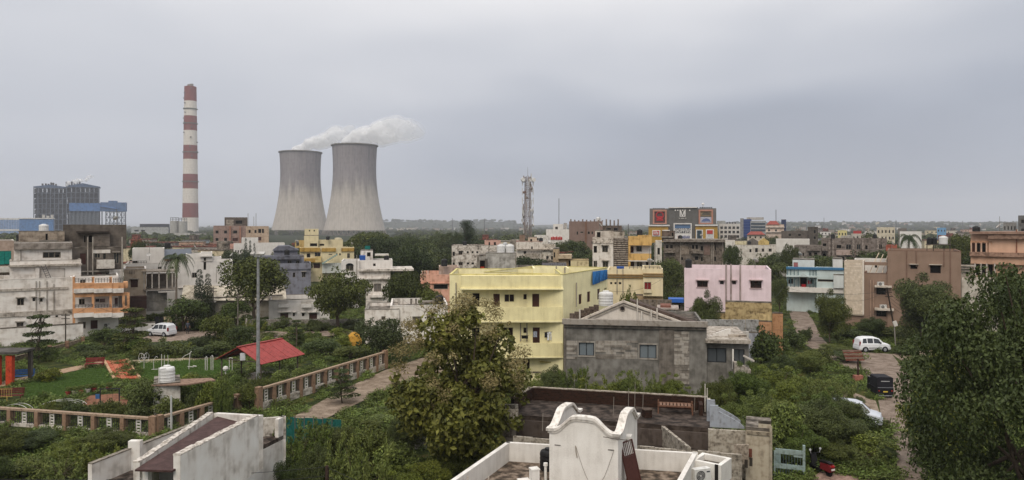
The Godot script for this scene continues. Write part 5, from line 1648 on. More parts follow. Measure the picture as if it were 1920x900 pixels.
func mall() -> void:
	var d := 420.0
	var b := bld("shopping_mall", "grey and mustard shopping mall with framed billboards on its front", 1218, d, 1344, d + 4, "shopping mall")
	var grey_ := mat("62605c", "clean", 20.0)
	var must := mat("b08a35", "clean", 20.0)
	var wt := mat("dddad5", "clean", 10.0)
	var pink := mat("b98672", "clean", 20.0)
	lvl(b, 1218, 1256, 391, -1, 0, 30, mat("6f6c68", "clean", 20.0), [], {"p": 1})
	lvl(b, 1253.5, 1309, 389, -1, 1.2, 30, grey_, [], {"p": 1})
	lvl(b, 1306, 1343, 390.5, -1, 0, 30, mat("6f6c68", "clean", 20.0), [], {"p": 1})
	lvl(b, 1216, 1253, 423, -1, 3, 30, must, [], {"p": 0})
	lvl(b, 1304, 1345.5, 423, -1, 3, 30, must, [], {"p": 0})
	fb(b, "white_trim", 1215.5, 421.5, 1255.5, 424, 3.002, 3.8, wt)
	fb(b, "white_trim", 1303.5, 421, 1346, 423.5, 3.002, 3.8, wt)
	fb(b, "white_trim", 1254, 388, 1307, 390, 1.3, 2.2, wt)
	for s in [[1224, 393.5, 1250, 420], [1310, 393, 1337, 420]]:
		for q in [[s[0], s[1], s[2], s[1] + 3], [s[0], s[3] - 2, s[2], s[3]], [s[0], s[1] + 3, s[0] + 3, s[3] - 2], [s[2] - 3, s[1] + 3, s[2], s[3] - 2]]:
			fb(b, "pink_frame", q[0], q[1], q[2], q[3], 0.002, 1.0, pink)
	fb(b, "billboard", 1227, 396.5, 1247, 418, 0.01, 0.3, mat("5b403e", "clean", 8.0))
	var red := mat("b02d30", "clean", 4.0)
	var c := hit(b, 1237, 404, 0.4)
	var bt := MB.new()
	bt.ring(c, 2.0, 0.45, Vector3.BACK, 14)
	part(b.n, "red_emblem", bt, red)
	var bh := MB.new()
	bh.extrude([Vector2(c.x - 2, c.y - 3), Vector2(c.x + 2, c.y - 3), Vector2(c.x + 1.4, c.y - 0.5), Vector2(c.x - 1.2, c.y - 0.5)], 0.35, 0.6)
	part(b.n, "red_emblem", bh, red)
	fb(b, "red_letter_line", 1232, 412, 1242, 413.2, 0.31, 0.5, red)
	for s in [[1313, 395, 1334, 405.5, "8c7a5c", "5d5547"], [1313, 407, 1334, 417.5, "b4b6c4", "5d6c94"]]:
		fb(b, "billboard", s[0], s[1], s[2], s[3], 0.01, 0.3, mat(s[4], "worn", 6.0))
		var pic := MB.new()
		var k := hit(b, (s[0] + s[2]) / 2.0, s[3] - 4.0, 0.35)
		pic.extrude([Vector2(k.x - 2.6, k.y - 0.7), Vector2(k.x + 2.7, k.y - 0.6), Vector2(k.x + 2.0, k.y + 0.7), Vector2(k.x + 0.4, k.y + 1.4), Vector2(k.x - 1.6, k.y + 0.8)], 0.31, 0.36)
		part(b.n, "poster_print", pic, mat(s[5], "worn", 5.0))
	# centre sign and the tall framed window
	for k in 6:
		fb(b, "letter", 1265 + k * 4.6 + (4 if k > 4 else 0), 393.2, 1267.4 + k * 4.6 + (4 if k > 4 else 0), 395.4, 1.25, 1.6, wt)
	lettering(b.n, "letter", "M", hit(b, 1280, 401.0, 1.6), 3.2, wt)
	fb(b, "letter_line", 1276, 405.2, 1284, 406.4, 1.25, 1.6, wt)
	for s in [[1273, 1275.5], [1277, 1283], [1284.5, 1287]]:
		fb(b, "letter_line", s[0], 408.4, s[1], 410, 1.25, 1.6, mat("b9b5ae"))
	for q in [[1263, 418.5, 1297, 420.5], [1263, 420.5, 1265, 450], [1295, 420.5, 1297, 450]]:
		fb(b, "white_frame", q[0], q[1], q[2], q[3], 1.22, 2.4, wt)
	fb(b, "glass_front", 1265, 420.5, 1295, 428, 1.22, 1.6, glass("4c6a8c", 0.15))
	fb(b, "sign_board", 1265, 428, 1295, 437, 1.22, 1.6, mat("4a4a4e"))
	lettering(b.n, "sign_lettering", "SHOPPING", hit(b, 1280, 432.6, 1.75), 2.4, wt, 8.8)
	fb(b, "sign_board", 1265, 437.3, 1295, 449, 1.22, 1.6, wt)
	fb(b, "red_logo", 1271, 442, 1276, 447, 1.61, 1.75, mat("cf4a2c"))
	lettering(b.n, "sign_lettering", "BAZAAR", hit(b, 1285, 444.5, 1.75), 1.5, mat("2b3c86"), 5.0)
	for s in [[1223, 431.5, 1238, 443, "b9352f"], [1242, 431, 1256, 437, "c9c5bf"], [1305, 430.5, 1318, 449, "243a44"], [1323.5, 430, 1338.5, 449, "c9c9c7"]]:
		fb(b, "white_frame", s[0], s[1], s[2], s[3], 3.002, 3.3, wt)
		fb(b, "shop_sign", s[0] + 2, s[1] + 1.5, s[2] - 2, s[3] - 2, 3.31, 3.6, mat(s[4], "worn", 5.0))
	fb(b, "red_sign", 1325.5, 431.5, 1336.5, 438.5, 3.61, 3.8, mat("b8372f", "clean"))
	lettering(b.n, "sign_lettering", "life", hit(b, 1230.5, 437, 3.7), 1.7, wt, 2.4)
	for s in [[1224, 386.5, 1247], [1311.5, 384.5, 1336]]:
		for k in 6:
			var mb := MB.new()
			var x0: float = lerpf(s[0], s[2], k / 6.0)
			var p := hit(b, x0, s[1] + 4, -3)
			mb.box(Vector3(0, 0, 0), Vector3(1.08, 0.12, 2.4), Transform3D(Basis(Vector3.RIGHT, 0.5), p))
			part(b.n, "roof_panel", mb, mat("2f333a", "clean", 2.0, 0.3))
	var dome := MB.new()
	dome.lathe([Vector2(0.9, 0), Vector2(0.85, 0.5), Vector2(0.5, 0.85), Vector2(0.01, 0.95)], 14, Transform3D(Basis(), hit(b, 1318, 383.5, -4)))
	part(b.n, "white_dome", dome, wt)
	var dp := MB.new()
	dp.cyl(hit(b, 1318, 390, -4), hit(b, 1318, 383.5, -4), 0.2, 0.2, 6)
	part(b.n, "dome_post", dp, wt)

func block(label: String, x0: float, x1: float, yt: float, d: float, hex: String, rows := 0, cols := 0, kind := "worn", deep := 10.0, opt := {}) -> Dictionary:
	var b := bld(opt.get("called", "house"), label, x0, d, x1, d + opt.get("skew", 1.0), opt.get("category", "house"), opt.get("group", ""))
	var win := []
	var ystep: float = opt.get("step", 3.1 * F / d)
	for r in rows:
		for c in cols:
			var w := (x1 - x0) / cols
			var cx := x0 + w * (c + 0.5)
			var y0: float = yt + opt.get("first", ystep * 0.45) + r * ystep
			win.append(["f", cx - w * 0.2, y0, cx + w * 0.2, y0 + ystep * 0.45, opt.get("win", "o")])
	lvl(b, x0, x1, yt, -1, 0, deep, mat(hex, kind, 9.0), win, {"p": opt.get("p", 0.7), "roof": mat(opt.get("roof", "8a857d"), "roof", 6.0)})
	return b

func houses_right() -> void:
	var white := mat("d9d5cd", "worn", 7.0)
	var white2 := mat("dedad3", "clean", 7.0)
	var conc := mat("8f8a82", "concrete", 6.0)
	var iron := metal("4a4643", 0.6)
	mall()
	# old dark flats in front of the mall
	var b := bld("apartment_house", "old dark mottled flats with a long flat roof below the mall", 1244, 170, 1358, 172)
	var old := mat("7c736a", "mould", 6.0)
	lvl(b, 1244, 1358, 452, -1, 0, 10, old, [["f", 1248, 459, 1254, 466, "o"], ["f", 1256, 459, 1262, 466, "o"], ["f", 1297, 459, 1302, 467, "o"], ["f", 1304, 459, 1309, 467, "o"], ["f", 1313, 461, 1319, 472, "o"], ["f", 1340, 460, 1343, 470, "o"], ["f", 1302, 480, 1310, 488, "o"], ["f", 1314, 482, 1318, 490, "o"], ["f", 1339, 481, 1343, 490, "o"], ["f", 1277, 482, 1281, 488, "o"]], {"p": 0.3})
	fb(b, "roof_slab", 1243, 449, 1360, 453.5, -10, 1.2, mat("8a827a", "mould", 6.0))
	fb(b, "roof_rail", 1265, 448, 1360, 449, 1.0, 1.1, mat("c0bab1", "worn"))
	for s in [[1246, 1266, 466, 474], [1296, 1312, 467, 475], [1312, 1318, 470, 476]]:
		fb(b, "balcony", s[0], s[2], s[1], s[3], 0.002, 1.1, mat("857c73", "mould", 4.0))
	fb(b, "pink_panel", 1320, 458, 1331, 478, 0.002, 0.1, mat("7d6961", "worn"))
	fb(b, "pale_panel", 1276, 458, 1292, 478, 0.002, 0.1, mat("93887c", "mould"))
	for x in [1275, 1334, 1337, 1354]:
		fb(b, "column", x, 453, x + 1.6, 500, 0.102, 0.4, mat("a29a90", "mould"))
	lvl(b, 1241, 1264, 433, 452, -2, 6, mat("6e5f55", "mould"), [["f", 1259, 436, 1263, 447, "o"]], {"p": 0.3})
	fb(b, "slab", 1240, 443, 1262, 446, -1.9, -0.5, conc)
	b = block("narrow white tiled building between the orange house and the dark flats", 1229, 1241, 452, 150, "c9c4ba", 2, 1)
	b = bld("hotel", "white hotel with rows of square windows right of the mall", 1348, 430, 1389, 433, "hotel")
	var hw := []
	for r in 3:
		for c in 5:
			hw.append(["f", 1350.5 + c * 7.6, 424.5 + r * 8.2, 1355.5 + c * 7.6, 429.5 + r * 8.2, "w"])
	lvl(b, 1348, 1389, 419.5, -1, 0, 18, mat("cfccc7", "clean", 12.0), hw, {"p": 1})
	for k in 4:
		fb(b, "roof_unit", 1362 + k * 5, 416.5, 1365 + k * 5, 419.5, -3, -1, mat("55555a"))
	lvl(b, 1344, 1360, 414, 420, -8, 8, mat("a5a7a5", "worn"), [], {"p": 0.3})
	b = bld("office_building", "office building with a blue glass corner beyond the hotel", 1388, 400, 1436, 402, "building")
	lvl(b, 1388, 1394, 410, -1, 0.5, 15, mat("8d8c8c", "worn"), [], {"p": 0})
	lvl(b, 1394, 1409, 411, -1, 0, 15, mat("33487c", "clean", 8.0, 0.25), [], {"p": 0.5})
	for k in 6:
		fb(b, "mullion", 1394, 414 + k * 5.2, 1409, 414.6 + k * 5.2, 0.002, 0.15, mat("5c6b90"))
	lvl(b, 1407, 1436, 414, -1, 0.4, 15, mat("9a9c9d", "worn"), [], {"p": 0.5})
	for y in [418, 424, 430]:
		fb(b, "window_band", 1408, y, 1435, y + 3.2, 0.402, 0.6, glass("38444e", 0.2))
	lvl(b, 1400, 1432, 407.5, 412, -5, 8, mat("b0ada8", "worn"), [], {"p": 0.2})
	b = bld("house", "pale house with a red tiled roof beside the blue glass corner", 1436, 340, 1470, 342)
	lvl(b, 1436, 1470, 421, -1, 0, 9, mat("cbb9ab", "worn"), [["f", 1440, 430, 1444, 435, "w"], ["f", 1453, 430, 1457, 435, "w"]], {"p": 0})
	red_roof(b, 1437, 1462, 421, 414, 0.5, -6)
	for y in [425, 434]:
		fb(b, "floor_band", 1435, y, 1471, y + 1.5, 0.002, 0.8, mat("d8cdc2", "worn"))
	lvl(b, 1465, 1474, 412, -1, -4, 6, mat("3b4460", "worn"), [], {"p": 0})
	fpipe(b, 1455, 393, 415, -8, 0.15, metal("6a6a6c"))
	b = bld("house", "low pale house with a wide red roof below the blue glass corner", 1400, 300, 1434, 302)
	lvl(b, 1401, 1434, 440, -1, 0, 9, mat("c9bdae", "worn"), [["f", 1405, 443, 1408, 447, "o"], ["f", 1415, 443, 1418, 447, "o"], ["f", 1425, 443, 1428, 447, "o"]], {"p": 0})
	red_roof(b, 1400, 1435, 440, 434, 0.8, -7)
	b = bld("house", "long white low building with yellow pediments right of the dark flats", 1378, 220, 1468, 222)
	lvl(b, 1378, 1468, 459, -1, 0, 10, mat("cdc8bf", "worn", 8.0), [["f", 1405, 467, 1409, 473, "o"], ["f", 1428, 466, 1433, 472, "w"], ["f", 1441, 466, 1447, 472, "w"], ["f", 1416, 465, 1421, 473, "o"]], {"p": 0.6, "cap": mat("8f887e", "mould")})
	lvl(b, 1377, 1402, 452, 460, -4, 5, mat("cfc6a4", "worn"), [], {"p": 0})
	for s in [[1400, 1422, 446], [1422, 1442, 446.5]]:
		var mb := MB.new()
		var g0 := hit(b, s[0], 453, -3)
		var g1 := hit(b, s[1], 453, -3)
		mb.extrude([Vector2(g0.x, g0.y - 1.0), Vector2(g1.x, g0.y - 1.0), Vector2(g1.x, g0.y), Vector2((g0.x + g1.x) / 2, g0.y + 1.1), Vector2(g0.x, g0.y)], -9, -3)
		part(b.n, "pediment_room", mb, mat("c4ad72" if s[0] > 1410 else "6b6660", "worn"))
	b = block("white plastered wall house beside the long white building", 1360, 1378, 451, 200, "d3cec6", 1, 1)
	b = block("white house wall left of the grey flats", 1455, 1518, 448, 205, "d8d4cc", 0, 0, "clean", 8)
	b = bld("apartment_house", "dark grey unfinished block with a square roof tower left of the grey flats", 1465, 262, 1535, 264)
	lvl(b, 1465, 1516, 433, -1, 0, 12, mat("6c655f", "concrete", 8.0), [["f", 1478, 438, 1484, 443, "o"], ["f", 1496, 438, 1502, 443, "o"]], {"p": 0.5})
	lvl(b, 1515, 1534, 425, -1, 0.5, 9, mat("625c56", "concrete", 8.0), [["f", 1525, 431, 1530, 438, "o"], ["f", 1525, 443, 1530, 449, "o"]], {"p": 0.3})
	b = bld("apartment_house", "long grey weathered flats with deep balconies behind the light blue house", 1489, 180, 1663, 184)
	var wg := mat("867d77", "mould", 8.0)
	lvl(b, 1540, 1663, 447, -1, 0, 11, wg, [["f", 1568, 459, 1578, 466, "o"], ["f", 1586, 458, 1596, 468, "w"], ["f", 1606, 458, 1614, 468, "w"], ["f", 1622, 460, 1627, 468, "o"], ["f", 1648, 458, 1654, 467, "w"], ["f", 1569, 480, 1584, 488, "o"], ["f", 1586, 479, 1595, 487, "wc"], ["f", 1606, 479, 1613, 487, "wc"], ["f", 1634, 479, 1641, 487, "w"], ["f", 1542, 456, 1550, 462, "o"], ["f", 1542, 475, 1550, 482, "o"]], {"p": 0.8})
	lvl(b, 1489, 1540, 460, -1, 1, 9, mat("8d8680", "mould", 8.0), [["f", 1493, 472, 1501, 480, "o"], ["f", 1505, 474, 1508, 480, "o"], ["f", 1516, 473, 1522, 480, "o"], ["f", 1526, 473, 1533, 481, "o"]], {"p": 0.7})
	fb(b, "pale_panel", 1568, 469, 1605, 478, 0.002, 0.1, mat("b09d94", "worn"))
	for x in [1553, 1560, 1598, 1616, 1644]:
		fb(b, "column", x, 448, x + 4, 500, 0.102, 0.5, mat("9a918a", "mould", 4.0))
	for s in [[1513, 1538, 461, 470], [1541, 1552, 462, 470], [1617, 1645, 468, 477], [1541, 1552, 482, 490]]:
		fb(b, "balcony", s[0], s[2], s[1], s[3], 0.502, 1.6, mat("857d77", "mould", 4.0))
	aircon("air conditioner in a white bay at the right end of the grey flats", b.n.transform * hit(b, 1635, 488, 0.6), b.n.rotation.y, 1.0)
	fb(b, "white_bay", 1640, 480, 1662, 500, 0.6, 3.0, white2)
	# light blue house
	b = bld("house", "pale blue house with thin dark columns and a small pointed porch", 1475, 118, 1582, 119)
	var pb := mat("c3d0cf", "clean", 8.0)
	var db := mat("4e6a72", "clean", 4.0)
	lvl(b, 1475, 1531, 504, -1, -1.5, 8, pb, [["f", 1478, 522, 1487, 532, "o"], ["f", 1500, 520, 1513, 540, "o"], ["f", 1518, 522, 1526, 532, "w"]], {"p": 0.6})
	lvl(b, 1531, 1582, 505, -1, 0, 9, pb, [["f", 1533, 524, 1563, 528, "o"]], {"p": 0.6})
	fb(b, "roof_slab", 1474, 517, 1532, 519, -1.49, 0.4, pb)
	fb(b, "blue_coping", 1474, 503, 1582, 504.8, -1.4, 0.2, mat("3f6f92", "clean", 3.0))
	fb(b, "parapet", 1475, 505, 1531, 517, -0.3, -0.1, pb)
	for x in [1476, 1482, 1488.5, 1496, 1518, 1524, 1529.5]:
		fb(b, "column", x, 505, x + 1.3, 546, -0.09, 0.15, db)
	var po := MB.new()
	var p0 := hit(b, 1497, 519, 0.6)
	var p1 := hit(b, 1516, 519, 0.6)
	po.extrude([Vector2(p0.x, p0.y), Vector2(p1.x, p0.y), Vector2((p0.x + p1.x) / 2, p0.y + 0.65)], -0.05, 0.6)
	part(b.n, "porch_gable", po, pb)
	for x in [1480, 1492, 1520]:
		var ap := MB.new()
		var a0 := hit(b, x, 520, -0.15)
		ap.extrude([Vector2(a0.x - 0.1, a0.y), Vector2(a0.x - 0.1, a0.y - 0.5), Vector2(a0.x + 0.15, a0.y - 0.15), Vector2(a0.x + 0.5, a0.y)], -0.15, 0)
		part(b.n, "arch_corner", ap, mat("7c9496", "clean"))
	fb(b, "red_cloth", 1503, 533, 1511, 541, -0.6, -0.5, mat("a3262c", "worn", 1.0))
	fb(b, "red_cloth", 1515, 526, 1520, 532, -0.6, -0.5, mat("9c2a30", "worn", 1.0))
	fb(b, "balcony", 1475, 541, 1582, 547, -1.49, 0.3, white2)
	lvl(b, 1486, 1527, 487, 504, -3, 5, mat("d2d8d6", "clean"), [["f", 1488, 492, 1496, 503, "s"]], {"p": 0, "door": mat("a5696a", "worn")})
	lvl(b, 1563, 1582, 516, 540, 0.6, 5, mat("d6dcda", "clean"), [], {"p": 0})
	lvl(b, 1562, 1580, 486, 505, -5, 4, mat("d6d6d2", "clean"), [], {"p": 0})
	# tan house with the white tile tower
	b = bld("apartment_house", "tan brown block house with a white tiled tower and air conditioners", 1583, 101, 1802, 101)
	var tan_ := mat("917a6a", "clean", 9.0)
	var brf := {"p": 0.5, "frame": mat("3a2a26"), "shade": mat("c3b9ac", "worn"), "cap": mat("7d6152", "worn")}
	lvl(b, 1664, 1802, 470, -1, 0, 12, tan_, [["f", 1707, 497, 1720, 504, "oc"], ["f", 1744, 498, 1764, 512, "oc"]], brf)
	lvl(b, 1620, 1664, 512, -1, -0.3, 9, tan_, [["f", 1643, 538, 1661, 552, "wc"], ["f", 1643, 581, 1662, 593, "wc"]], brf)
	lvl(b, 1602, 1663, 485, 514, -6, 3, white2, [["f", 1640, 494, 1645, 502, "o"]], {"p": 0.3})
	lvl(b, 1583, 1619.5, 489, 590, 0.5, 4, mat("c9bba8", "clean"), [], {"p": 0.4})
	lvl(b, 1585, 1620, 590, -1, 0.2, 4, tan_, [], {"p": 0})
	rng.seed = 3
	var tl := [mat("d8c9b4", "clean", 2.0), mat("cfc0ab", "clean", 2.0), mat("ded0bd", "clean", 2.0)]
	for r in 24: # the tiles of the tower front
		for c in 7:
			var x := 1583.6 + c * 5.1 + (2.5 if r % 2 else 0.0)
			if x + 4.9 < 1620:
				fb(b, "tile", x, 493.5 + r * 4.0, x + 4.8, 493.5 + r * 4.0 + 3.6, 0.502, 0.53 + R(0, 0.035), tl[rng.randi() % 3])
	fb(b, "tower_edge", 1617, 489, 1620, 590, 0.54, 0.6, mat("e0d6c8", "clean"))
	fb(b, "roof_beam", 1619.6, 492, 1664, 497, -0.6, -0.2, tan_)
	for k in 3:
		var w := MB.new()
		w.cyl(hit(b, 1630 + k * 12, 512, -0.4), hit(b, 1648 + k * 8, 474 + k * 3, -3), 0.06, 0.06, 5)
		part(b.n, "roof_stay", w, mat("c9b8a2", "worn"))
	for s in [[1640, 1672, 536.5], [1640, 1676, 579.5]]:
		fb(b, "ledge", s[0], s[2], s[1], s[2] + 2.2, -0.28, 0.7, mat("c9bfb2", "worn"))
	aircon("upper air conditioner on the tan house ledge", b.n.transform * hit(b, 1652, 536.3, 0.35), 0, 0.85)
	aircon("lower air conditioner on the tan house ledge", b.n.transform * hit(b, 1657, 579.3, 0.35), 0, 0.85)
	for x in [1700, 1718, 1770, 1782]:
		fpipe(b, x, 470, 600 if x < 1710 or x > 1775 else 500, 0.06, 0.06, mat("83695b", "worn"))
	for x in [1632, 1638]:
		fpipe(b, x, 525, 596, -0.2, 0.05, mat("b59a88", "worn"))
	var fr := MB.new()
	for x in [1738, 1750, 1770, 1781]:
		fr.cyl(hit(b, x, 472, -4), hit(b, x, 441 if x in [1750, 1781] else 448, -4), 0.06, 0.06, 5)
	fr.box(Vector3(hit(b, 1736, 459, -3.5).x, hit(b, 1736, 459, -4).y, -4.8), Vector3(hit(b, 1783, 459, -3.5).x, hit(b, 1783, 458, -4).y, -3.3))
	part(b.n, "tank_stand", fr, mat("5d5650", "worn"))
	for q in [[1743, "left"], [1752, "middle"]]:
		tank("black roof tank on the tan house stand, " + q[1] + " one", b.n.transform * hit(b, q[0], 457.8, -4), 0.34, 0.95, "232324")
	tank("white roof tank on the tan house stand", b.n.transform * hit(b, 1768.5, 457.8, -4), 0.55, 1.15)
	b = bld("outbuilding", "low whitish outbuilding with a cluttered slab roof right of the tan house", 1802, 96, 1872, 98)
	lvl(b, 1803, 1872, 524, -1, 0, 6, mat("c2bbb0", "worn"), [], {"p": 0.5})
	for k in 4:
		fb(b, "slab_rail", 1790 + k * 1.0, 497 + k * 5, 1828, 499 + k * 5, -5 - k * 0.3, -4.7 - k * 0.3, mat("b9b2a8", "worn"))
	lvl(b, 1789, 1830, 518, -1, -5, 5, mat("a89f94", "worn"), [["f", 1797, 498, 1803, 506, "o"]], {"p": 0.3})
	# orange flats at the right edge
	b = bld("apartment_house", "peach orange flats with arched openings at the right edge", 1820, 112, 1990, 104)
	var pe := mat("cda68c", "worn", 9.0)
	lvl(b, 1820, 1990, 439, -1, 0, 14, mat("c7a48c", "worn", 9.0), [["f", 1822, 456, 1828, 475, "d"], ["f", 1831, 456, 1838, 475, "o"], ["f", 1841, 456, 1848, 475, "o"], ["f", 1828, 495, 1836, 516, "o"], ["f", 1840, 495, 1848, 518, "o"], ["f", 1853, 496, 1862, 520, "o"]], {"p": 0.7})
	fb(b, "salmon_panel", 1854, 450, 1990, 475, 0.002, 0.2, mat("d6b096", "clean", 9.0))
	fb(b, "roof_slab", 1818, 435, 1990, 438.5, -14, 1.0, mat("a08474", "mould", 6.0))
	fb(b, "roof_band", 1852, 439, 1990, 448, 0.21, 0.8, mat("967c6c", "mould", 5.0))
	fb(b, "floor_slab", 1818, 476, 1990, 480, 0.002, 1.0, mat("ab8c7a", "mould", 6.0))
	fb(b, "orange_band", 1820, 480, 1990, 494, 0.002, 0.6, pe)
	for x in [1820, 1829, 1839, 1849]:
		fb(b, "column", x, 455, x + 1.6, 476, 0.002, 0.35, mat("d8b8a0", "worn"))
		var am := MB.new()
		var ax := hit(b, x + 5.2, 455, 0.2)
		am.extrude([Vector2(ax.x - 0.4, ax.y - 0.5), Vector2(ax.x - 0.4, ax.y + 0.25), Vector2(ax.x + 0.4, ax.y + 0.25), Vector2(ax.x + 0.4, ax.y - 0.5), Vector2(ax.x + 0.28, ax.y - 0.1), Vector2(ax.x, ax.y + 0.1), Vector2(ax.x - 0.28, ax.y - 0.1)], 0.01, 0.2)
		part(b.n, "arch", am, mat("c79a7c", "worn"))
	for x in [1827, 1838, 1849, 1864]:
		fb(b, "column", x, 494, x + 2.2, 522, 0.3, 0.6, mat("c9c3ba", "worn"))
	fpipe(b, 1906, 430, 480, 0.3, 0.08, mat("8a5e4c", "worn"))
	b = block("grey building top seen over the right end of the peach flats", 1881, 1906, 417, 270, "8d8b88", 1, 4, "worn", 10)
	b = block("dark grey upright block at the top right edge", 1909, 1960, 404, 255, "6b6a69", 2, 3, "worn", 10)
	# town behind
	block("white blank walled house among the trees behind the tan house", 1687, 1728, 434, 240, "dcd9d4", 0, 0, "clean", 9)
	block("cream terraced house with three rows of openings in the right distance", 1644, 1678, 426, 350, "c9c0aa", 3, 5, "worn", 12)
	block("dark grey house right of the cream terraced house", 1684, 1700, 428, 300, "7b7671", 1, 2)
	block("pale yellow top floor house in the right distance", 1571, 1588, 432, 420, "cfc48a", 1, 3, "clean", 10)
	block("house with a red roof sheet in the right distance", 1600, 1615, 433, 380, "a83c3a", 0, 0, "worn", 10)
	block("pale house under the red roof sheet", 1596, 1620, 438, 375, "b9b2a8", 1, 3)
	block("light blue painted house in the right distance", 1757, 1774, 427, 520, "6f9ec4", 1, 3, "clean", 12)
	block("small rust roofed house right of the grey flats", 1661, 1682, 460, 175, "a05a48", 0, 0)
	block("pale grey house beyond the yellow top floor", 1576, 1600, 442, 330, "aaa59d", 1, 3)
	block("white low house between the grey flats and the cream terrace", 1622, 1650, 444, 330, "c5beb3", 1, 4)

func red_roof(b: Dictionary, x0: float, x1: float, y0: float, y1: float, z1: float, z0: float) -> void:
	var a := hit(b, x0, y0, z1)
	var c := hit(b, x1, y0, z1)
	var h: float = hit(b, x0, y1, z1).y - a.y
	var mb := MB.new()
	var zm := (z0 + z1) / 2
	var r0 := Vector3(a.x + 1.5, a.y + h, zm)
	var r1 := Vector3(c.x - 1.5, a.y + h, zm)
	var d := Vector3(c.x, a.y, z0)
	var e := Vector3(a.x, a.y, z0)
	mb.quad(a, c, r1, r0); mb.quad(d, e, r0, r1); mb.tri(c, d, r1); mb.tri(e, a, r0)
	part(b.n, "roof", mb, mat("8c4a42", "worn", 5.0))

# ---- the near roofs ----
func V3(p: Vector2, y: float) -> Vector3: return Vector3(p.x, y, p.y)
func gp(px: float, py: float, h: float) -> Vector2: # x and z of a pixel on the level h
	var g := G(px, py, h)
	return Vector2(g.x, g.z)

# a wall of the thickness t along a line, from y0 to y1
func wall_run(o: Node, called: String, a: Vector2, b: Vector2, t: float, y0: float, y1: float, m: Material, y1b := -99.0) -> void:
	var n := (b - a).normalized().orthogonal() * t
	var q := [a, b, b + n, a + n]
	var e := y1 if y1b < -90 else y1b
	var tops := [y1, e, e, y1]
	var mb := MB.new()
	for k in 4:
		var k2 := (k + 1) % 4
		mb.quad(V3(q[k2], y0), V3(q[k], y0), V3(q[k], tops[k]), V3(q[k2], tops[k2])) if true else null
	mb.quad(V3(q[0], y1), V3(q[3], y1), V3(q[2], e), V3(q[1], e))
	# turn the shell outward if the line ran the other way round
	var c := V3((a + b + n) / 2.0 + n * 0.0, (y0 + y1) / 2.0)
	if mb.n[0].dot(mb.v[0] - c) < 0 and mb.n[6].dot(mb.v[6] - c) < 0:
		for i in range(0, mb.v.size(), 3):
			var s := mb.v[i + 1]
			mb.v[i + 1] = mb.v[i + 2]
			mb.v[i + 2] = s
			for k in 3:
				mb.n[i + k] = -mb.n[i + k]
	part(o, called, mb, m)

func slab(o: Node, called: String, pts: Array, y0: float, y1: float, m: Material) -> void:
	var mb := MB.new()
	mb.prism(PackedVector2Array(pts), y0, y1, true)
	part(o, called, mb, m)

func humped(w: float, h: float, rise: float) -> Array: # the curve of a parapet top: level at the ends, a hump in the middle
	var out := []
	for k in 25:
		var u := k / 24.0
		var s := smoothstep(0.06, 0.36, u) * (1 - smoothstep(0.64, 0.94, u))
		out.append(Vector2(u * w, h + rise * (0.6 * s + 0.4 * s * sin(PI * u))))
	return out

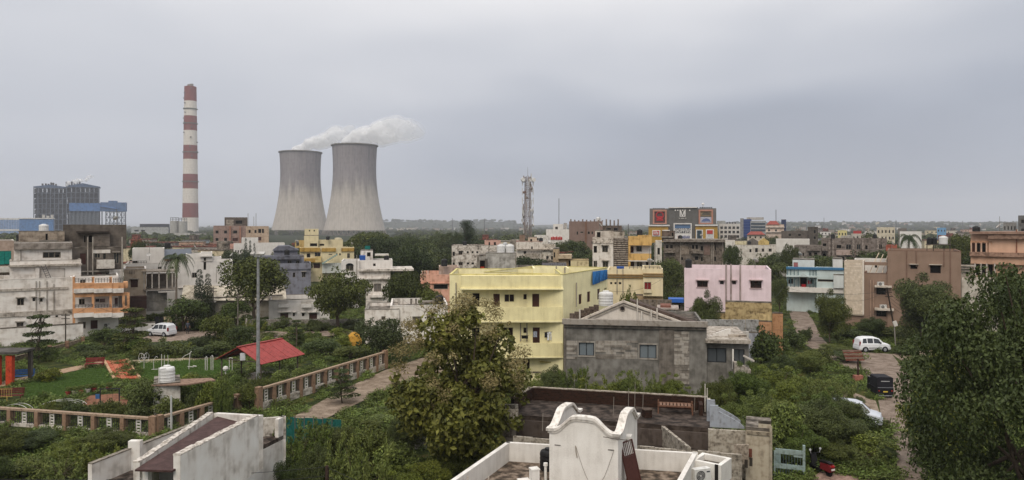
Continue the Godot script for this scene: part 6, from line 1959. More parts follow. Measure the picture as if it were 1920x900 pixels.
func white_house() -> void:
	var wt := mat("e6e3dc", "clean", 5.0)
	var wt2 := mat("e0dcd5", "clean", 3.5)
	var floor_ := mat("8a7d70", "roof", 3.0)
	var o := thing("white_house", "single storey white house with a stained flat roof in front", "house")
	var a := gp(950, 862, 3.0)
	var b := gp(1308, 884, 3.0)
	var l := a + (gp(845, 900, 3.86) - gp(950, 828, 3.86)) * 1.9
	var r := b + (l - a)
	slab(o, "roof", [a, b, r, l], 2.8, 3.0, floor_)
	for q in [[l, a], [a, b], [b, r], [r, l]]:
		wall_run(o, "parapet", q[0], q[1], -0.2, 2.805, 3.86, wt2)
		wall_run(o, "wall", q[0], q[1], 0.0 + 0.22, -0.3, 2.8, wt2)
	# the stair room with humped parapets
	var s := bld("stair_room", "white stair room with humped curved parapets on the white house roof", 1030, 31.0, 1159, 30.07, "roof room", "", false)
	var w: float = s.w
	var dp := 5.2
	var y0 := 3.0
	var faces := [[Transform3D(Basis(), Vector3(0, 0, 0)), w], [Transform3D(Basis(Vector3.UP, PI / 2), Vector3(w, 0, 0)), dp], [Transform3D(Basis(Vector3.UP, PI), Vector3(w, 0, -dp)), w], [Transform3D(Basis(Vector3.UP, -PI / 2), Vector3(0, 0, -dp)), dp]]
	for f in faces:
		if f[0].origin.z < -1 and f[0].origin.x > 1: # the low plain back
			var bk := MB.new()
			bk.box(Vector3(0.151, y0, -dp), Vector3(w - 0.151, 4.0, -dp + 0.15))
			part(s.n, "wall", bk, wt)
			continue
		var top := humped(f[1], 5.42, 0.6)
		if f[1] != w: # the sides drop towards the back
			for k in top.size():
				top[k].y -= 0.42 * (top[k].x / dp if f[0].origin.x > 1 else 1 - top[k].x / dp)
		var poly := [Vector2(0.0 if f[1] == w else 0.151, y0), Vector2(f[1] - (0.0 if f[1] == w else 0.151), y0)]
		var back := top.duplicate()
		back.reverse()
		for p in back:
			poly.append(Vector2(clampf(p.x, poly[0].x, poly[1].x), p.y))
		var mb := MB.new()
		mb.extrude(poly, -0.15, 0, f[0])
		part(s.n, "wall", mb, wt)
		var cp := MB.new()
		for k in 24:
			var p0: Vector2 = top[k]
			var p1: Vector2 = top[k + 1]
			for lay in [[0.07, -0.05, -0.22, 0.12], [-0.055, -0.15, -0.15, 0.06]]:
				var q := []
				for z in [lay[3], lay[2]]:
					q += [Vector3(p0.x, p0.y + lay[1], z), Vector3(p1.x, p1.y + lay[1], z), Vector3(p1.x, p1.y + lay[0], z), Vector3(p0.x, p0.y + lay[0], z)]
				var t: Transform3D = f[0]
				for i in q.size():
					var e := 0.12 if lay[3] > 0.09 else 0.06
					if k == 0 and q[i].x < 0.01: q[i].x = -e
					if k == 23 and q[i].x > f[1] - 0.01: q[i].x = f[1] + e
					q[i] = t * (q[i] + Vector3(0, 0.0015 * (1 if f[1] == w else 0), 0))
				cp.quad(q[0], q[1], q[2], q[3]); cp.quad(q[5], q[4], q[7], q[6]); cp.quad(q[3], q[2], q[6], q[7]); cp.quad(q[4], q[5], q[1], q[0])
				if k == 0: cp.quad(q[4], q[0], q[3], q[7])
				if k == 23: cp.quad(q[1], q[5], q[6], q[2])
		part(s.n, "parapet_coping", cp, mat("e0dcd4", "worn", 2.5))
	var rf := MB.new()
	rf.quad(Vector3(0.152, 5.1, -0.152), Vector3(w - 0.152, 5.1, -0.152), Vector3(w - 0.152, 4.05, -dp), Vector3(0.152, 4.05, -dp))
	rf.quad(Vector3(0.152, 3.98, -dp), Vector3(w - 0.152, 3.98, -dp), Vector3(w - 0.152, 5.0, -0.152), Vector3(0.152, 5.0, -0.152))
	part(s.n, "roof", rf, floor_)
	var iron := metal("5b544c", 0.6)
	for q in [[hit(s, 1040, 834, 0.02), hit(s, 1051, 835, 0.02)], [hit(s, 1140, 843, 0.02), hit(s, 1151, 844, 0.02)], [hit(s, 1131, 819, 0.25), hit(s, 1131, 819, 0.25) + Vector3(1.15, -0.06, 0)]]:
		var mb := MB.new()
		mb.cyl(q[0], q[1], 0.018, 0.018, 5)
		part(s.n, "iron_rod", mb, iron)
	var loop := []
	for k in 13:
		var u := k / 12.0
		loop.append(hit(s, 1080 + 71 * u, 838 + 72 * sin(PI * u) + 6 * u, 0.03))
	var lw := MB.new()
	lw.tube(loop, 0.008, 4)
	part(s.n, "loose_cable", lw, mat("8f877c"))
	var tw := MB.new()
	tw.tube([hit(s, 1079, 836, 0.03), hit(s, 1080, 847, 0.04), hit(s, 1082, 858, 0.03)], 0.022, 5)
	part(s.n, "hanging_tie", tw, mat("a39a8c"))
	var lampb := MB.new()
	lampb.box(Vector3(w, 4.75, -2.3), Vector3(w + 0.22, 4.87, -1.9))
	part(s.n, "ledge", lampb, wt)
	var gt := thing("steel_door", "rust brown steel door leaning against the white stair room", "door", s.n.transform * Vector3(w + 0.55, 3.0, -1.1), s.n.rotation.y + 1.1)
	var gtt := Transform3D(Basis(Vector3.RIGHT, -0.28), Vector3.ZERO)
	var gm := mat("4a2c27", "worn", 1.0, 0.6)
	var mbd := MB.new()
	mbd.box(Vector3(-0.4, 0, -0.015), Vector3(0.4, 1.25, 0.015), gtt)
	part(gt, "panel", mbd, gm)
	for q in [[-0.44, 0.0, -0.38, 1.9], [0.38, 0.0, 0.44, 1.9], [-0.38, 1.84, 0.38, 1.9], [-0.38, 1.26, 0.38, 1.31]]:
		mbd = MB.new()
		mbd.box(Vector3(q[0], q[1], -0.03), Vector3(q[2], q[3], 0.03), gtt)
		part(gt, "frame", mbd, gm)
	for k in 6:
		mbd = MB.new()
		mbd.box(Vector3(-0.33 + k * 0.12, 1.31, -0.01), Vector3(-0.3 + k * 0.12, 1.84, 0.01), gtt)
		part(gt, "bar", mbd, gm)
	aircon("white air conditioner on the white house roof beside a white block", Vector3(X(1310, 32.0), 3.08, -31.3), 0.33, 0.8)
	var wb := bld("roof_block", "white walled block behind the air conditioner on the white house roof", 1296, 32.3, 1352, 31.5, "roof room", "", false)
	lvl(wb, 1296, 1352, 862, 900, 0, 1.3, wt, [], {"p": 0.25})
	fb(wb, "dark_gap", 1340, 872, 1346, 900, 0.002, 0.05, mat("25221f"))
	var pg := gp(1002, 912, 3.0)
	var pp := thing("roof_pillar", "short square white pillar on the white house roof", "pillar", Vector3(pg.x, 3.0, pg.y), 0.33)
	var mb2 := MB.new()
	mb2.box(Vector3(-0.17, 0, -0.17), Vector3(0.17, 0.72, 0.17))
	part(pp, "shaft", mb2, wt)
	mb2 = MB.new()
	mb2.box(Vector3(-0.19, 0.722, -0.19), Vector3(0.19, 0.78, 0.19))
	part(pp, "cap", mb2, wt)
	var pq := gp(1023, 906, 3.0)
	var vp := thing("vent_pipe", "white capped vent pipe beside the stair room", "pipe", Vector3(pq.x, 3.0, pq.y))
	mb2 = MB.new()
	mb2.cyl(Vector3.ZERO, Vector3(0, 0.75, 0), 0.06, 0.06, 10)
	part(vp, "pipe", mb2, wt)
	mb2 = MB.new()
	mb2.cyl(Vector3(0, 0.751, 0), Vector3(0, 0.87, 0), 0.1, 0.09, 10)
	part(vp, "cap", mb2, wt)
	var tg := gp(1024, 880, 3.0)
	tank("black roof tank half hidden behind the stair room corner", Vector3(tg.x + 0.1, 3.0, tg.y), 0.38, 0.95, "1f1f20")
	var lg := gp(982, 910, 3.0)
	var ls := thing("roof_box", "low white box on the white house roof left of the pillar", "box", Vector3(lg.x, 3.0, lg.y), 0.3)
	mb2 = MB.new()
	mb2.box(Vector3(-0.25, 0, -0.2), Vector3(0.25, 0.25, 0.2))
	part(ls, "body", mb2, wt)
	for x in [[853, 0.0], [892, 0.5]]:
		var g := gp(x[0] + 10, 893, 3.86)
		var st := MB.new()
		st.box(Vector3(-0.03, -0.9, -0.02), Vector3(0.03, 0.0, 0.02), Transform3D(Basis(), Vector3(g.x + 0.3, 3.86, g.y)))
		part(o, "drain_stain_pipe", st, mat("b9b2a6", "mould", 1.0))

func dark_roof_house() -> void:
	var o := thing("dark_roof_house", "old single storey house with a blackened flat roof and brick parapet", "house")
	var h := 3.3
	var bl := gp(998, 750, h)
	var br := gp(1325, 770, h)
	var fl := gp(958, 777, h)
	var fr := gp(1336, 803, h)
	slab(o, "roof", [bl, br, fr, fl], h - 0.25, h, mat("554c46", "roof", 4.0))
	var brick := mat("857c76", "brick", 1.6)
	for q in [[bl, br], [fl + (bl - fl) * 0.15, bl]]:
		wall_run(o, "brick_parapet", q[0], q[1], 0.22, h, h + 0.75, brick)
		wall_run(o, "parapet_coping", q[0], q[1], 0.26, h + 0.752, h + 0.8, mat("a39a8e", "mould", 2.0))
	wall_run(o, "pillar", fl + (bl - fl) * 0.35, fl + (bl - fl) * 0.47, 0.3, h, h + 0.85, mat("7c6e64", "mould", 2.0))
	wall_run(o, "white_post", br, br + (fr - br) * 0.28, 0.2, h, h + 0.75, mat("bdb8af", "mould", 2.5), h + 0.3)
	wall_run(o, "brick_stub", br + Vector2(-0.5, 0.1), br + (fr - br) * 0.3 + Vector2(-0.5, 0.0), 0.2, h, h + 0.6, brick)
	var inn := (bl + br + fl + fr) / 4
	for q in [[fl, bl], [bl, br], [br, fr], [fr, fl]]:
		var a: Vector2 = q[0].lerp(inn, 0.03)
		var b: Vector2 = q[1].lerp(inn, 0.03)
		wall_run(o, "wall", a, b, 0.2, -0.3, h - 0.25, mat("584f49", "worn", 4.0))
	# iron window and door on its shaded front
	var ax: Vector2 = (fr - fl).normalized()
	for q in [[0.1, 1.1], [5.6, 1.3], [8.2, 0.8]]:
		var p: Vector2 = fl.lerp(inn, 0.03) + ax * (q[0] + 0.4)
		var t := Transform3D(Basis(Vector3.UP, -atan2(ax.y, ax.x)), Vector3(p.x, 1.0, p.y))
		var mb := MB.new()
		mb.box(Vector3(0, 0, 0.0), Vector3(q[1], 1.2, 0.12), t)
		var wn := part(o, "window", mb, mat("4a433d", "worn"))
		mb = MB.new()
		mb.box(Vector3(0.08, 0.08, 0.121), Vector3(q[1] - 0.08, 1.12, 0.13), t)
		part(wn, "pane", mb, glass())
	# the lower terrace in front with its stained parapet
	var t0 := gp(962, 818, 3.1)
	var t1 := gp(1392, 852, 3.1)
	var back0 := fl.lerp(inn, 0.03)
	var back1 := fr.lerp(inn, 0.03)
	slab(o, "terrace_floor", [back0, back1 + ax * 1.2, t1, t0], 2.0, 2.2, mat("4d453f", "roof", 3.0))
	var stain := mat("a8a297", "mould", 2.2)
	for k in 11:
		var p0: Vector2 = t0.lerp(t1, k / 11.0)
		var p1: Vector2 = t0.lerp(t1, (k + 0.985) / 11.0)
		wall_run(o, "parapet_panel", p0, p1, 0.16, 1.7, 3.1 - 0.03 * (k % 3), stain)
	wall_run(o, "wall", t0, t1, 0.14, -0.3, 1.69, mat("8c857b", "mould", 3.0))
	wall_run(o, "partition", t0.lerp(t1, 0.79), back1.lerp(back0, 0.22), 0.15, 2.2, 3.25, stain)
	# stained walls and the curved blue-grey stair side at its right end
	var w0 := gp(1328, 805, 3.5)
	var w1 := gp(1398, 809, 3.5)
	wall_run(o, "stained_wall", w0, w1, 0.2, 1.0, 3.5, mat("b2ac9f", "mould", 2.5))
	var cv := MB.new()
	var c0 := G(1337, 803, 3.5)
	var poly := [Vector2(0, 0), Vector2(1.75, 0)]
	for k in 9:
		poly.append(Vector2(1.75 - 1.3 * k / 8.0, 0.1 + 0.75 * pow(k / 8.0, 0.8)))
	poly += [Vector2(0.42, 1.15), Vector2(0.0, 1.15)]
	cv.extrude(poly, -0.12, 0, Transform3D(Basis(Vector3.UP, -0.2), c0 + Vector3(0, -0.1, -0.6)))
	cv.extrude(poly, -0.12, 0, Transform3D(Basis(Vector3.UP, -0.2), c0 + Vector3(0.05, 0.0, -1.4)))
	part(o, "stair_side", cv, mat("9aa0a8", "worn", 3.0))
	var b := bld("end_wall", "tall cream weathered end wall with a notched top right of the blackened roof", 1398, 36.5, 1446, 36.3, "wall")
	lvl(b, 1398, 1446, 806, -1, 0, 2.2, mat("b5ab98", "worn", 3.0), [], {"p": 0})
	lvl(b, 1422, 1446, 794, 807, -0.05, 0.5, mat("b5ab98", "worn", 3.0), [], {"p": 0})
	fb(b, "coping", 1400, 812, 1446, 814, 0.002, 0.06, mat("9c9382", "mould", 2.0))
	fb(b, "edge_pilaster", 1443, 800, 1448, 990, 0.002, 0.1, mat("a59c8a", "worn", 2.0))
	var cbw := MB.new()
	var cc := hit(b, 1402, 868, 0.5)
	for k in 7:
		var a0 := PI * (0.5 + 0.5 * k / 6.9)
		var a1 := PI * (0.5 + 0.5 * (k + 1) / 6.9)
		cbw.box(cc + Vector3(-0.3 + 0.1 * k - 0.35, 0, 0.35 - 0.05 * k), cc + Vector3(-0.2 + 0.1 * k - 0.35, 0.95, 0.45 - 0.05 * k))
	part(b.n, "balcony_wall", cbw, mat("a79d90", "mould", 2.0))
	fb(b, "balcony_inside", 1392, 842, 1410, 856, 0.06, 0.1, mat("6f4438", "worn", 2.0))
	for k in 2:
		fb(b, "window_slot", 1396 + k * 9, 862 - k * 3, 1402 + k * 9, 877 - k * 3, 0.85, 0.87, mat("3b352f"))
	# rods, a bench frame and a box on the roof
	for p in [[1072, 724, 752], [1098, 720, 756], [1150, 744, 778], [1178, 728, 766], [1190, 716, 768], [1302, 742, 772], [1017, 774, 808], [1205, 738, 772]]:
		var g := gp(p[0], p[2], h)
		var rd := thing("roof_rod", "thin upright steel rod left standing on the blackened roof", "rod", Vector3(g.x, h, g.y), 0, "rods on the blackened roof")
		var mb := MB.new()
		var top: float = h + (p[2] - p[1]) * -g.y / F
		mb.cyl(Vector3.ZERO, Vector3(0.03, top - h, 0), 0.016, 0.013, 5)
		part(rd, "bar", mb, metal("8b8378", 0.7))
	for p in [[1322, 720, 772], [1326, 728, 772]]:
		var g := gp(p[0], p[2], h)
		var rd := thing("white_pipe", "pale pipe pair standing at the corner of the blackened roof", "pipe", Vector3(g.x, h, g.y), 0, "pipes at the roof corner")
		var mb := MB.new()
		mb.cyl(Vector3.ZERO, Vector3(0, (p[2] - p[1]) * -g.y / F, 0), 0.035, 0.035, 6)
		part(rd, "pipe", mb, mat("c4c0b6", "worn"))
	var cot := thing("rope_cot", "reddish wooden cot standing against the brick parapet", "cot", Vector3(gp(1266, 774, h).x, h, gp(1266, 774, h).y), -0.2)
	var wood := mat("705242", "worn", 1.0)
	for x in [-0.95, 0.95]:
		for z in [-0.4, 0.4]:
			var mb := MB.new()
			mb.box(Vector3(x - 0.04, 0, z - 0.04), Vector3(x + 0.04, 0.62, z + 0.04))
			part(cot, "leg", mb, wood)
	for z in [-0.4, 0.4]:
		var mb := MB.new()
		mb.box(Vector3(-0.91, 0.42, z - 0.035), Vector3(0.91, 0.5, z + 0.035))
		part(cot, "side_rail", mb, wood)
	for k in 9:
		var mb := MB.new()
		mb.box(Vector3(-0.88 + k * 0.2, 0.46, -0.365), Vector3(-0.74 + k * 0.2, 0.49, 0.365))
		part(cot, "slat", mb, mat("7c6252", "worn", 1.0))
	var cg := gp(1213, 782, h)
	var cr := thing("crate", "small dark brick built box on the blackened roof", "box", Vector3(cg.x, h, cg.y), 0.3)
	var mbx := MB.new()
	mbx.box(Vector3(-0.22, 0, -0.2), Vector3(0.22, 0.42, 0.2))
	part(cr, "body", mbx, brick)
	mbx = MB.new()
	mbx.box(Vector3(-0.25, 0.422, -0.23), Vector3(0.25, 0.47, 0.23))
	part(cr, "lid", mbx, mat("5d5148", "mould", 1.0))
	# small railed balcony box at the left corner
	var rb := bld("balcony_box", "small stained white balustrade box at the left corner of the blackened roof", 938, 40.5, 972, 40.0, "balcony")
	lvl(rb, 938, 972, 768, 798, 0, 1.3, mat("aaa498", "mould", 1.5), [], {"p": 0.3})
	for k in 6:
		fb(rb, "baluster", 940 + k * 5.5, 773, 943 + k * 5.5, 794, 0.002, 0.08, mat("bdb7ab", "mould", 1.0))
	fb(rb, "wall", 942, 798, 968, 1000, -1.2, -0.1, mat("8c857b", "mould", 3.0))

func stair_roof_house() -> void:
	# the white parapets and brown sheet roof at the lower left
	var o := thing("flat_roof_house", "white single storey house with worn parapets at the lower left", "house")
	var wt := mat("d6d2cb", "worn", 5.0)
	var wt2 := mat("dfdcd6", "worn", 9.0)
	var a := gp(165, 870, 4.0)
	var c := gp(372, 790, 4.0)
	var e := gp(536, 780, 4.0)
	var f := e + (a - c) * 1.25
	var a2 := c + (a - c) * 1.25
	slab(o, "roof", [a2, c, e, f], 2.85, 3.05, mat("5f5650", "roof", 3.0))
	for q in [[a2, c], [c, e], [e, f]]:
		wall_run(o, "wall", q[0], q[1], -0.2, -0.3, 2.85, wt2)
	wall_run(o, "wall", f, a2, 0.2, -0.3, 2.85, wt2)
	wall_run(o, "parapet", a, c, -0.2, 2.86, 4.0, wt2)
	wall_run(o, "parapet_coping", a, c, -0.22, 4.002, 4.05, mat("8d877d", "mould", 1.5))
	wall_run(o, "parapet", c, e, -0.2, 2.86, 4.0, mat("c9c5bd", "mould", 3.0))
	wall_run(o, "parapet_end", e, e + (f - e) * 0.08, -0.2, 2.86, 4.0, wt2)
	wall_run(o, "white_stub", gp(240, 838, 4.1), gp(262, 838, 4.1), 0.3, 3.0, 4.35, wt2)
	var s := thing("stair_cover", "long white walled stair cover with a dark brown sheet roof", "roof room")
	var h := 5.5
	var r0 := gp(338, 855, h)
	var r1 := gp(485, 780, h)
	var lh := 5.12
	var l0 := gp(262, 868, lh)
	var l1 := gp(400, 775, lh)
	wall_run(s, "wall", r0, r1, 0.28, 3.05, h, wt2, h)
	wall_run(s, "wall", l0, l1, 0.24, 3.05, lh, wt)
	wall_run(s, "wall", l1, r1, 0.24, 3.05, lh, wt, h)
	var mould := mat("cfcac2", "mould", 1.6)
	rng.seed = 4
	for q in [[r0, r1, 0.3, h], [l0, l1, 0.26, lh]]: # broken copings
		for k in 24:
			var p0: Vector2 = q[0].lerp(q[1], k / 24.0)
			var p1: Vector2 = q[0].lerp(q[1], (k + R(0.93, 0.995)) / 24.0)
			wall_run(s, "coping_piece", p0, p1, q[2] * R(0.98, 1.05), q[3] + 0.002, q[3] + R(0.03, 0.07), mould)
		var lf := l0.lerp(r0, 0.5)
	var in0 := l0 + (r0 - l0) * 0.02 + (l0 - l1) * 0.06
	var in1 := l0 + (r0 - l0) * 0.87 + (l0 - l1) * 0.03
	slab(s, "sheet_roof", [in0, in1, r1 - (r1 - l1) * 0.1, l1 + (r1 - l1) * 0.09], h - 0.55, h - 0.48, mat("56403d", "dirt", 3.0, 0.7))
	var fl := l0 + (l1 - l0) * 0.02
	var fr := r0 + (r1 - r0) * 0.02
	wall_run(s, "front_post", fl, fl.lerp(fr, 0.16), 0.2, 3.05, h - 0.56, wt2)
	wall_run(s, "inner_wall", fl.lerp(fr, 0.17) + (l1 - l0) * 0.12, fr + (l1 - l0) * 0.12, 0.1, 3.05, h - 0.56, mat("8f8d89", "worn", 3.0))
	# green cloth fence behind
	var g0 := gp(536, 782, 1.8)
	var g1 := gp(640, 786, 1.8)
	var gf := thing("green_cloth_fence", "dark green cloth stretched between posts behind the white parapet", "fence")
	for k in 6:
		wall_run(gf, "cloth_panel", g0.lerp(g1, k / 6.0 + 0.004), g0.lerp(g1, (k + 0.97) / 6.0), 0.03 + 0.01 * (k % 2), 0.1, 1.8 - 0.04 * (k % 2), mat("1c5a54", "worn", 2.0))
		var mb := MB.new()
		var p := g0.lerp(g1, k / 6.0)
		mb.cyl(Vector3(p.x, -0.2, p.y), Vector3(p.x, 1.9, p.y), 0.03, 0.03, 6)
		part(gf, "post", mb, mat("6b655c", "worn"))
	var sh := bld("shed", "small white shed with a railed top half hidden under the olive tree", 752, 46, 800, 46, "shed")
	lvl(sh, 752, 800, 792, -1, 0, 3, mat("bfbab2", "mould", 3.0), [["f", 770, 806, 784, 822, "o"]], {"p": 0.4})
	rail(sh, 772, 800, 785, 793, -0.1, mat("d0ccc4", "worn"), 2, 6)

func utilities() -> void:
	# the tall floodlight pole in the park
	var d := 61.0
	var galv := mat("8d9092", "worn", 3.0, 0.5)
	var o := thing("floodlight_pole", "tall grey floodlight pole beside the red roofed pavilion", "lamp post", Vector3(X(484, d), 0, -d))
	var top := Y(482, d)
	var mb := MB.new()
	mb.cyl(Vector3(0, -0.1, 0), Vector3(0, top, 0), 0.17, 0.1, 12)
	part(o, "pole", mb, galv)
	mb = MB.new()
	mb.cyl(Vector3.ZERO, Vector3(0, 0.6, 0), 0.3, 0.26, 12)
	part(o, "base", mb, mat("8f8a80", "concrete"))
	mb = MB.new()
	mb.box(Vector3(-0.25, top, -0.25), Vector3(0.25, top + 0.14, 0.25))
	part(o, "bracket", mb, galv)
	for x in [-0.42, 0.1, 0.42]:
		mb = MB.new()
		mb.box(Vector3(-0.16, -0.06, -0.2), Vector3(0.16, 0.1, 0.2), Transform3D(Basis(Vector3.RIGHT, 0.5), Vector3(x, top + 0.28, 0.1)))
		part(o, "floodlight", mb, mat("b5b4b0", "worn"))
	# wooden and steel poles with their wires
	var poles := [["slim pale post at the park corner by the white parapet", 321, 49.0, 742, 0.075, "b9bab8"], ["thin dark wire pole before the orange balcony house", 123, 88.0, 588, 0.08, "4a443e"], ["grey wire pole at the lane beyond the gym garden", 446, 95.0, 549, 0.09, "6f6a62"], ["thin grey wire pole on the low house roof line", 400, 104.0, 538, 0.06, "3e3a36"], ["small lane post by the grey compound wall", 462, 99.0, 597, 0.15, "a59f95"], ["thin bare pole among the shrubs behind the pavilion", 556, 84.0, 612, 0.06, "5a5148"]]
	for p in poles:
		var t := thing("wire_pole", p[0], "pole", Vector3(X(p[1], p[2]), 0, -p[2]))
		mb = MB.new()
		mb.cyl(Vector3(0, -0.1, 0), Vector3(0, Y(p[3], p[2]), 0), p[4], p[4] * 0.8, 8)
		part(t, "pole", mb, mat(p[5], "worn"))
		if p[1] in [123, 446, 400]:
			for k in 2:
				mb = MB.new()
				mb.box(Vector3(-0.5, Y(p[3], p[2]) - 0.25 - 0.4 * k, -0.05), Vector3(0.5, Y(p[3], p[2]) - 0.17 - 0.4 * k, 0.05))
				part(t, "crossarm", mb, mat("4a443e", "worn"))
	var lp := thing("leaning_pole", "dark leaning wire pole with a pale box behind the white car", "pole", Vector3(X(1679, 86), 0, -86))
	mb = MB.new()
	mb.cyl(Vector3(0, -0.1, 0), Vector3(-0.15, 2.7, 0), 0.07, 0.07, 8)
	part(lp, "lower_post", mb, mat("8b8780", "worn"))
	mb = MB.new()
	mb.cyl(Vector3(-0.2, 2.6, -0.1), Vector3(-0.95, Y(539, 86), -0.1), 0.1, 0.08, 8)
	part(lp, "upper_post", mb, mat("3a332d", "worn"))
	mb = MB.new()
	mb.box(Vector3(-0.32, 2.35, 0.05), Vector3(0.12, 2.95, 0.2), Transform3D(Basis(Vector3.BACK, 0.35), Vector3(0.9, 0.15, 0)))
	part(lp, "box", mb, mat("c9c6be", "worn"))
	for k in 3:
		mb = MB.new()
		mb.box(Vector3(-1.35 + 0.1 * k, Y(541, 86) - 0.5 * k, -0.2), Vector3(-0.45 + 0.1 * k, Y(541, 86) - 0.5 * k + 0.08, -0.1))
		part(lp, "crossarm", mb, mat("3a332d", "worn"))
	var far := P(1800, 612, 84)
	var rp := thing("wire_pole", "dark wire pole in the trees right of the leaning pole", "pole", Vector3(far.x, 0, far.z))
	mb = MB.new()
	mb.cyl(Vector3(0, -0.1, 0), Vector3(0, far.y + 0.2, 0), 0.09, 0.08, 8)
	part(rp, "pole", mb, mat("4b443c", "worn"))
	for k in 4:
		wire("dark wire sagging from the leaning pole into the trees", [Vector3(X(1679, 86) - 0.9, Y(548, 86) - 0.45 * k, -86), far + Vector3(0, -0.15 * k, 0)], 0.9, 0.016, "wires from the leaning pole")
	wire("long wire from the leaning pole across the lane to the left", [Vector3(X(1679, 86) - 0.7, 4.2, -86), P(1430, 620, 78)], 0.5, 0.012)
	# wires low across the front
	var fp := thing("roof_wire_post", "short dark post holding two wires at the bottom edge", "post", G(613, 905, 2.6) + Vector3(0, -2.6, 0))
	mb = MB.new()
	mb.cyl(Vector3.ZERO, Vector3(0, 3.35, 0), 0.09, 0.08, 8)
	part(fp, "post", mb, mat("3d3029", "worn"))
	var at := fp.position
	for k in 2:
		wire("thin pale wire crossing the bottom left from the short post, %s" % ["upper one", "lower one"][k], [Vector3(-26, 3.6 - 0.55 * k, at.z + 2.0), at + Vector3(0, 3.3 - 0.4 * k, 0)], 0.35, 0.011)
		wire("thin pale wire running down right from the short post, %s" % ["upper one", "lower one"][k], [at + Vector3(0, 3.3 - 0.4 * k, 0), at + Vector3(5.6, 2.75 - 0.4 * k, 4.0)], 0.1, 0.011)
	wire("wire from the orange balconies to the thin dark pole", [P(123, 590, 88), P(172, 570, 89.5), P(235, 585, 92)], 0.35, 0.014)
	wire("wire from the thin dark pole over the compound wall", [P(123, 594, 88), P(-40, 585, 86)], 0.3, 0.014)
	wire("wire strung along the lane between the grey poles", [P(446, 551, 95), P(640, 556, 99), P(745, 552, 102)], 0.5, 0.016)
	wire("lower wire strung along the lane between the grey poles", [P(446, 557, 95), P(640, 561, 99), P(745, 557, 102)], 0.5, 0.016)

# ---- the park ----
func fence(label: String, a: Vector3, b: Vector3, n: int, h: float, plinth: float) -> void:
	var o := thing("park_fence", label, "fence", a, atan2(-(b.z - a.z), b.x - a.x))
	var L := a.distance_to(b)
	var br := mat("8e7561", "worn", 2.0)
	var iron := metal("34322f", 0.6)
	var wt := mat("d4d1ca", "worn", 2.0)
	if plinth > 0:
		var mb := MB.new()
		mb.box(Vector3(0, -0.2, -0.12), Vector3(L, plinth, 0.12))
		part(o, "plinth", mb, mat("c6c1b8", "mould", 3.0))
	var mb2 := MB.new()
	mb2.box(Vector3(0, h - 0.14, -0.16), Vector3(L, h, 0.16))
	part(o, "top_rail", mb2, mat("9c8875", "worn", 2.0))
	for k in n + 1:
		var x := L * k / n
		var w := 0.24 if k == 0 or k == n else 0.15
		var mb := MB.new()
		mb.box(Vector3(x - w, -0.2, -0.2), Vector3(x + w, h - 0.142 + (0.25 if k == 0 or k == n else 0.0), 0.2))
		part(o, "post", mb, br)
		if k == n:
			break
		var x0 := x + 0.16
		var x1 := L * (k + 1) / n - 0.16
		var bars := 12
		for j in bars:
			var bx := lerpf(x0, x1, (j + 0.5) / bars)
			if absf(j - bars / 2.0 + 0.5) < 1.0:
				continue
			mb = MB.new()
			mb.box(Vector3(bx - 0.015, maxf(plinth, 0.1), -0.015), Vector3(bx + 0.015, h - 0.14, 0.015))
			part(o, "bar", mb, iron)
		for y in [maxf(plinth, 0.1) + 0.08, h - 0.25]:
			mb = MB.new()
			mb.box(Vector3(x0, y, -0.02), Vector3(x1, y + 0.035, 0.02))
			part(o, "rail", mb, iron)
		var xm := (x0 + x1) / 2
		for s in [-0.16, 0.16]:
			mb = MB.new()
			mb.box(Vector3(xm + s - 0.03, maxf(plinth, 0.05), -0.03), Vector3(xm + s + 0.03, h - 0.14, 0.03))
			part(o, "white_upright", mb, wt)
		for j in 4:
			mb = MB.new()
			var y := lerpf(maxf(plinth, 0.1), h - 0.2, (j + 0.5) / 4.0)
			mb.box(Vector3(xm - 0.128, y - 0.03, -0.025), Vector3(xm + 0.128, y + 0.06, 0.025))
			part(o, "white_rung", mb, wt)

func rod_thing(called: String, label: String, cat: String, at: Vector3, turn: float, bars: Array, m: Material, group := "") -> Node3D:
	var o := thing(called, label, cat, at, turn, group)
	for b in bars: # [name, radius, points...]
		var mb := MB.new()
		mb.tube(b.slice(2), b[1] * 0.58, 7)
		part(o, b[0], mb, m)
	return o

func arc_pts(c: Vector3, r: float, a0: float, a1: float, side: Vector3, k := 12) -> Array:
	var out := []
	for i in k + 1:
		var a := lerpf(a0, a1, float(i) / k)
		out.append(c + side * cos(a) * r + Vector3.UP * sin(a) * r)
	return out

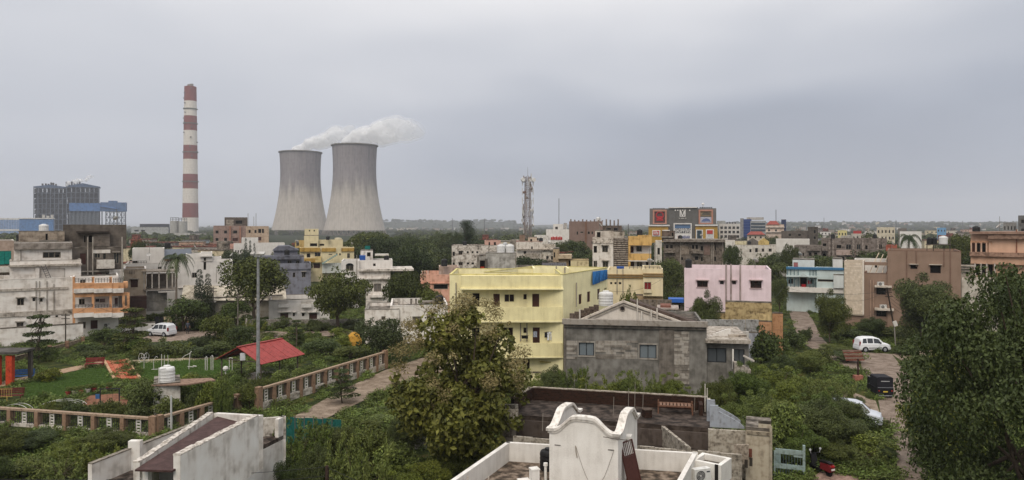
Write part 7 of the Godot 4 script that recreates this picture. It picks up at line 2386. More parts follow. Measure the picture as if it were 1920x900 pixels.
func park() -> void:
	fence("brown posted park fence along the front left shrubs", G(-30, 794), G(288, 818), 6, 1.25, 0.22)
	fence("short brown posted fence stretch behind the slim pale post", G(298, 816), G(446, 772), 4, 1.25, 0.2)
	fence("long brown posted fence with a white plinth along the dirt road", G(485, 770), G(722, 691), 11, 1.7, 0.55)
	# pavilion
	var o := thing("pavilion", "open park pavilion with a bright red gabled roof on slim posts", "pavilion")
	var red := mat("97403c", "worn", 4.0, 0.55)
	var steel := mat("5b524c", "worn", 2.0)
	var ra := P(455, 650, 65.2)
	var rb := P(516, 638, 68.9)
	rb.y = ra.y
	var dir := (rb - ra).normalized()
	var side := Vector3(dir.z, 0, -dir.x)
	if side.x < 0:
		side = -side
	side = -side.cross(Vector3.UP).cross(Vector3.UP)
	var len_ := 5.6
	ra -= dir * 0.6
	for s in [1.0, -1.0]:
		for k in 8:
			var mb := MB.new()
			var p0 := ra + dir * len_ * k / 8.0
			var p1 := ra + dir * (len_ * (k + 1) / 8.0 - 0.025)
			var dn: Vector3 = side * s * 2.75 + Vector3.DOWN * 1.3
			var up: Vector3 = dn.cross(dir).normalized()
			if up.y < 0:
				up = -up
			var q := [p0, p1, p1 + dn, p0 + dn]
			var t: Vector3 = up * 0.05 * (1.0 + 0.15 * (k % 2))
			var qa := [q[0], q[1], q[2], q[3]]
			if (qa[1] - qa[0]).cross(qa[2] - qa[0]).dot(up) < 0:
				qa.reverse()
			mb.quad(qa[0] + t, qa[1] + t, qa[2] + t, qa[3] + t)
			mb.quad(qa[3], qa[2], qa[1], qa[0])
			for i in 4:
				var i2 := (i + 1) % 4
				mb.quad(qa[i], qa[i2], qa[i2] + t, qa[i] + t)
			part(o, "roof_sheet", mb, red)
	var cap := MB.new()
	cap.bar(ra + Vector3(0, 0.07, 0), ra + dir * len_ + Vector3(0, 0.07, 0), 0.3, 0.06)
	part(o, "ridge_cap", cap, red)
	for s in [1.0, -1.0]:
		for k in 3:
			var p: Vector3 = ra + dir * (0.4 + k * 2.35) + side * s * 2.3 + Vector3.DOWN * 1.12
			var mb := MB.new()
			mb.cyl(Vector3(p.x, -0.1, p.z), p, 0.07, 0.07, 8)
			part(o, "post", mb, steel)
		var bm := MB.new()
		bm.bar(ra + dir * 0.1 + side * s * 2.3 + Vector3.DOWN * 1.18, ra + dir * (len_ - 0.1) + side * s * 2.3 + Vector3.DOWN * 1.18, 0.1, 0.1)
		part(o, "beam", bm, steel)
	for k in 3:
		var c := ra + dir * (0.4 + k * 2.35)
		for s in [1.0, -1.0]:
			var mb := MB.new()
			mb.bar(c + Vector3.DOWN * 0.1, c + side * s * 2.3 + Vector3.DOWN * 1.16, 0.08, 0.1)
			part(o, "rafter", mb, steel)
		var tb := MB.new()
		tb.bar(c - side * 2.3 + Vector3.DOWN * 1.2, c + side * 2.3 + Vector3.DOWN * 1.2, 0.08, 0.08)
		part(o, "tie_beam", tb, steel)
	var fl := MB.new()
	var poly := PackedVector2Array()
	for q in [[-0.2, -2.4], [-0.2, 2.4], [5.4, 2.4], [5.4, -2.4]]:
		var p: Vector3 = ra + dir * q[0] + side * q[1]
		poly.append(Vector2(p.x, p.z))
	fl.prism(poly, -0.1, 0.12)
	part(o, "floor", fl, mat("8b867e", "concrete"))
	var sg := MB.new()
	var sp := ra + dir * 0.1 + Vector3.DOWN * 0.75 + side * 0.5
	sg.box(Vector3(-0.22, -0.35, -0.02), Vector3(0.22, 0.3, 0.02), Transform3D(Basis(Vector3.UP, 0.3), sp))
	part(o, "notice_board", sg, mat("d0d2d6", "worn"))
	# white washroom with a tank
	var b := bld("washroom", "small white washroom with a brown edged flat roof in the park", 288, 53.5, 338, 54.2, "building")
	lvl(b, 288, 338, 724, -1, 0, 3.0, mat("d2cec6", "worn", 3.0), [["f", 291, 741, 301, 752, "o"]], {"p": 0})
	var rs := MB.new()
	var pl := PackedVector2Array()
	for q in [[283, 724], [352, 722], [404, 714], [396, 710], [300, 714]]:
		var g := G(q[0], q[1], 2.35)
		var lc: Vector3 = b.inv * g
		pl.append(Vector2(lc.x, lc.z))
	rs.prism(pl, 2.33, 2.42, true)
	part(b.n, "roof_slab", rs, mat("8a7263", "worn", 2.0))
	var tg := G(313, 717, 2.42)
	tank("white water tank on the park washroom roof", tg, 0.55, 1.25)
	var pv := rod_thing("water_pipe", "white water pipe rising beside the tank in the park", "pipe", G(298, 720, 2.42), 0.0, [["riser", 0.05, Vector3.ZERO, Vector3(0, 1.2, 0)], ["arm", 0.04, Vector3(0, 1.1, 0), Vector3(0.5, 1.15, 0)]], mat("dcdad5", "clean"))
	# exercise machines
	var w := mat("c6c4be", "clean", 1.0, 0.5)
	var at := G(270, 692)
	o = rod_thing("arm_wheel_machine", "white outdoor exerciser with two upright wheels", "exercise machine", at, 0.5, [["post", 0.05, Vector3.ZERO, Vector3(0, 1.2, 0)], ["axle", 0.04, Vector3(-0.2, 1.15, 0), Vector3(0.2, 1.15, 0)]], w)
	for s in [-1, 1]:
		var mb := MB.new()
		mb.ring(Vector3(s * 0.22, 1.15, 0), 0.42, 0.024, Vector3(1, 0, 0.7 * s).normalized(), 16)
		var wh := part(o, "wheel", mb, w)
		mb = MB.new()
		for k in 3:
			mb.cyl(Vector3(s * 0.22, 1.15, 0), Vector3(s * 0.22 - 0.25 * s * sin(TAU * k / 3), 1.15 + 0.4 * cos(TAU * k / 3), 0.34 * sin(TAU * k / 3)), 0.018, 0.018, 5)
		part(wh, "spokes", mb, w)
	rod_thing("cross_trainer", "white outdoor cross trainer with tall curled handles", "exercise machine", G(303, 697), 0.2, [["left_handle", 0.045, Vector3(-0.7, 0.2, 0), Vector3(-0.72, 1.1, 0), Vector3(-0.5, 1.5, 0), Vector3(-0.35, 1.4, 0)], ["right_handle", 0.045, Vector3(0.5, 0.2, 0), Vector3(0.6, 1.0, 0), Vector3(0.55, 1.6, 0)], ["post", 0.06, Vector3(0, 0, 0), Vector3(0, 1.7, 0)], ["second_post", 0.05, Vector3(0.25, 0, 0), Vector3(0.25, 1.6, 0)], ["foot_bar", 0.05, Vector3(-0.9, 0.25, 0), Vector3(0.9, 0.3, 0)]], w)
	rod_thing("pull_chair", "white outdoor pull machine with one bent raised arm", "exercise machine", G(354, 693), 0.0, [["post", 0.07, Vector3(0, 0, 0), Vector3(0.12, 1.65, 0)], ["arm", 0.05, Vector3(0.12, 1.6, 0), Vector3(-0.4, 1.35, 0), Vector3(-0.85, 0.95, 0)], ["seat_bar", 0.06, Vector3(-0.1, 0.3, 0), Vector3(0.5, 0.25, 0)], ["seat", 0.1, Vector3(0.4, 0.35, 0), Vector3(0.75, 0.32, 0)], ["knob", 0.09, Vector3(0.15, 1.6, 0), Vector3(0.25, 1.8, 0)]], w)
	var bars := []
	for k in 4:
		bars.append(["upright", 0.07, Vector3(k * 0.27, 0, 0.3 * (k % 2)), Vector3(k * 0.27, 1.25 + 0.1 * (k / 2), 0.3 * (k % 2))])
	bars.append(["arch", 0.05, Vector3(0, 1.2, 0), Vector3(0.13, 1.35, 0.1), Vector3(0.27, 1.25, 0.3)])
	bars.append(["arch", 0.05, Vector3(0.54, 1.3, 0), Vector3(0.67, 1.45, 0.1), Vector3(0.81, 1.35, 0.3)])
	rod_thing("dip_bars", "four white exercise uprights standing close together", "exercise machine", G(385, 694), 0.1, bars, w)
	rod_thing("stretch_frame", "white exercise frame seen under the pavilion roof", "exercise machine", G(430, 694), 0.1, [["upright", 0.06, Vector3.ZERO, Vector3(0, 1.2, 0)], ["upright", 0.06, Vector3(0.3, 0, 0.1), Vector3(0.3, 1.2, 0.1)], ["top_bar", 0.05, Vector3(0, 1.2, 0), Vector3(0.3, 1.2, 0.1)]], w)
	var di := rod_thing("step_disc", "round white twist disc on the lawn", "exercise machine", G(357, 708), 0.0, [["post", 0.06, Vector3.ZERO, Vector3(0, 0.55, 0)]], metal("57544f"))
	var dm := MB.new()
	dm.cyl(Vector3(0, -0.05, 0), Vector3(0, 0.06, 0), 0.45, 0.45, 16)
	part(di, "disc", dm, mat("c9c2b2", "worn"))
	var sphere := thing("white_globe", "white globe lamp beside the pavilion posts", "lamp", G(423, 702))
	var gl := MB.new()
	gl.lathe([Vector2(0.06, 0), Vector2(0.06, 0.3), Vector2(0.2, 0.38), Vector2(0.26, 0.55), Vector2(0.2, 0.72), Vector2(0.01, 0.8)], 14)
	part(sphere, "globe", gl, mat("dcdad6", "clean", 1.0, 0.4))
	# benches
	bench("red park bench beside the tiled path", G(177, 690), 0.25, "7a2e30", 1.7)
	bench("bright blue park bench by the orange gateway", G(41, 714), 0.3, "3f6fb2", 1.9)
	bench("dark red bench at the left edge by the yellow frame", G(12, 752), 0.2, "5e2c2a", 2.4)
	# orange gateway
	o = thing("gateway", "orange pillared park gateway under a dark flat canopy", "gate", G(8, 722))
	for q in [[-0.9, 0.9, "c2492c"], [0.25, 0.9, "b8452a"], [-2.2, 0.7, "c2492c"]]:
		var mb := MB.new()
		mb.box(Vector3(q[0], -0.1, -0.2), Vector3(q[0] + 0.55, 2.6 if q[1] > 0.8 else 2.3, 0.2))
		part(o, "pillar", mb, mat(q[2], "worn", 2.0))
	var cb := MB.new()
	cb.box(Vector3(-3, 2.75, -2.2), Vector3(1.3, 2.95, 0.3))
	part(o, "canopy", cb, mat("5d5a56", "concrete"))
	for x in [-2.4, 0.95]:
		cb = MB.new()
		cb.box(Vector3(x, -0.1, -2.0), Vector3(x + 0.3, 2.75, -1.7))
		part(o, "rear_pillar", cb, mat("5b5752", "concrete"))
	# playground
	var sw := rod_thing("swing_frame", "dark swing frame on the brown playground floor", "swing", G(188, 762), 0.12, [["post", 0.08, Vector3.ZERO, Vector3(0, 1.35, 0)], ["post", 0.08, Vector3(1.4, 0, 0), Vector3(1.4, 1.35, 0)], ["top_bar", 0.06, Vector3(-0.1, 1.35, 0), Vector3(1.5, 1.35, 0)], ["chain", 0.012, Vector3(0.5, 1.35, 0), Vector3(0.5, 0.4, 0)], ["chain", 0.012, Vector3(0.9, 1.35, 0), Vector3(0.9, 0.4, 0)], ["seat", 0.05, Vector3(0.48, 0.4, 0), Vector3(0.92, 0.4, 0)]], mat("2c2a33", "worn"))
	var ps := MB.new()
	ps.box(Vector3(-0.35, 0.6, -0.05), Vector3(-0.05, 0.95, 0.02))
	part(sw, "blue_panel", ps, mat("3c6494", "worn"))
	var dm2 := []
	for k in 3:
		dm2.append(["hoop", 0.05] + arc_pts(Vector3(0, 0, -0.5 * k), 1.9 - 0.1 * k, 0.15, PI - 0.15, Vector3.RIGHT, 14))
	for k in 4:
		var a := 0.5 + k * 0.7
		dm2.append(["cross_bar", 0.035, Vector3(cos(a) * 1.9, sin(a) * 1.9, 0), Vector3(cos(a) * 1.7, sin(a) * 1.7, -1.0)])
	var cl := rod_thing("climbing_arch", "low white climbing arch in the playground", "climbing frame", G(112, 766), 0.1, dm2, w)
	cl.scale = Vector3(0.9, 0.3, 1)
	var cl2 := rod_thing("climbing_arch", "small white arch near the left end of the playground", "climbing frame", G(30, 772), -0.2, dm2.slice(0, 2), w)
	cl2.scale = Vector3(0.6, 0.3, 1)
	var yc := []
	for k in 7:
		yc.append(["bar", 0.025, Vector3(-0.55 + k * 0.18, 0.75, 0), Vector3(-0.55 + k * 0.18, 1.35, 0)])
	yc += [["rail", 0.03, Vector3(-0.6, 0.75, 0), Vector3(0.6, 0.75, 0)], ["rail", 0.03, Vector3(-0.6, 1.35, 0), Vector3(0.6, 1.35, 0)], ["post", 0.06, Vector3(0.2, 0, 0), Vector3(0.2, 0.8, 0)]]
	rod_thing("barred_stand", "pale yellow barred frame on a post at the left edge", "frame", G(8, 762), 0.1, yc, mat("b9a25c", "worn"))
	var pots := [[128, 742, "8d3a36"], [140, 741, "b9b3aa"], [152, 739, "9c4a40"], [165, 737, "c7c2b8"], [176, 735, "8d3a36"], [204, 733, "6d3a35"]]
	for p in pots:
		var t := thing("flower_pot", "small flower pot in the row beside the playground", "pot", G(p[0], p[1]), 0, "flower pots beside the playground")
		var mb := MB.new()
		mb.lathe([Vector2(0.13, 0), Vector2(0.2, 0.3), Vector2(0.22, 0.3), Vector2(0.22, 0.36), Vector2(0.17, 0.36), Vector2(0.01, 0.32)], 12)
		part(t, "pot", mb, mat(p[2], "worn"))
		put(t, "plant", crown["bush"][0], leafy("ffffff")).transform = Transform3D(Basis().scaled(Vector3.ONE * 0.2), Vector3(0, 0.33, 0))
	var bs := thing("boundary_wall", "low mossy boundary wall behind the park shrubs", "wall")
	wall_run(bs, "wall", gp(15, 672, 0.6), gp(152, 636, 0.6), 0.2, -0.2, 0.6, mat("8a7d6b", "mould", 2.0))
	for k in 5:
		var p: Vector2 = gp(15, 672, 0.6).lerp(gp(152, 636, 0.6), k / 4.0)
		wall_run(bs, "pillar", p, p + Vector2(0.35, -0.15), 0.35, -0.2, 0.85, mat("8f7360", "mould", 2.0))
	var yb := thing("yellow_drum", "ochre rounded mound cover beside the dark tree at the lane", "tank", G(664, 652))
	var ym := MB.new()
	ym.lathe([Vector2(0.9, 0), Vector2(0.88, 0.8), Vector2(0.7, 1.4), Vector2(0.35, 1.75), Vector2(0.01, 1.85)], 16)
	part(yb, "cover", ym, mat("b58a3a", "worn", 2.0))

func bench(label: String, at: Vector3, turn: float, hex: String, w: float) -> void:
	var o := thing("park_bench", label, "bench", at, turn)
	var m := mat(hex, "worn", 1.0, 0.6)
	for k in 3:
		var mb := MB.new()
		mb.box(Vector3(-w / 2, 0.43, -0.22 + k * 0.16), Vector3(w / 2, 0.47, -0.09 + k * 0.16))
		part(o, "seat_slat", mb, m)
	for k in 3:
		var mb := MB.new()
		mb.box(Vector3(-w / 2, 0.56 + k * 0.15, -0.31 - k * 0.03), Vector3(w / 2, 0.68 + k * 0.15, -0.27 - k * 0.03))
		part(o, "back_slat", mb, m)
	for x in [-w / 2 + 0.1, w / 2 - 0.1]:
		var mb := MB.new()
		mb.box(Vector3(x - 0.03, 0, 0.15), Vector3(x + 0.03, 0.43, 0.21))
		part(o, "leg", mb, m)
		mb = MB.new()
		mb.box(Vector3(x - 0.03, 0, -0.27), Vector3(x + 0.03, 0.95, -0.22))
		part(o, "leg", mb, m)

# ---- vehicles and a person ----
func car(label: String, at: Vector3, turn: float, hex: String, cover := "") -> Node3D:
	var o := thing("parked_car", label, "car", at, turn)
	var st := [[0.0, 0.62, 0.8, 0.72, 0.68], [0.06, 0.9, 0.96, 0.76, 0.7], [0.14, 0.96, 1.4, 0.79, 0.63], [0.42, 0.98, 1.6, 0.8, 0.6], [1.0, 0.97, 1.65, 0.81, 0.6], [1.9, 0.95, 1.63, 0.81, 0.6], [2.3, 0.94, 1.5, 0.81, 0.6], [2.85, 0.93, 0.99, 0.8, 0.68], [3.25, 0.87, 0.92, 0.78, 0.66], [3.5, 0.76, 0.8, 0.72, 0.6], [3.58, 0.5, 0.55, 0.68, 0.58]]
	var paint := mat(hex, "paint", 1.0, 0.3)
	paint.clearcoat_enabled = true
	paint.clearcoat = 0.6
	var mb := MB.new()
	var sec := func(s: Array, z: float) -> Array:
		return [Vector3(s[0], 0.26, 0), Vector3(s[0], 0.26, z * s[3] * 0.94), Vector3(s[0], 0.42, z * s[3]), Vector3(s[0], s[1] - 0.06, z * s[3]), Vector3(s[0], s[1], z * s[3] * 0.97), Vector3(s[0], lerpf(s[1], s[2], 0.86), z * lerpf(s[3] * 0.97, s[4], 0.86)), Vector3(s[0], s[2], z * s[4] * 0.9), Vector3(s[0], s[2] + 0.03, 0)]
	for z in [-1.0, 1.0]:
		for i in st.size() - 1:
			var a: Array = sec.call(st[i], z)
			var b: Array = sec.call(st[i + 1], z)
			for j in 7:
				if z > 0:
					mb.quad(a[j], b[j], b[j + 1], a[j + 1])
				else:
					mb.quad(b[j], a[j], a[j + 1], b[j + 1])
		for e in [[0, -1], [st.size() - 1, 1]]:
			var a: Array = sec.call(st[e[0]], z)
			for j in 7:
				if (z > 0) == (e[1] > 0):
					mb.tri(a[0], a[j + 1], a[j])
				else:
					mb.tri(a[0], a[j], a[j + 1])
	part(o, "body", mb, paint)
	var at_side := func(x: float, t: float, z: float) -> Vector3:
		var i := 0
		while i < st.size() - 2 and x > st[i + 1][0]:
			i += 1
		var u := clampf((x - st[i][0]) / (st[i + 1][0] - st[i][0]), 0, 1)
		var y0 := lerpf(st[i][1], st[i + 1][1], u)
		var y1 := lerpf(st[i][2], st[i + 1][2], u)
		var w0 := lerpf(st[i][3], st[i + 1][3], u) * 0.97
		var w1 := lerpf(st[i][4], st[i + 1][4], u)
		return Vector3(x, lerpf(y0, y1, t), z * (lerpf(w0, w1, t) + 0.012))
	var g := glass("22272b", 0.08)
	for z in [-1.0, 1.0]:
		for q in [[0.3, 0.42, 0.8, 0.8], [0.9, 0.9, 1.52, 1.52], [1.62, 1.62, 2.5, 2.18]]:
			var w := MB.new()
			var p := [at_side.call(q[0], 0.08, z), at_side.call(q[2], 0.08, z), at_side.call(q[3], 0.84, z), at_side.call(q[1], 0.84, z)]
			if z < 0:
				p.reverse()
			w.quad(p[0], p[1], p[2], p[3])
			part(o, "side_window", w, g)
		for x in [0.62, 2.86]:
			var tyre := MB.new()
			tyre.cyl(Vector3(x, 0.29, z * 0.62), Vector3(x, 0.29, z * 0.83), 0.29, 0.29, 18)
			var ty := part(o, "wheel", tyre, mat("17171a", "rubber", 1.0, 0.8))
			var rim := MB.new()
			rim.cyl(Vector3(x, 0.29, z * 0.831), Vector3(x, 0.29, z * 0.845), 0.19, 0.17, 14)
			part(ty, "rim", rim, metal("8d8f92", 0.4))
			var archm := MB.new()
			archm.ring(Vector3(x, 0.3, z * 0.8), 0.32, 0.03, Vector3.BACK, 18)
			part(o, "wheel_arch", archm, mat("202022"))
		var h := MB.new()
		h.box(Vector3(3.28, 0.62, z * 0.7 - 0.1), Vector3(3.51, 0.8, z * 0.64 + 0.1))
		part(o, "headlight", h, glass("b9bdc0", 0.1))
		var tl := MB.new()
		tl.box(Vector3(-0.01, 0.75, z * 0.72 - 0.07), Vector3(0.12, 1.2, z * 0.68 + 0.07))
		part(o, "tail_light", tl, mat("7a1c1c", "paint", 1.0, 0.3))
		var mr := MB.new()
		mr.box(Vector3(2.25, 0.98, z * 0.9 - 0.09), Vector3(2.36, 1.12, z * 0.9 + 0.09))
		part(o, "mirror", mr, mat("26262a"))
		var tr := MB.new()
		tr.box(Vector3(1.0, 0.46, z * 0.815 - 0.012), Vector3(2.45, 0.53, z * 0.815 + 0.012))
		part(o, "side_strip", tr, mat("3c3d40"))
		for x in [1.0, 1.65]:
			var hd := MB.new()
			hd.box(Vector3(x, 0.86, z * 0.81 - 0.015), Vector3(x + 0.16, 0.89, z * 0.81 + 0.02 * z + 0.012))
			part(o, "handle", hd, paint)
	var ws := MB.new()
	ws.quad(Vector3(2.83, 1.02, 0.66), Vector3(2.83, 1.02, -0.66), Vector3(2.32, 1.5, -0.53), Vector3(2.32, 1.5, 0.53))
	part(o, "windscreen", ws, g)
	ws = MB.new()
	ws.quad(Vector3(0.085, 1.0, -0.62), Vector3(0.085, 1.0, 0.62), Vector3(0.18, 1.42, 0.52), Vector3(0.18, 1.42, -0.52))
	part(o, "rear_window", ws, g)
	for q in [[3.5, 0.3, 3.62, 0.5], [-0.05, 0.32, 0.08, 0.6]]:
		ws = MB.new()
		ws.box(Vector3(q[0], q[1], -0.66), Vector3(q[2], q[3], 0.66))
		part(o, "bumper", ws, paint)
	return o

func rickshaw() -> void:
	var at := G(1660, 747)
	var o := thing("auto_rickshaw", "black auto rickshaw seen from behind on the reddish lane", "rickshaw", at, -0.08)
	var black := mat("1b1b20", "worn", 1.0, 0.55)
	var mb := MB.new()
	var prof := []
	for k in 9:
		var a := PI * 0.5 * k / 8
		prof.append(Vector2(0.62 - 0.16 + 0.16 * cos(a), 1.62 + 0.1 * sin(a)))
	var pol := [Vector2(-0.62, 0.85), Vector2(0.62, 0.85)] + prof
	prof.reverse()
	for p in prof:
		pol.append(Vector2(-p.x, p.y))
	mb.extrude(pol, -1.45, 0.0)
	part(o, "canopy", mb, mat("222228", "worn", 1.0, 0.75))
	mb = MB.new()
	mb.extrude([Vector2(-0.64, 0.36), Vector2(-0.58, 0.28), Vector2(0.58, 0.28), Vector2(0.64, 0.36), Vector2(0.64, 0.85), Vector2(-0.64, 0.85)], -1.9, 0.03)
	part(o, "body", mb, black)
	mb = MB.new()
	mb.extrude([Vector2(-0.45, 0.3), Vector2(0.45, 0.3), Vector2(0.42, 1.3), Vector2(-0.42, 1.3)], -2.55, -1.92)
	part(o, "front_cowl", mb, black)
	mb = MB.new()
	mb.box(Vector3(-0.34, 1.36, 0.002), Vector3(0.34, 1.42, 0.012))
	part(o, "rear_lettering_strip", mb, mat("a7a7aa", "worn", 1.0))
	mb = MB.new()
	mb.box(Vector3(-0.6, 0.86, 0.002), Vector3(0.6, 0.9, 0.05))
	part(o, "trim_rail", mb, metal("6d6f74"))
	mb = MB.new()
	mb.box(Vector3(-0.18, 0.5, 0.032), Vector3(0.18, 0.6, 0.045))
	part(o, "number_plate", mb, mat("c9b04a", "clean", 1.0))
	for s in [-1, 1]:
		mb = MB.new()
		mb.cyl(Vector3(s * 0.5, 0.62, 0.03), Vector3(s * 0.5, 0.62, 0.06), 0.06, 0.06, 10)
		part(o, "tail_light", mb, mat("8c2a22", "paint", 1.0, 0.3))
		mb = MB.new()
		mb.cyl(Vector3(s * 0.48, 0.2, -0.35), Vector3(s * 0.6, 0.2, -0.35), 0.21, 0.21, 14)
		part(o, "wheel", mb, mat("17171a", "rubber", 1.0, 0.8))
	mb = MB.new()
	mb.cyl(Vector3(-0.06, 0.2, -2.3), Vector3(0.06, 0.2, -2.3), 0.21, 0.21, 14)
	part(o, "wheel", mb, mat("17171a", "rubber", 1.0, 0.8))
	mb = MB.new()
	mb.tube([Vector3(-0.55, 0.3, 0.05), Vector3(-0.55, 0.24, 0.12), Vector3(0.55, 0.24, 0.12), Vector3(0.55, 0.3, 0.05)], 0.025, 6)
	part(o, "bumper_bar", mb, metal("8a8c90"))

func scooter() -> void:
	var o := thing("motor_scooter", "dark scooter with a red rear end on the pinkish path", "scooter", G(1553, 893), 0.35)
	var dark := mat("1c1a1b", "paint", 1.0, 0.35)
	var red := mat("6e2226", "paint", 1.0, 0.3)
	var mb := MB.new()
	for z in [0.05, -1.15]:
		mb = MB.new()
		mb.cyl(Vector3(-0.05, 0.23, z), Vector3(0.05, 0.23, z), 0.23, 0.23, 16)
		part(o, "wheel", mb, mat("151516", "rubber", 1.0, 0.8))
	mb = MB.new()
	mb.extrude([Vector2(-0.3, 0.32), Vector2(0.42, 0.3), Vector2(0.5, 0.62), Vector2(0.3, 0.72), Vector2(-0.3, 0.66)], -0.17, 0.17, Transform3D(Basis(Vector3.UP, -PI / 2), Vector3(0, 0, -0.15)))
	part(o, "rear_body", mb, red)
	mb = MB.new()
	mb.extrude([Vector2(-0.45, 0.66), Vector2(0.35, 0.72), Vector2(0.42, 0.78), Vector2(0.1, 0.82), Vector2(-0.45, 0.76)], -0.14, 0.14, Transform3D(Basis(Vector3.UP, -PI / 2), Vector3(0, 0, -0.15)))
	part(o, "seat", mb, dark)
	mb = MB.new()
	mb.box(Vector3(-0.15, 0.24, -0.95), Vector3(0.15, 0.32, -0.4))
	part(o, "footboard", mb, dark)
	mb = MB.new()
	mb.box(Vector3(-0.2, 0.3, -0.06), Vector3(0.2, 1.0, 0.02), Transform3D(Basis(Vector3.RIGHT, -0.25), Vector3(0, 0, -0.92)))
	part(o, "front_shield", mb, dark)
	mb = MB.new()
	mb.tube([Vector3(-0.34, 1.02, -0.98), Vector3(-0.1, 1.0, -1.08), Vector3(0.1, 1.0, -1.08), Vector3(0.34, 1.02, -0.98)], 0.02, 6)
	part(o, "handlebar", mb, dark)
	for s in [-1, 1]:
		mb = MB.new()
		mb.cyl(Vector3(s * 0.3, 1.02, -1.0), Vector3(s * 0.36, 1.2, -1.0), 0.012, 0.012, 5)
		mb.cyl(Vector3(s * 0.36, 1.24, -1.01), Vector3(s * 0.36, 1.24, -0.98), 0.07, 0.07, 10)
		part(o, "mirror", mb, mat("b9bbbd", "paint", 1.0, 0.2))
	mb = MB.new()
	mb.box(Vector3(-0.12, 0.42, 0.36), Vector3(0.12, 0.52, 0.38))
	part(o, "number_plate", mb, mat("d6d4ce"))
	mb = MB.new()
	mb.box(Vector3(-0.1, 0.6, 0.32), Vector3(0.1, 0.68, 0.36))
	part(o, "tail_light", mb, mat("a5201f", "paint", 1.0, 0.2))

# the surface of joined tapered limbs, as surface nets
func limbs_mesh(bones: Array, cell: float, blend: float, nz: FastNoiseLite = null, amp := 0.0, pad := 0.22) -> ArrayMesh: # bone: [a, b, ra, rb, colour]
	var box := AABB(bones[0][0], Vector3.ZERO)
	for b in bones:
		for p in [b[0], b[1]]:
			box = box.expand(p)
	box = box.grow(pad)
	var n := Vector3i((box.size / cell).ceil()) + Vector3i.ONE
	var val := PackedFloat32Array()
	val.resize(n.x * n.y * n.z)
	var dist := func(p: Vector3) -> float:
		var d := 900.0
		if nz:
			p += Vector3(nz.get_noise_3d(p.x, p.y, p.z), nz.get_noise_3d(p.y + 91, p.z, p.x) * 0.7, nz.get_noise_3d(p.z, p.x, p.y + 37)) * amp
		for b in bones:
			var ab: Vector3 = b[1] - b[0]
			var u := clampf((p - b[0]).dot(ab) / ab.length_squared(), 0, 1)
			var e: float = (p - b[0] - ab * u).length() - lerpf(b[2], b[3], u)
			var h := clampf(0.5 + 0.5 * (d - e) / blend, 0, 1)
			d = lerpf(d, e, h) - blend * h * (1 - h)
		return d
	for z in n.z:
		for y in n.y:
			for x in n.x:
				val[(z * n.y + y) * n.x + x] = dist.call(box.position + Vector3(x, y, z) * cell)
	var idx := {}
	var mb := MB.new()
	var vs := PackedVector3Array()
	for z in n.z - 1:
		for y in n.y - 1:
			for x in n.x - 1:
				var s := Vector3.ZERO
				var k := 0
				for e in [[0, 0, 0, 1, 0, 0], [0, 1, 0, 1, 1, 0], [0, 0, 1, 1, 0, 1], [0, 1, 1, 1, 1, 1], [0, 0, 0, 0, 1, 0], [1, 0, 0, 1, 1, 0], [0, 0, 1, 0, 1, 1], [1, 0, 1, 1, 1, 1], [0, 0, 0, 0, 0, 1], [1, 0, 0, 1, 0, 1], [0, 1, 0, 0, 1, 1], [1, 1, 0, 1, 1, 1]]:
					var a := val[((z + e[2]) * n.y + y + e[1]) * n.x + x + e[0]]
					var b := val[((z + e[5]) * n.y + y + e[4]) * n.x + x + e[3]]
					if (a < 0) != (b < 0):
						s += Vector3(e[0], e[1], e[2]).lerp(Vector3(e[3], e[4], e[5]), a / (a - b))
						k += 1
				if k:
					idx[Vector3i(x, y, z)] = vs.size()
					vs.append(box.position + (Vector3(x, y, z) + s / k) * cell)
	var ns := PackedVector3Array()
	var cs := PackedColorArray()
	for p in vs:
		var e := cell * 0.5
		ns.append(Vector3(dist.call(p + Vector3(e, 0, 0)) - dist.call(p - Vector3(e, 0, 0)), dist.call(p + Vector3(0, e, 0)) - dist.call(p - Vector3(0, e, 0)), dist.call(p + Vector3(0, 0, e)) - dist.call(p - Vector3(0, 0, e))).normalized())
		var best := 900.0
		var c := Color.WHITE
		for b in bones:
			var ab: Vector3 = b[1] - b[0]
			var u := clampf((p - b[0]).dot(ab) / ab.length_squared(), 0, 1)
			var f: float = (p - b[0] - ab * u).length() - lerpf(b[2], b[3], u)
			if f < best:
				best = f
				c = b[4]
		cs.append(c)
	for q in idx:
		for ax in 3:
			var o := [Vector3i(0, 1, 1), Vector3i(1, 0, 1), Vector3i(1, 1, 0)][ax] as Vector3i
			var ua := Vector3i(0, -1, 0) if ax != 1 else Vector3i(0, 0, -1)
			var ub := Vector3i(0, 0, -1) if ax == 0 else Vector3i(-1, 0, 0)
			var step := Vector3i(int(ax == 0), int(ax == 1), int(ax == 2))
			var p: Vector3i = q
			var p2 := p + step
			if p2.x >= n.x or p2.y >= n.y or p2.z >= n.z:
				continue
			var a := val[(p.z * n.y + p.y) * n.x + p.x]
			var b := val[(p2.z * n.y + p2.y) * n.x + p2.x]
			if (a < 0) == (b < 0) or not (idx.has(p + ua) and idx.has(p + ub) and idx.has(p + ua + ub)):
				continue
			var r := [idx[p], idx[p + ua], idx[p + ua + ub], idx[p + ub]]
			if (vs[r[1]] - vs[r[0]]).cross(vs[r[2]] - vs[r[0]]).dot(ns[r[0]]) < 0:
				r.reverse()
			for k in [0, 2, 1, 0, 3, 2]:
				mb.v.append(vs[r[k]]); mb.n.append(ns[r[k]]); mb.c.append(cs[r[k]])
	return mb.mesh(true)

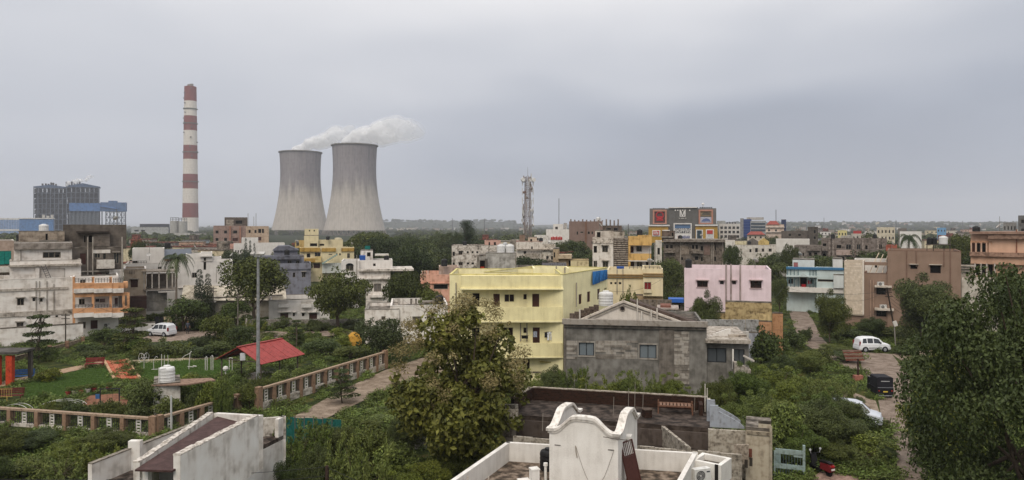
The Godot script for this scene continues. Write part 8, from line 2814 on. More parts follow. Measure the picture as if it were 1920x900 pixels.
func person() -> void:
	var o := thing("person", "person in dark clothes standing on the lane by the white framed grille", "person", G(352, 626), 0.5)
	var skin := Color(0.2, 0.11, 0.07)
	var shirt := Color(0.06, 0.07, 0.09)
	var cloth_ := Color(0.03, 0.03, 0.035)
	var b := []
	for s in [-1.0, 1.0]:
		b.append([Vector3(s * 0.09, 0.92, 0), Vector3(s * 0.1, 0.5, 0.03), 0.085, 0.06, cloth_])
		b.append([Vector3(s * 0.1, 0.5, 0.03), Vector3(s * 0.1, 0.09, -0.02), 0.058, 0.04, cloth_])
		b.append([Vector3(s * 0.1, 0.045, -0.04), Vector3(s * 0.12, 0.035, 0.16), 0.045, 0.035, Color(0.02, 0.02, 0.02)])
		b.append([Vector3(s * 0.18, 1.36, 0), Vector3(s * 0.25, 1.08, -0.02), 0.055, 0.045, shirt])
		b.append([Vector3(s * 0.25, 1.08, -0.02), Vector3(s * 0.24, 0.84, 0.08), 0.042, 0.03, skin])
		var hb := Vector3(s * 0.24, 0.83, 0.085)
		b.append([hb, hb + Vector3(0, -0.08, 0.02), 0.03, 0.026, skin])
		for k in 4: # four fingers and a thumb
			b.append([hb + Vector3(0, -0.08, 0.03 - 0.018 * k), hb + Vector3(s * -0.01, -0.15 + 0.01 * absf(k - 1), 0.045 - 0.018 * k), 0.011, 0.009, skin])
		b.append([hb + Vector3(0, -0.03, 0.03), hb + Vector3(s * -0.02, -0.09, 0.065), 0.012, 0.01, skin])
	b.append([Vector3(0, 0.95, 0), Vector3(0, 1.12, 0), 0.13, 0.12, shirt])
	b.append([Vector3(-0.09, 1.3, 0), Vector3(0.09, 1.3, 0), 0.125, 0.125, shirt])
	b.append([Vector3(0, 1.1, 0), Vector3(0, 1.3, 0), 0.125, 0.13, shirt])
	b.append([Vector3(0, 1.38, 0), Vector3(0, 1.5, 0.01), 0.055, 0.05, skin])
	b.append([Vector3(0, 1.6, 0.0), Vector3(0, 1.54, 0.03), 0.095, 0.07, skin])
	b.append([Vector3(0, 1.58, 0.09), Vector3(0, 1.555, 0.105), 0.012, 0.016, skin])
	for s in [-1.0, 1.0]:
		b.append([Vector3(s * 0.095, 1.6, -0.005), Vector3(s * 0.098, 1.56, 0.0), 0.014, 0.012, skin])
	put(o, "body", limbs_mesh(b, 0.022, 0.03), mat("ffffff", "cloth", 1.0, 0.9, true))
	var hair := MB.new()
	hair.lathe([Vector2(0.101, 0), Vector2(0.098, 0.04), Vector2(0.07, 0.085), Vector2(0.01, 0.105)], 14, Transform3D(Basis(Vector3.RIGHT, -0.35), Vector3(0, 1.6, -0.012)))
	part(o, "hair", hair, mat("14110f"))
	for s in [-1, 1]:
		var e := MB.new()
		e.lathe([Vector2(0.011, -0.004), Vector2(0.012, 0.0), Vector2(0.001, 0.006)], 8, Transform3D(Basis(Vector3.RIGHT, PI / 2), Vector3(s * 0.034, 1.595, 0.088)))
		part(o, "eye", e, mat("1a1614"))
	var m := MB.new()
	m.box(Vector3(-0.022, 1.515, 0.09), Vector3(0.022, 1.522, 0.101))
	part(o, "mouth", m, mat("5a2f28"))

func movers() -> void:
	car("white tall hatchback parked across the end of the reddish lane", G(1612, 661) + Vector3(0, 0, -0.8), 0.06, "d9dadb")
	car("white hatchback parked before the dark double gate on the lane", G(320, 632) + Vector3(0, 0, -0.5), PI - 0.35, "c9cacc")
	car("silver car half covered by the thicket beside the lane", P(1550, 760, 52.9) * Vector3(1, 0, 1), -0.5, "b9bdc4")
	rickshaw()
	scooter()
	person()
	# slatted board on a post by the lane
	var g := G(1609, 712)
	var o := thing("slatted_board", "reddish slatted sloping board on a dark post beside the lane", "board", g, 0.05)
	var mb := MB.new()
	mb.cyl(Vector3(0, -0.1, 0), Vector3(-0.02, 1.9, 0), 0.09, 0.08, 8)
	part(o, "post", mb, mat("3a2a24", "worn"))
	for k in 6:
		mb = MB.new()
		mb.box(Vector3(-1.15, 1.75 + k * 0.15, -0.05 - k * 0.12), Vector3(0.6, 1.87 + k * 0.15, 0.0 - k * 0.12))
		part(o, "slat", mb, mat(["7d4a40", "8b7368"][k % 2], "worn", 1.0))
	mb = MB.new()
	mb.box(Vector3(-0.4, 0, -0.2), Vector3(0.35, 0.42, 0.25))
	part(o, "base_block", mb, mat("a06a5c", "worn", 1.0))
	# pale blue gate at the bottom
	var b := bld("garden_gate", "pale blue steel gate frame beside the cream end wall", 1452, 40.5, 1510, 41.2, "gate")
	var bl := mat("8fa19f", "worn", 1.5)
	for s in [[1505, 836, 1510, 1000], [1451, 846, 1454, 1000]]:
		fb(b, "post", s[0], s[1], s[2], s[3], -0.08, 0.08, bl)
	for s in [[1454, 846, 1505, 850], [1488, 853, 1505, 857], [1454, 874, 1505, 877]]:
		fb(b, "rail", s[0], s[1], s[2], s[3], -0.04, 0.04, bl)
	for k in 9:
		fb(b, "bar", 1457 + k * 5.4, 850, 1458.4 + k * 5.4, 900, -0.02, 0.02, mat("4c5a5a", "worn"))
	fb(b, "side_panel", 1454, 850, 1464, 874, -0.03, 0.03, mat("7d9090", "worn", 1.5))

# ---- plants where the photograph shows them ----
const LOOKS := {"feathery": "bright feathery shrub", "dark_feathery": "dark feathery shrub", "weedy": "tall stemmed weed clump", "round": "round leafy shrub", "bush": "small bright shrub", "dark_bush": "small dark shrub", "light": "loose light green shrub"}
const MARKS := [[[20, "the orange gateway"], [90, "the yellow shrub"], [177, "the red bench"], [240, "the tiled path"], [313, "the white tank"], [385, "the dip bars"], [484, "the floodlight pole"], [556, "the bare pole"], [642, "the slim sapling"], [716, "the fence end"], [800, "the small shed"], [880, "the olive tree"], [985, "the balustrade box"], [1070, "the roof rods"], [1170, "the stair room"], [1260, "the cot"], [1340, "the stair side"], [1420, "the cream end wall"], [1500, "the pale blue gate"], [1553, "the scooter"], [1609, "the slatted board"], [1679, "the leaning pole"], [1800, "the wire pole"], [1880, "the right edge"]], [[60, "the stepped house"], [170, "the dark concrete house"], [260, "the cream veranda house"], [357, "the chimney"], [450, "the brick apartment house"], [540, "the blue-grey house"], [612, "the ochre banded house"], [705, "the arched window house"], [770, "the pale flecked tree"], [822, "the salmon house"], [876, "the tall wispy tree"], [950, "the roof tower"], [1005, "the phone mast"], [1045, "the red lettering"], [1115, "the brown block"], [1200, "the slatted stair house"], [1280, "the mall"], [1370, "the hotel"], [1405, "the blue glass corner"], [1455, "the red tiled roof"], [1525, "the square roof tower"], [1600, "the grey flats"], [1660, "the cream terrace"], [1705, "the blank white wall"], [1765, "the roof tank stand"], [1850, "the peach flats"], [1930, "the dark upright block"]]]

func near(px: float, far: int) -> String: # the landmark that stands closest to it across the view
	var best: Array = MARKS[far][0]
	for m in MARKS[far]:
		if absf(m[0] - px) < absf(best[0] - px):
			best = m
	return " near " + best[1]

func greens() -> void:
	var leaf := leafy("ffffff")
	var t := plant("olive_tree", "large_leaved", "large leaved olive tree with tawny seed sprays in front of the yellow house", 862, 40, 572, 275)
	put(t, "seed_sprays", crown["seed_sprays"][0], leaf)
	plant("spreading_tree", "big", "very large dusty leaved tree filling the right edge in front", 1945, 27, 484, 480)
	plant("light_tree", "light", "lighter green tree with yellow tips in front of the very large tree", 1796, 41, 658, 196)
	# single trees: name, crown, label, px, distance, top row, width
	for p in [
		["tiered_tree", "tiered", "dark tiered tree before the compound wall at the left", 73, 76, 590, 74],
		["tiered_tree", "tiered", "tiered tree left of the white hatchback by the park", 248, 82, 577, 80],
		["garden_tree", "round", "dark tiered garden tree right of the white hatchback", 410, 84, 586, 58],
		["small_tree", "round", "round leafy tree beside the white washroom", 270, 53.6, 707, 64],
		["dark_tree", "broad", "dark feathery shade tree at the end of the park fence", 716, 75, 592, 100],
		["sapling", "tiered", "slim sapling on the dirt road edge beside the long fence", 642, 58, 692, 66],
		["lane_tree", "tiered", "thin sparse tree among the shrubs behind the pavilion", 556, 86, 600, 36],
		["shade_tree", "broad2", "big dark tree in front of the blue-grey house, behind the floodlight pole", 478, 105, 478, 130],
		["shade_tree", "umbrella", "big dark umbrella tree right of the small white house", 634, 99, 498, 124],
		["shade_tree", "broad", "dark tree between the arched window house and the salmon house", 762, 100, 502, 92],
		["garden_tree", "round", "mid green tree in front of the salmon house", 802, 97, 534, 60],
		["coconut_palm", "palm", "coconut palm beside the cream veranda house", 332, 103, 474, 62],
		["pointed_shrub", "cypress", "left dark rounded conifer on the stepped white house", 374, 110, 504, 34],
		["pointed_shrub", "cypress", "right dark rounded conifer on the stepped white house", 390, 109, 512, 30],
		["pointed_tree", "cypress", "left dark pointed tree before the long white walled house", 461, 190, 446, 13],
		["pointed_tree", "cypress", "middle dark pointed tree before the long white walled house", 469, 186, 450, 12],
		["pointed_tree", "cypress", "right dark pointed tree before the long white walled house", 477, 188, 455, 11],
		["lane_tree", "round", "bright green tree behind the dark double gate", 345, 98, 553, 82],
		["lane_tree", "round", "rounded dark tree under the low pale sheet roof", 442, 100, 560, 62],
		["garden_tree", "dark_bush", "mossy garden bush left of the dark double gate", 250, 97, 590, 50],
		["garden_tree", "broad", "dark tree top behind the dark concrete house", 262, 200, 447, 40],
		["tall_wispy_tree", "wispy", "tall wispy tree standing above the wood right of the cooling towers", 876, 190, 411, 52],
		["flecked_tree", "broad", "large pale flecked tree beyond the arched window house", 768, 150, 455, 92],
		["town_tree", "broad2", "dark tree clump below the brown block", 1072, 215, 449, 74],
		["town_tree", "broad", "second dark tree below the red lettering building", 1048, 205, 452, 40],
		["town_tree", "broad2", "dark tree beside the white and orange house", 1256, 120, 482, 62],
		["garden_tree", "round", "low green tree right of the cream cornice house", 1262, 100, 541, 50],
		["garden_tree", "round", "small tree in front of the cream cornice house", 1181, 74, 533, 36],
		["weeping_tree", "dark_feathery", "rounded dark green tree before the pink house", 1323, 79, 539, 80],
		["town_tree", "broad2", "dark pointed tree right of the dark mottled flats", 1374, 160, 458, 38],
		["town_tree", "umbrella", "wide tree with yellow tints behind the pink house", 1428, 150, 474, 92],
		["town_tree", "broad", "dark tree before the white blank house wall", 1482, 165, 454, 34],
		["town_tree", "broad2", "dark tree left of the pale blue house", 1462, 112, 520, 36],
		["lane_tree", "dark_feathery", "dark tree over the lane left of the white tiled tower", 1556, 88, 539, 84],
		["lane_tree", "round", "leafy tree in the shade at the bend of the far lane", 1496, 128, 553, 40],
		["shade_tree", "dark_feathery", "big round dark tree in front of the tan house", 1729, 87, 508, 150],
		["town_tree", "broad", "dark tree behind the pale blue house", 1560, 140, 484, 52],
		["palm_tree", "palm", "shaggy palm rising before the blank white wall house", 1705, 150, 438, 44],
		["town_tree", "broad2", "wide dark tree right of the tan house roof tanks", 1800, 160, 436, 60],
		["town_tree", "umbrella", "yellowish round tree top before the cream terraced house", 1630, 270, 430, 40],
		["town_tree", "umbrella", "yellow green tree top beside the yellow pediments", 1452, 300, 441, 34],
		["town_tree", "broad", "tree top on the mall's right foot", 1350, 260, 443, 26],
		["edge_tree", "dark_feathery", "tall dark bush between the lane bend and the tan house", 1640, 92, 592, 70],
		["shade_tree", "broad2", "dark tree behind the very large tree at the right edge", 1905, 60, 500, 130],
		["fence_tree", "feathery", "leafy tree leaning on the blackened roof house left wall", 985, 50, 690, 90],
		["bright_tree", "feathery", "bright yellow green bush beside the cream end wall", 1496, 43, 790, 100],
		["fence_tree", "round", "leafy shrub screening the washroom behind the park fence corner", 312, 51.5, 741, 62],
		["back_tree", "round", "rounded tree at the back of the park below the orange balconies", 196, 84, 612, 58],
		["back_tree", "round", "rounded tree at the back of the park left of the gym lawn", 322, 84, 640, 60],
		["back_tree", "broad", "dark tree behind the park between the gym and the pavilion", 384, 83, 628, 60],
		["back_tree", "broad2", "dark tree just left of the floodlight pole behind the pavilion", 452, 82, 610, 62],
		["back_tree", "round", "leafy tree behind the right side of the pavilion roof", 602, 80, 634, 70],
		["back_tree", "round", "leafy tree before the ochre mound by the fence end", 655, 77, 648, 60],
		["lane_shrub", "dark_feathery", "dark feathery shrub covering the silver car by the lane", 1578, 50.6, 740, 96],
		["lane_shrub", "dark_bush", "low dark shrub before the nose of the silver car", 1610, 49.8, 770, 84],
		["lane_shrub", "dark_bush", "dark shrub at the corner of the orange wall end", 1440, 73, 606, 74]]:
		plant(p[0], p[1], p[2], p[3], p[4], p[5], p[6])
	# wild thickets: rows of alike plants
	rng.seed = 61
	var rows := [
		["wild_shrub", "dark_feathery", "in the thicket at the bottom left corner", "thicket at the bottom left", [[10, 44, 800, 120], [70, 46, 788, 120], [130, 44, 796, 110], [190, 45, 786, 110], [40, 40, 838, 130], [115, 40, 846, 130], [180, 41, 834, 110], [225, 46, 800, 80], [-50, 43, 800, 120], [-30, 38, 850, 140]]],
		["wild_shrub", "dark_feathery", "in the thicket below the olive tree", "thicket below the olive tree", [[560, 40, 790, 120], [620, 42, 776, 130], [690, 41, 782, 120], [745, 40, 800, 110], [540, 36, 838, 120], [600, 36, 826, 130], [670, 36, 822, 130], [740, 36, 838, 120], [800, 37, 830, 100], [850, 39, 820, 100], [905, 40, 800, 80], [770, 44, 766, 90]]],
		["wild_shrub", "feathery", "growing against the grey house", "shrubs against the grey house", [[1035, 57, 690, 84], [1078, 56, 682, 90], [1120, 55, 684, 90], [1165, 56, 694, 80], [1205, 55, 698, 84], [1250, 56, 700, 80], [1290, 55, 704, 70], [1010, 53, 706, 80]]],
		["wild_shrub", "feathery", "in the thicket beside the grey house", "thicket right of the grey house", [[1345, 52, 694, 110], [1400, 54, 684, 120], [1460, 56, 680, 120], [1520, 57, 684, 110], [1572, 60, 694, 90], [1370, 47, 724, 120], [1435, 49, 712, 130], [1500, 50, 706, 130], [1560, 51, 716, 110], [1610, 55, 726, 60], [1420, 64, 650, 90], [1472, 66, 640, 90], [1520, 70, 640, 80]]],
		["wild_shrub", "dark_feathery", "low in the thicket by the lane", "low thicket by the lane", [[1400, 43, 766, 110], [1465, 44, 752, 120], [1530, 45, 742, 120], [1590, 46, 762, 110], [1635, 45, 800, 80], [1545, 43.6, 800, 130], [1620, 43.6, 832, 110], [1655, 44, 834, 60], [1480, 47, 742, 110]]],
		["verge_shrub", "dark_bush", "along the verge of the far lane", "shrubs along the far lane", [[1420, 80, 622, 70], [1560, 82, 640, 60], [1600, 92, 612, 70], [1660, 93, 612, 80], [1720, 86, 632, 90], [1770, 84, 626, 90], [1820, 80, 620, 90], [1700, 80, 646, 60], [1590, 76, 652, 60], [1540, 74, 650, 60], [1510, 90, 600, 40], [1480, 84, 612, 50], [1625, 98, 600, 60], [1690, 96, 604, 60], [1860, 78, 600, 90]]],
		["hedge_shrub", "dark_bush", "in the back row of the park", "row of shrubs along the back of the park", []],
		["hedge_shrub", "dark_bush", "in the row inside the front fence", "row of shrubs inside the front park fence", []],
		["bed_shrub", "bush", "between the washroom and the pavilion", "shrubs between washroom and pavilion", []],
		["field_shrub", "bush", "on the open plot behind the pavilion", "shrubs behind the pavilion", []],
		["vine_mound", "bush", "in the vines beside the dirt road", "vine mounds by the dirt road", []],
		["lane_shrub", "dark_bush", "beside the lane under the middle houses", "shrubs under the middle houses", []]]
	for k in 26:
		rows[6][4].append([40 + k * 15.5 + R(-5, 5), R(77, 88), R(634, 652) + absf(k - 16) * 0.7, R(48, 66)])
	for k in 12:
		rows[7][4].append([88 + k * 17 + R(-4, 4), R(52, 54.5), R(746, 756), R(32, 44)])
	for k in 22:
		rows[8][4].append([332 + (k % 11) * 14.5 + R(-5, 5), R(53, 64), R(700, 740) - (k % 11) * 2.2, R(34, 50)])
	rows[8][4] += [[502, 61, 690, 44], [532, 63, 686, 50], [566, 65, 684, 48], [598, 67, 680, 44], [622, 68, 678, 36]]
	for k in 24:
		rows[9][4].append([R(420, 700), R(76, 94), 0.0, R(26, 54)])
	for k in 34:
		rows[10][4].append([R(575, 760), R(50, 62), -1.0, R(40, 66)])
	for k in 26:
		rows[11][4].append([R(270, 700), R(97, 103), -2.0, R(28, 52)])
	for r in rows:
		for p in r[4]:
			var top: float = p[2]
			if top <= 0:
				var foot: float = HY + EYE * F / p[1]
				top = foot - [R(0.7, 1.9), R(0.4, 1.0), R(0.8, 1.8)][int(-top)] * F / p[1]
			if r[0] == "vine_mound" and HY + EYE * F / p[1] < 806 - (p[0] - 600) * 0.5:
				continue
			var kind: String = r[1]
			if "feathery" in kind and rng.randf() < 0.62:
				kind = ["feathery", "dark_feathery", "weedy", "round", "bush", "weedy", "light"][rng.randi() % 7]
			elif "bush" in kind and rng.randf() < 0.45:
				kind = ["bush", "dark_bush", "weedy", "round"][rng.randi() % 4]
			var low: float = HY + EYE * F / p[1]
			plant(r[0], kind, LOOKS[kind] + " " + r[2] + near(p[0], 0), p[0], p[1], lerpf(top, low, R(-0.12, 0.06 if r[0] == "hedge_shrub" else 0.34)), p[3] * R(0.7, 1.15), r[3], "shrub")
	var ys := plant("yellow_shrub", "bush", "yellow leaved shrub on the park lawn", 92, 66, 690, 46, "", "shrub")
	for c in ys.get_children():
		if String(c.name) == "foliage":
			c.material_override = leafy("fff2a0")
	# wood beyond the houses: single trees one can tell apart
	rng.seed = 71
	for k in 110:
		var d := R(150, 420)
		var px := R(-40, 1960)
		if px > 650 and px < 880 and k % 3 == 0:
			d = R(150, 240)
		if d > 330 and px > 490 and px < 740:
			d *= 0.6
		var kind: String = ["broad", "broad2", "umbrella"][k % 3]
		var h := R(6.5, 10.5) if px > 560 else R(5.0, 8.0)
		plant("wood_tree", kind, "dark rounded tree among the distant roofs" + near(px, 1), px, d, HY - (h - EYE) * F / d, R(9, 14) * F / d, "dark trees among the distant roofs")
	for k in 34:
		var d := R(165, 330)
		var px := R(655, 900)
		plant("belt_tree", ["broad2", "broad", "umbrella"][k % 3], "dark tree in the wooded belt" + near(px, 1), px, d, HY - (R(8.5, 13) - EYE) * F / d, R(9, 15) * F / d, "trees of the wooded belt")
	# far wood, past counting
	for kind in ["far", "far2"]:
		var mm := MultiMesh.new()
		mm.transform_format = MultiMesh.TRANSFORM_3D
		mm.mesh = crown[kind][0]
		var places := []
		for k in 5200:
			var d := 380.0 * pow(14.0, pow(rng.randf(), 0.8))
			var x := (rng.randf() * 2 - 1) * (0.78 * d + 60)
			if d < 1150 and d > 400 and x > X(495, d) and x < X(740, d) or d < 1500 and absf(x - X(665, d)) < 75 and d > 1080 or d > 900 and d < 1330 and x < X(390, d) and x > X(-20, d):
				continue
			var s := R(0.7, 1.25) * (1.0 + smoothstep(1500, 4500, d) * 0.8)
			places.append(Transform3D(Basis(Vector3.UP, R(0, TAU)).scaled(Vector3(s, s * R(0.7, 1.1), s)), Vector3(x, hgt(x, d) - 0.6, -d)))
		mm.instance_count = places.size()
		for i in places.size():
			mm.set_instance_transform(i, places[i])
		var o := MultiMeshInstance3D.new()
		o.name = numbered(self, "distant_wood")
		o.multimesh = mm
		o.material_override = leaf
		add_child(o, true)
		tag(o, ["dark distant wood spreading to the horizon", "paler distant wood spreading to the horizon"][int(kind == "far2")], "wood", "", "stuff")
	weeds()
	far_town()
	clutter()

func clutter() -> void: # small things on the roofs of the town
	rng.seed = 101
	for q in [[265, 112, 488, 0], [300, 114, 464, 1], [352, 118, 474, 0], [425, 119, 488, 0], [530, 130, 478, 1], [548, 131, 462, 0], [610, 186, 449, 1], [655, 186, 463, 0], [720, 127, 488, 1], [690, 126, 503, 0], [830, 108, 499, 1], [870, 165, 459, 1], [925, 165, 450, 0], [1015, 190, 452, 1], [1030, 190, 458, 0], [1128, 106, 432, 0], [1205, 106, 440, 1], [1225, 92, 503, 0], [1300, 92, 502, 1], [1428, 92, 502, 0], [1280, 170, 448, 1], [1320, 170, 448, 0], [1410, 220, 458, 1], [1510, 118, 486, 0], [1570, 180, 446, 1], [1630, 180, 446, 0], [1650, 180, 446, 1], [1690, 101, 469, 0], [1850, 112, 435, 1], [1895, 110, 434, 0], [60, 98, 453, 0], [110, 98, 433, 1], [200, 100, 420, 0], [15, 104, 451, 1]]:
		var at := P(q[0], q[2], q[1]) + Vector3(0, -0.15, -2.5)
		if q[3]:
			tank("small black roof tank" + near(q[0], 1), at, R(0.4, 0.55), R(0.9, 1.2), "2b2b2c", "small black tanks on the town roofs")
		else:
			var o := thing("roof_aerial", "thin aerial rod with a small dish" + near(q[0], 1), "aerial", at, R(0, 6), "aerials on the town roofs")
			var mb := MB.new()
			mb.cyl(Vector3.ZERO, Vector3(0, R(1.6, 2.8), 0), 0.035, 0.03, 5)
			part(o, "rod", mb, metal("77736c"))
			mb = MB.new()
			mb.lathe([Vector2(0.01, 0), Vector2(0.28, 0.06), Vector2(0.38, 0.16), Vector2(0.36, 0.16), Vector2(0.26, 0.08), Vector2(0.01, 0.03)], 12, Transform3D(Basis(Vector3.RIGHT, 0.9), Vector3(0, 0.9, 0.1)))
			part(o, "dish", mb, mat("c4c2bd", "clean"))
	for w in [[30, 98, 470, 240, 104, 500], [243, 92, 560, 446, 95, 552], [446, 95, 553, 300, 98, 590], [745, 102, 553, 842, 67, 590], [1140, 76, 545, 1246, 92, 520], [1246, 92, 540, 1286, 92, 530], [1446, 92, 560, 1476, 118, 520], [1580, 101, 560, 1662, 86, 545], [1662, 86, 546, 1476, 118, 540], [1240, 92, 556, 1360, 80, 580]]:
		wire("thin dark wire strung between the town houses", [P(w[0], w[2], w[1]), P(w[3], w[5], w[4])], 0.7, 0.014, "wires between the town houses")

func weeds() -> void:
	rng.seed = 81
	var lumps := []
	for k in 5:
		lumps.append([Vector3(R(-0.5, 0.5), R(0.02, 0.2), R(-0.5, 0.5)), 0.3, 0.6])
	var keep_off := []
	for c in get_children():
		var nm := String(c.name)
		if c is MeshInstance3D and (nm.begins_with("road") or nm.begins_with("path") or nm.begins_with("lawn") or nm.begins_with("playground")):
			keep_off.append(c.mesh.surface_get_arrays(0)[Mesh.ARRAY_VERTEX])
	for kind in [["weeds", "low green weeds covering the open ground", Color(0.07, 0.11, 0.018), Color(0.16, 0.2, 0.045), 7600, 0.06, 0.16], ["dry_weeds", "sparser dark weeds covering the open ground", Color(0.06, 0.075, 0.022), Color(0.14, 0.14, 0.05), 4000, 0.03, 0.26]]:
		var m := leaves(82, lumps, 150, kind[5], kind[6], kind[2], kind[3], {"shell": 0.2})
		var places := []
		for k in kind[4]:
			var d := 38.0 + 90.0 * pow(rng.randf(), 1.3)
			var px := R(-120, 2040)
			var at := Vector3(X(px, d), 0, -d)
			var p2 := Vector2(at.x, at.z)
			var off := false
			for vs in keep_off:
				for i in range(0, vs.size(), 3):
					if Geometry2D.point_is_inside_triangle(p2, Vector2(vs[i].x, vs[i].z), Vector2(vs[i + 1].x, vs[i + 1].z), Vector2(vs[i + 2].x, vs[i + 2].z)):
						off = true
			if off:
				continue
			var s := R(0.7, 1.7)
			places.append(Transform3D(Basis(Vector3.UP, R(0, TAU)).scaled(Vector3(s, s * R(0.6, 1.3), s)), at))
		var mm := MultiMesh.new()
		mm.transform_format = MultiMesh.TRANSFORM_3D
		mm.mesh = m
		mm.instance_count = places.size()
		for i in places.size():
			mm.set_instance_transform(i, places[i])
		var o := MultiMeshInstance3D.new()
		o.name = kind[0]
		o.multimesh = mm
		o.material_override = leafy("ffffff")
		add_child(o, true)
		tag(o, kind[1], "weeds", "", "stuff")
	# short grass of the park lawn
	var gm := MB.new()
	rng.seed = 83
	for k in 16:
		var a := R(0, TAU)
		var b := Vector3(R(-0.2, 0.2), 0, R(-0.2, 0.2))
		gm.tint = Color(0.05, 0.1, 0.02).lerp(Color(0.11, 0.17, 0.04), rng.randf())
		gm.tri(b - Vector3(cos(a), 0, sin(a)) * 0.03, b + Vector3(cos(a), 0, sin(a)) * 0.03, b + Vector3(R(-0.05, 0.05), R(0.06, 0.14), R(-0.05, 0.05)))
	var gmesh := gm.mesh(true)
	var spots := []
	var lawns := []
	for c in get_children():
		if c is MeshInstance3D and String(c.name).begins_with("lawn"):
			lawns.append(c.mesh.surface_get_arrays(0)[Mesh.ARRAY_VERTEX])
	for k in 9000:
		var g := G(R(25, 445), R(670, 755))
		for vs in lawns:
			for i in range(0, vs.size(), 3):
				if Geometry2D.point_is_inside_triangle(Vector2(g.x, g.z), Vector2(vs[i].x, vs[i].z), Vector2(vs[i + 1].x, vs[i + 1].z), Vector2(vs[i + 2].x, vs[i + 2].z)):
					spots.append(Transform3D(Basis(Vector3.UP, R(0, TAU)), g))
	var lm := MultiMesh.new()
	lm.transform_format = MultiMesh.TRANSFORM_3D
	lm.mesh = gmesh
	lm.instance_count = spots.size()
	for i in spots.size():
		lm.set_instance_transform(i, spots[i])
	var lo := MultiMeshInstance3D.new()
	lo.name = "lawn_grass"
	lo.multimesh = lm
	lo.material_override = leafy("ffffff")
	add_child(lo, true)
	tag(lo, "short bright grass of the park lawn", "grass", "", "stuff")

func far_house(px: float, d: float, w: float, h: float, hex: String, label: String, group: String) -> void:
	var x := X(px, d)
	var o := thing("far_house", label, "house", Vector3(x, hgt(x, d), -d), R(-0.5, 0.5), group)
	var dp := R(7, 11)
	var mb := MB.new()
	var st := maxi(1, int(h / 3.1))
	var holes := []
	var n := maxi(2, int(w / 3.2))
	for j in st:
		for i in n:
			if rng.randf() < 0.85:
				holes.append(Rect2(w * (i + 0.3) / n, 2.0 + 3.1 * j, w * 0.4 / n, 1.3))
	face(mb, Vector3(-w / 2, -1, 0), Vector3.RIGHT, Vector3.BACK, w, h + 1, holes, 0.2)
	face(mb, Vector3(-w / 2, -1, -dp), Vector3.BACK, Vector3.LEFT, dp, h + 1, [])
	face(mb, Vector3(w / 2, -1, 0), Vector3.FORWARD, Vector3.RIGHT, dp, h + 1, [])
	face(mb, Vector3(w / 2, -1, -dp), Vector3.LEFT, Vector3.FORWARD, w, h + 1, [])
	part(o, "wall", mb, mat(hex, "worn", 9.0))
	var pn := MB.new()
	for q in holes:
		pn.box(Vector3(q.position.x - w / 2 - 0.05, q.position.y - 1.05, -0.25), Vector3(q.end.x - w / 2 + 0.05, q.end.y - 0.95, -0.19))
	if holes.size():
		part(o, "panes", pn, mat("15151a", "clean")).set_meta("kind", "stuff")
	var rf := MB.new()
	rf.box(Vector3(-w / 2 - 0.3, h + 0.002, -dp - 0.3), Vector3(w / 2 + 0.3, h + 0.3, 0.3))
	if rng.randf() < 0.5:
		var rx := R(-w / 2 + 2, w / 2 - 2)
		rf.box(Vector3(rx - 1.6, h + 0.3, -dp * 0.6), Vector3(rx + 1.6, h + 2.8, -dp * 0.2))
	part(o, "roof", rf, mat(["9a948a", "b9b3a8", "7d766e", "8f5a4c"][rng.randi() % 4], "roof", 8.0))

func far_town() -> void:
	rng.seed = 91
	var hues := ["d9d5cd", "c9c2b5", "b9b0a4", "a79d93", "dcd8d2", "cfc4a6", "c2a08c", "8f8983", "b4bcc0"]
	for k in 175:
		var d := R(330, 1150) if k < 80 else R(1100, 2900)
		var px := R(1370, 1960) if k % 6 else R(1180, 1400)
		far_house(px, d, R(8, 16), [3.6, 6.7, 6.7, 9.8][rng.randi() % 4], hues[rng.randi() % hues.size()], "far flat roofed house on the plain" + near(px, 1), "far houses on the right plain")
	for k in 46:
		var d := R(2000, 3100)
		var px := R(728, 985)
		far_house(px, d, R(10, 22), [4.0, 7.0, 10.0][rng.randi() % 3], hues[rng.randi() % 5], "tiny pale house below the hill" + near(px, 1), "tiny houses below the hill")
	for k in 42:
		var d := R(190, 420)
		var px: float = [R(840, 1060), R(240, 420), R(250, 560)][k % 3]
		far_house(px, d, R(9, 14), [3.6, 6.7][k % 2], hues[rng.randi() % hues.size()], "flat roofed house half hidden by trees" + near(px, 1), "half hidden houses in the middle distance")
	for q in [[1545, 2000, 408], [1512, 1500, 416], [1680, 900, 412], [1805, 1500, 414], [908, 900, 411], [848, 1400, 409]]:
		var at := Vector3(X(q[0], q[1]), hgt(X(q[0], q[1]), q[1]), -q[1])
		var o := thing("far_mast", "thin far mast standing on the horizon", "mast", at, 0, "far masts on the horizon")
		var mb := MB.new()
		mb.cyl(Vector3.ZERO, Vector3(0, Y(q[2], q[1]) - at.y, 0), q[1] * 0.0007, q[1] * 0.0003, 5)
		part(o, "mast_pole", mb, mat("6f6f70"))

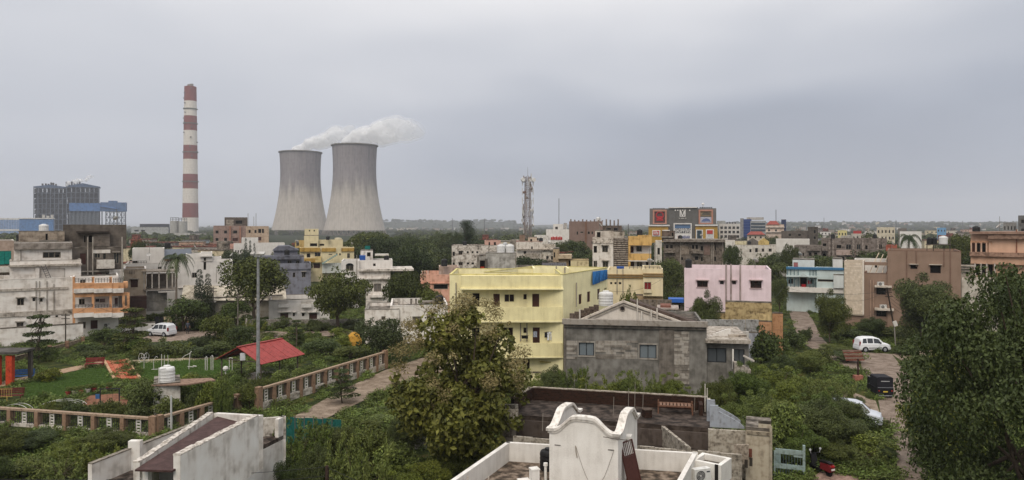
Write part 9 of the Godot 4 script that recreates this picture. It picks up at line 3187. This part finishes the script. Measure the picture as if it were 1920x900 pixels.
# ---- steam: soft shells of billows, thinner away from where it leaves ----
func steam(label: String, path: Array, d: float, count: int, cell: float, seed_: int) -> void:
	rng.seed = seed_
	var o := thing("steam", label, "steam", P(path[0][0], path[0][1], d))
	o.set_meta("kind", "stuff")
	var m := d / F
	for shell in 2:
		rng.seed = seed_
		var bones := []
		for k in count:
			var u := (k + rng.randf()) / count * (path.size() - 1.001)
			var i := int(u)
			var f := u - i
			var r := lerpf(path[i][2], path[i + 1][2], f) * m
			var s := r * R(0.28, 0.68)
			var off := Vector2(rng.randfn(), rng.randfn()).limit_length(1.5) * (r - s) * 0.7
			var p := Vector3((lerpf(path[i][0], path[i + 1][0], f) - path[0][0]) * m + off.x, -(lerpf(path[i][1], path[i + 1][1], f) - path[0][1]) * m + off.y, R(-0.5, 0.5) * r)
			var fade := 1.0 - 0.8 * smoothstep(0.3, 1.0, u / path.size())
			s *= 1.06 - 0.3 * shell
			bones.append([p, p + Vector3(s * 0.4, s * 0.12, 0), s, s * 0.9, Color(0.92, 0.92, 0.92, fade * [0.3, 0.62][shell])])
		var mt := mat("ffffff", "steam%d" % shell, 1.0, 1.0, true)
		mt.transparency = BaseMaterial3D.TRANSPARENCY_ALPHA
		mt.backlight_enabled = true
		mt.backlight = Color(1, 1, 1)
		mt.metallic_specular = 0.0
		put(o, ["outer_billows", "inner_billows"][shell], limbs_mesh(bones, cell, cell * 2.6, noise(seed_, 0.1 / cell, 4), cell * 2.3, path[-1][2] * m * 1.3), mt)

func _ready() -> void:
	make_textures()
	light_and_camera()
	make_land()
	power_station()
	cooling_tower("left cooling tower, lower and farther than its pair", 563.5, 1310, 1.0, 3)
	cooling_tower("right cooling tower, taller and nearer than its pair", 665, 1200, 1.0, 4)
	chimney()
	make_crowns()
	houses_left()
	houses_middle()
	houses_right()
	white_house()
	dark_roof_house()
	stair_roof_house()
	utilities()
	park()
	movers()
	greens()
	steam("white steam rising from the left cooling tower towards its pair", [[549, 284, 4], [565, 280, 8], [585, 271, 13], [606, 262, 17], [626, 255, 17], [646, 251, 16], [664, 250, 12]], 1310, 44, 3.0, 5)
	steam("white steam drifting right from the right cooling tower", [[646, 266, 6], [660, 261, 12], [680, 255, 17], [704, 250, 22], [728, 245, 28], [752, 243, 28], [776, 250, 22]], 1205, 62, 3.0, 7)
	steam("small white steam wisps over the boiler house roof", [[122, 347, 3], [132, 343, 4], [145, 340, 5], [158, 337, 5], [168, 333, 5], [175, 330, 4]], 1230, 20, 1.0, 6)
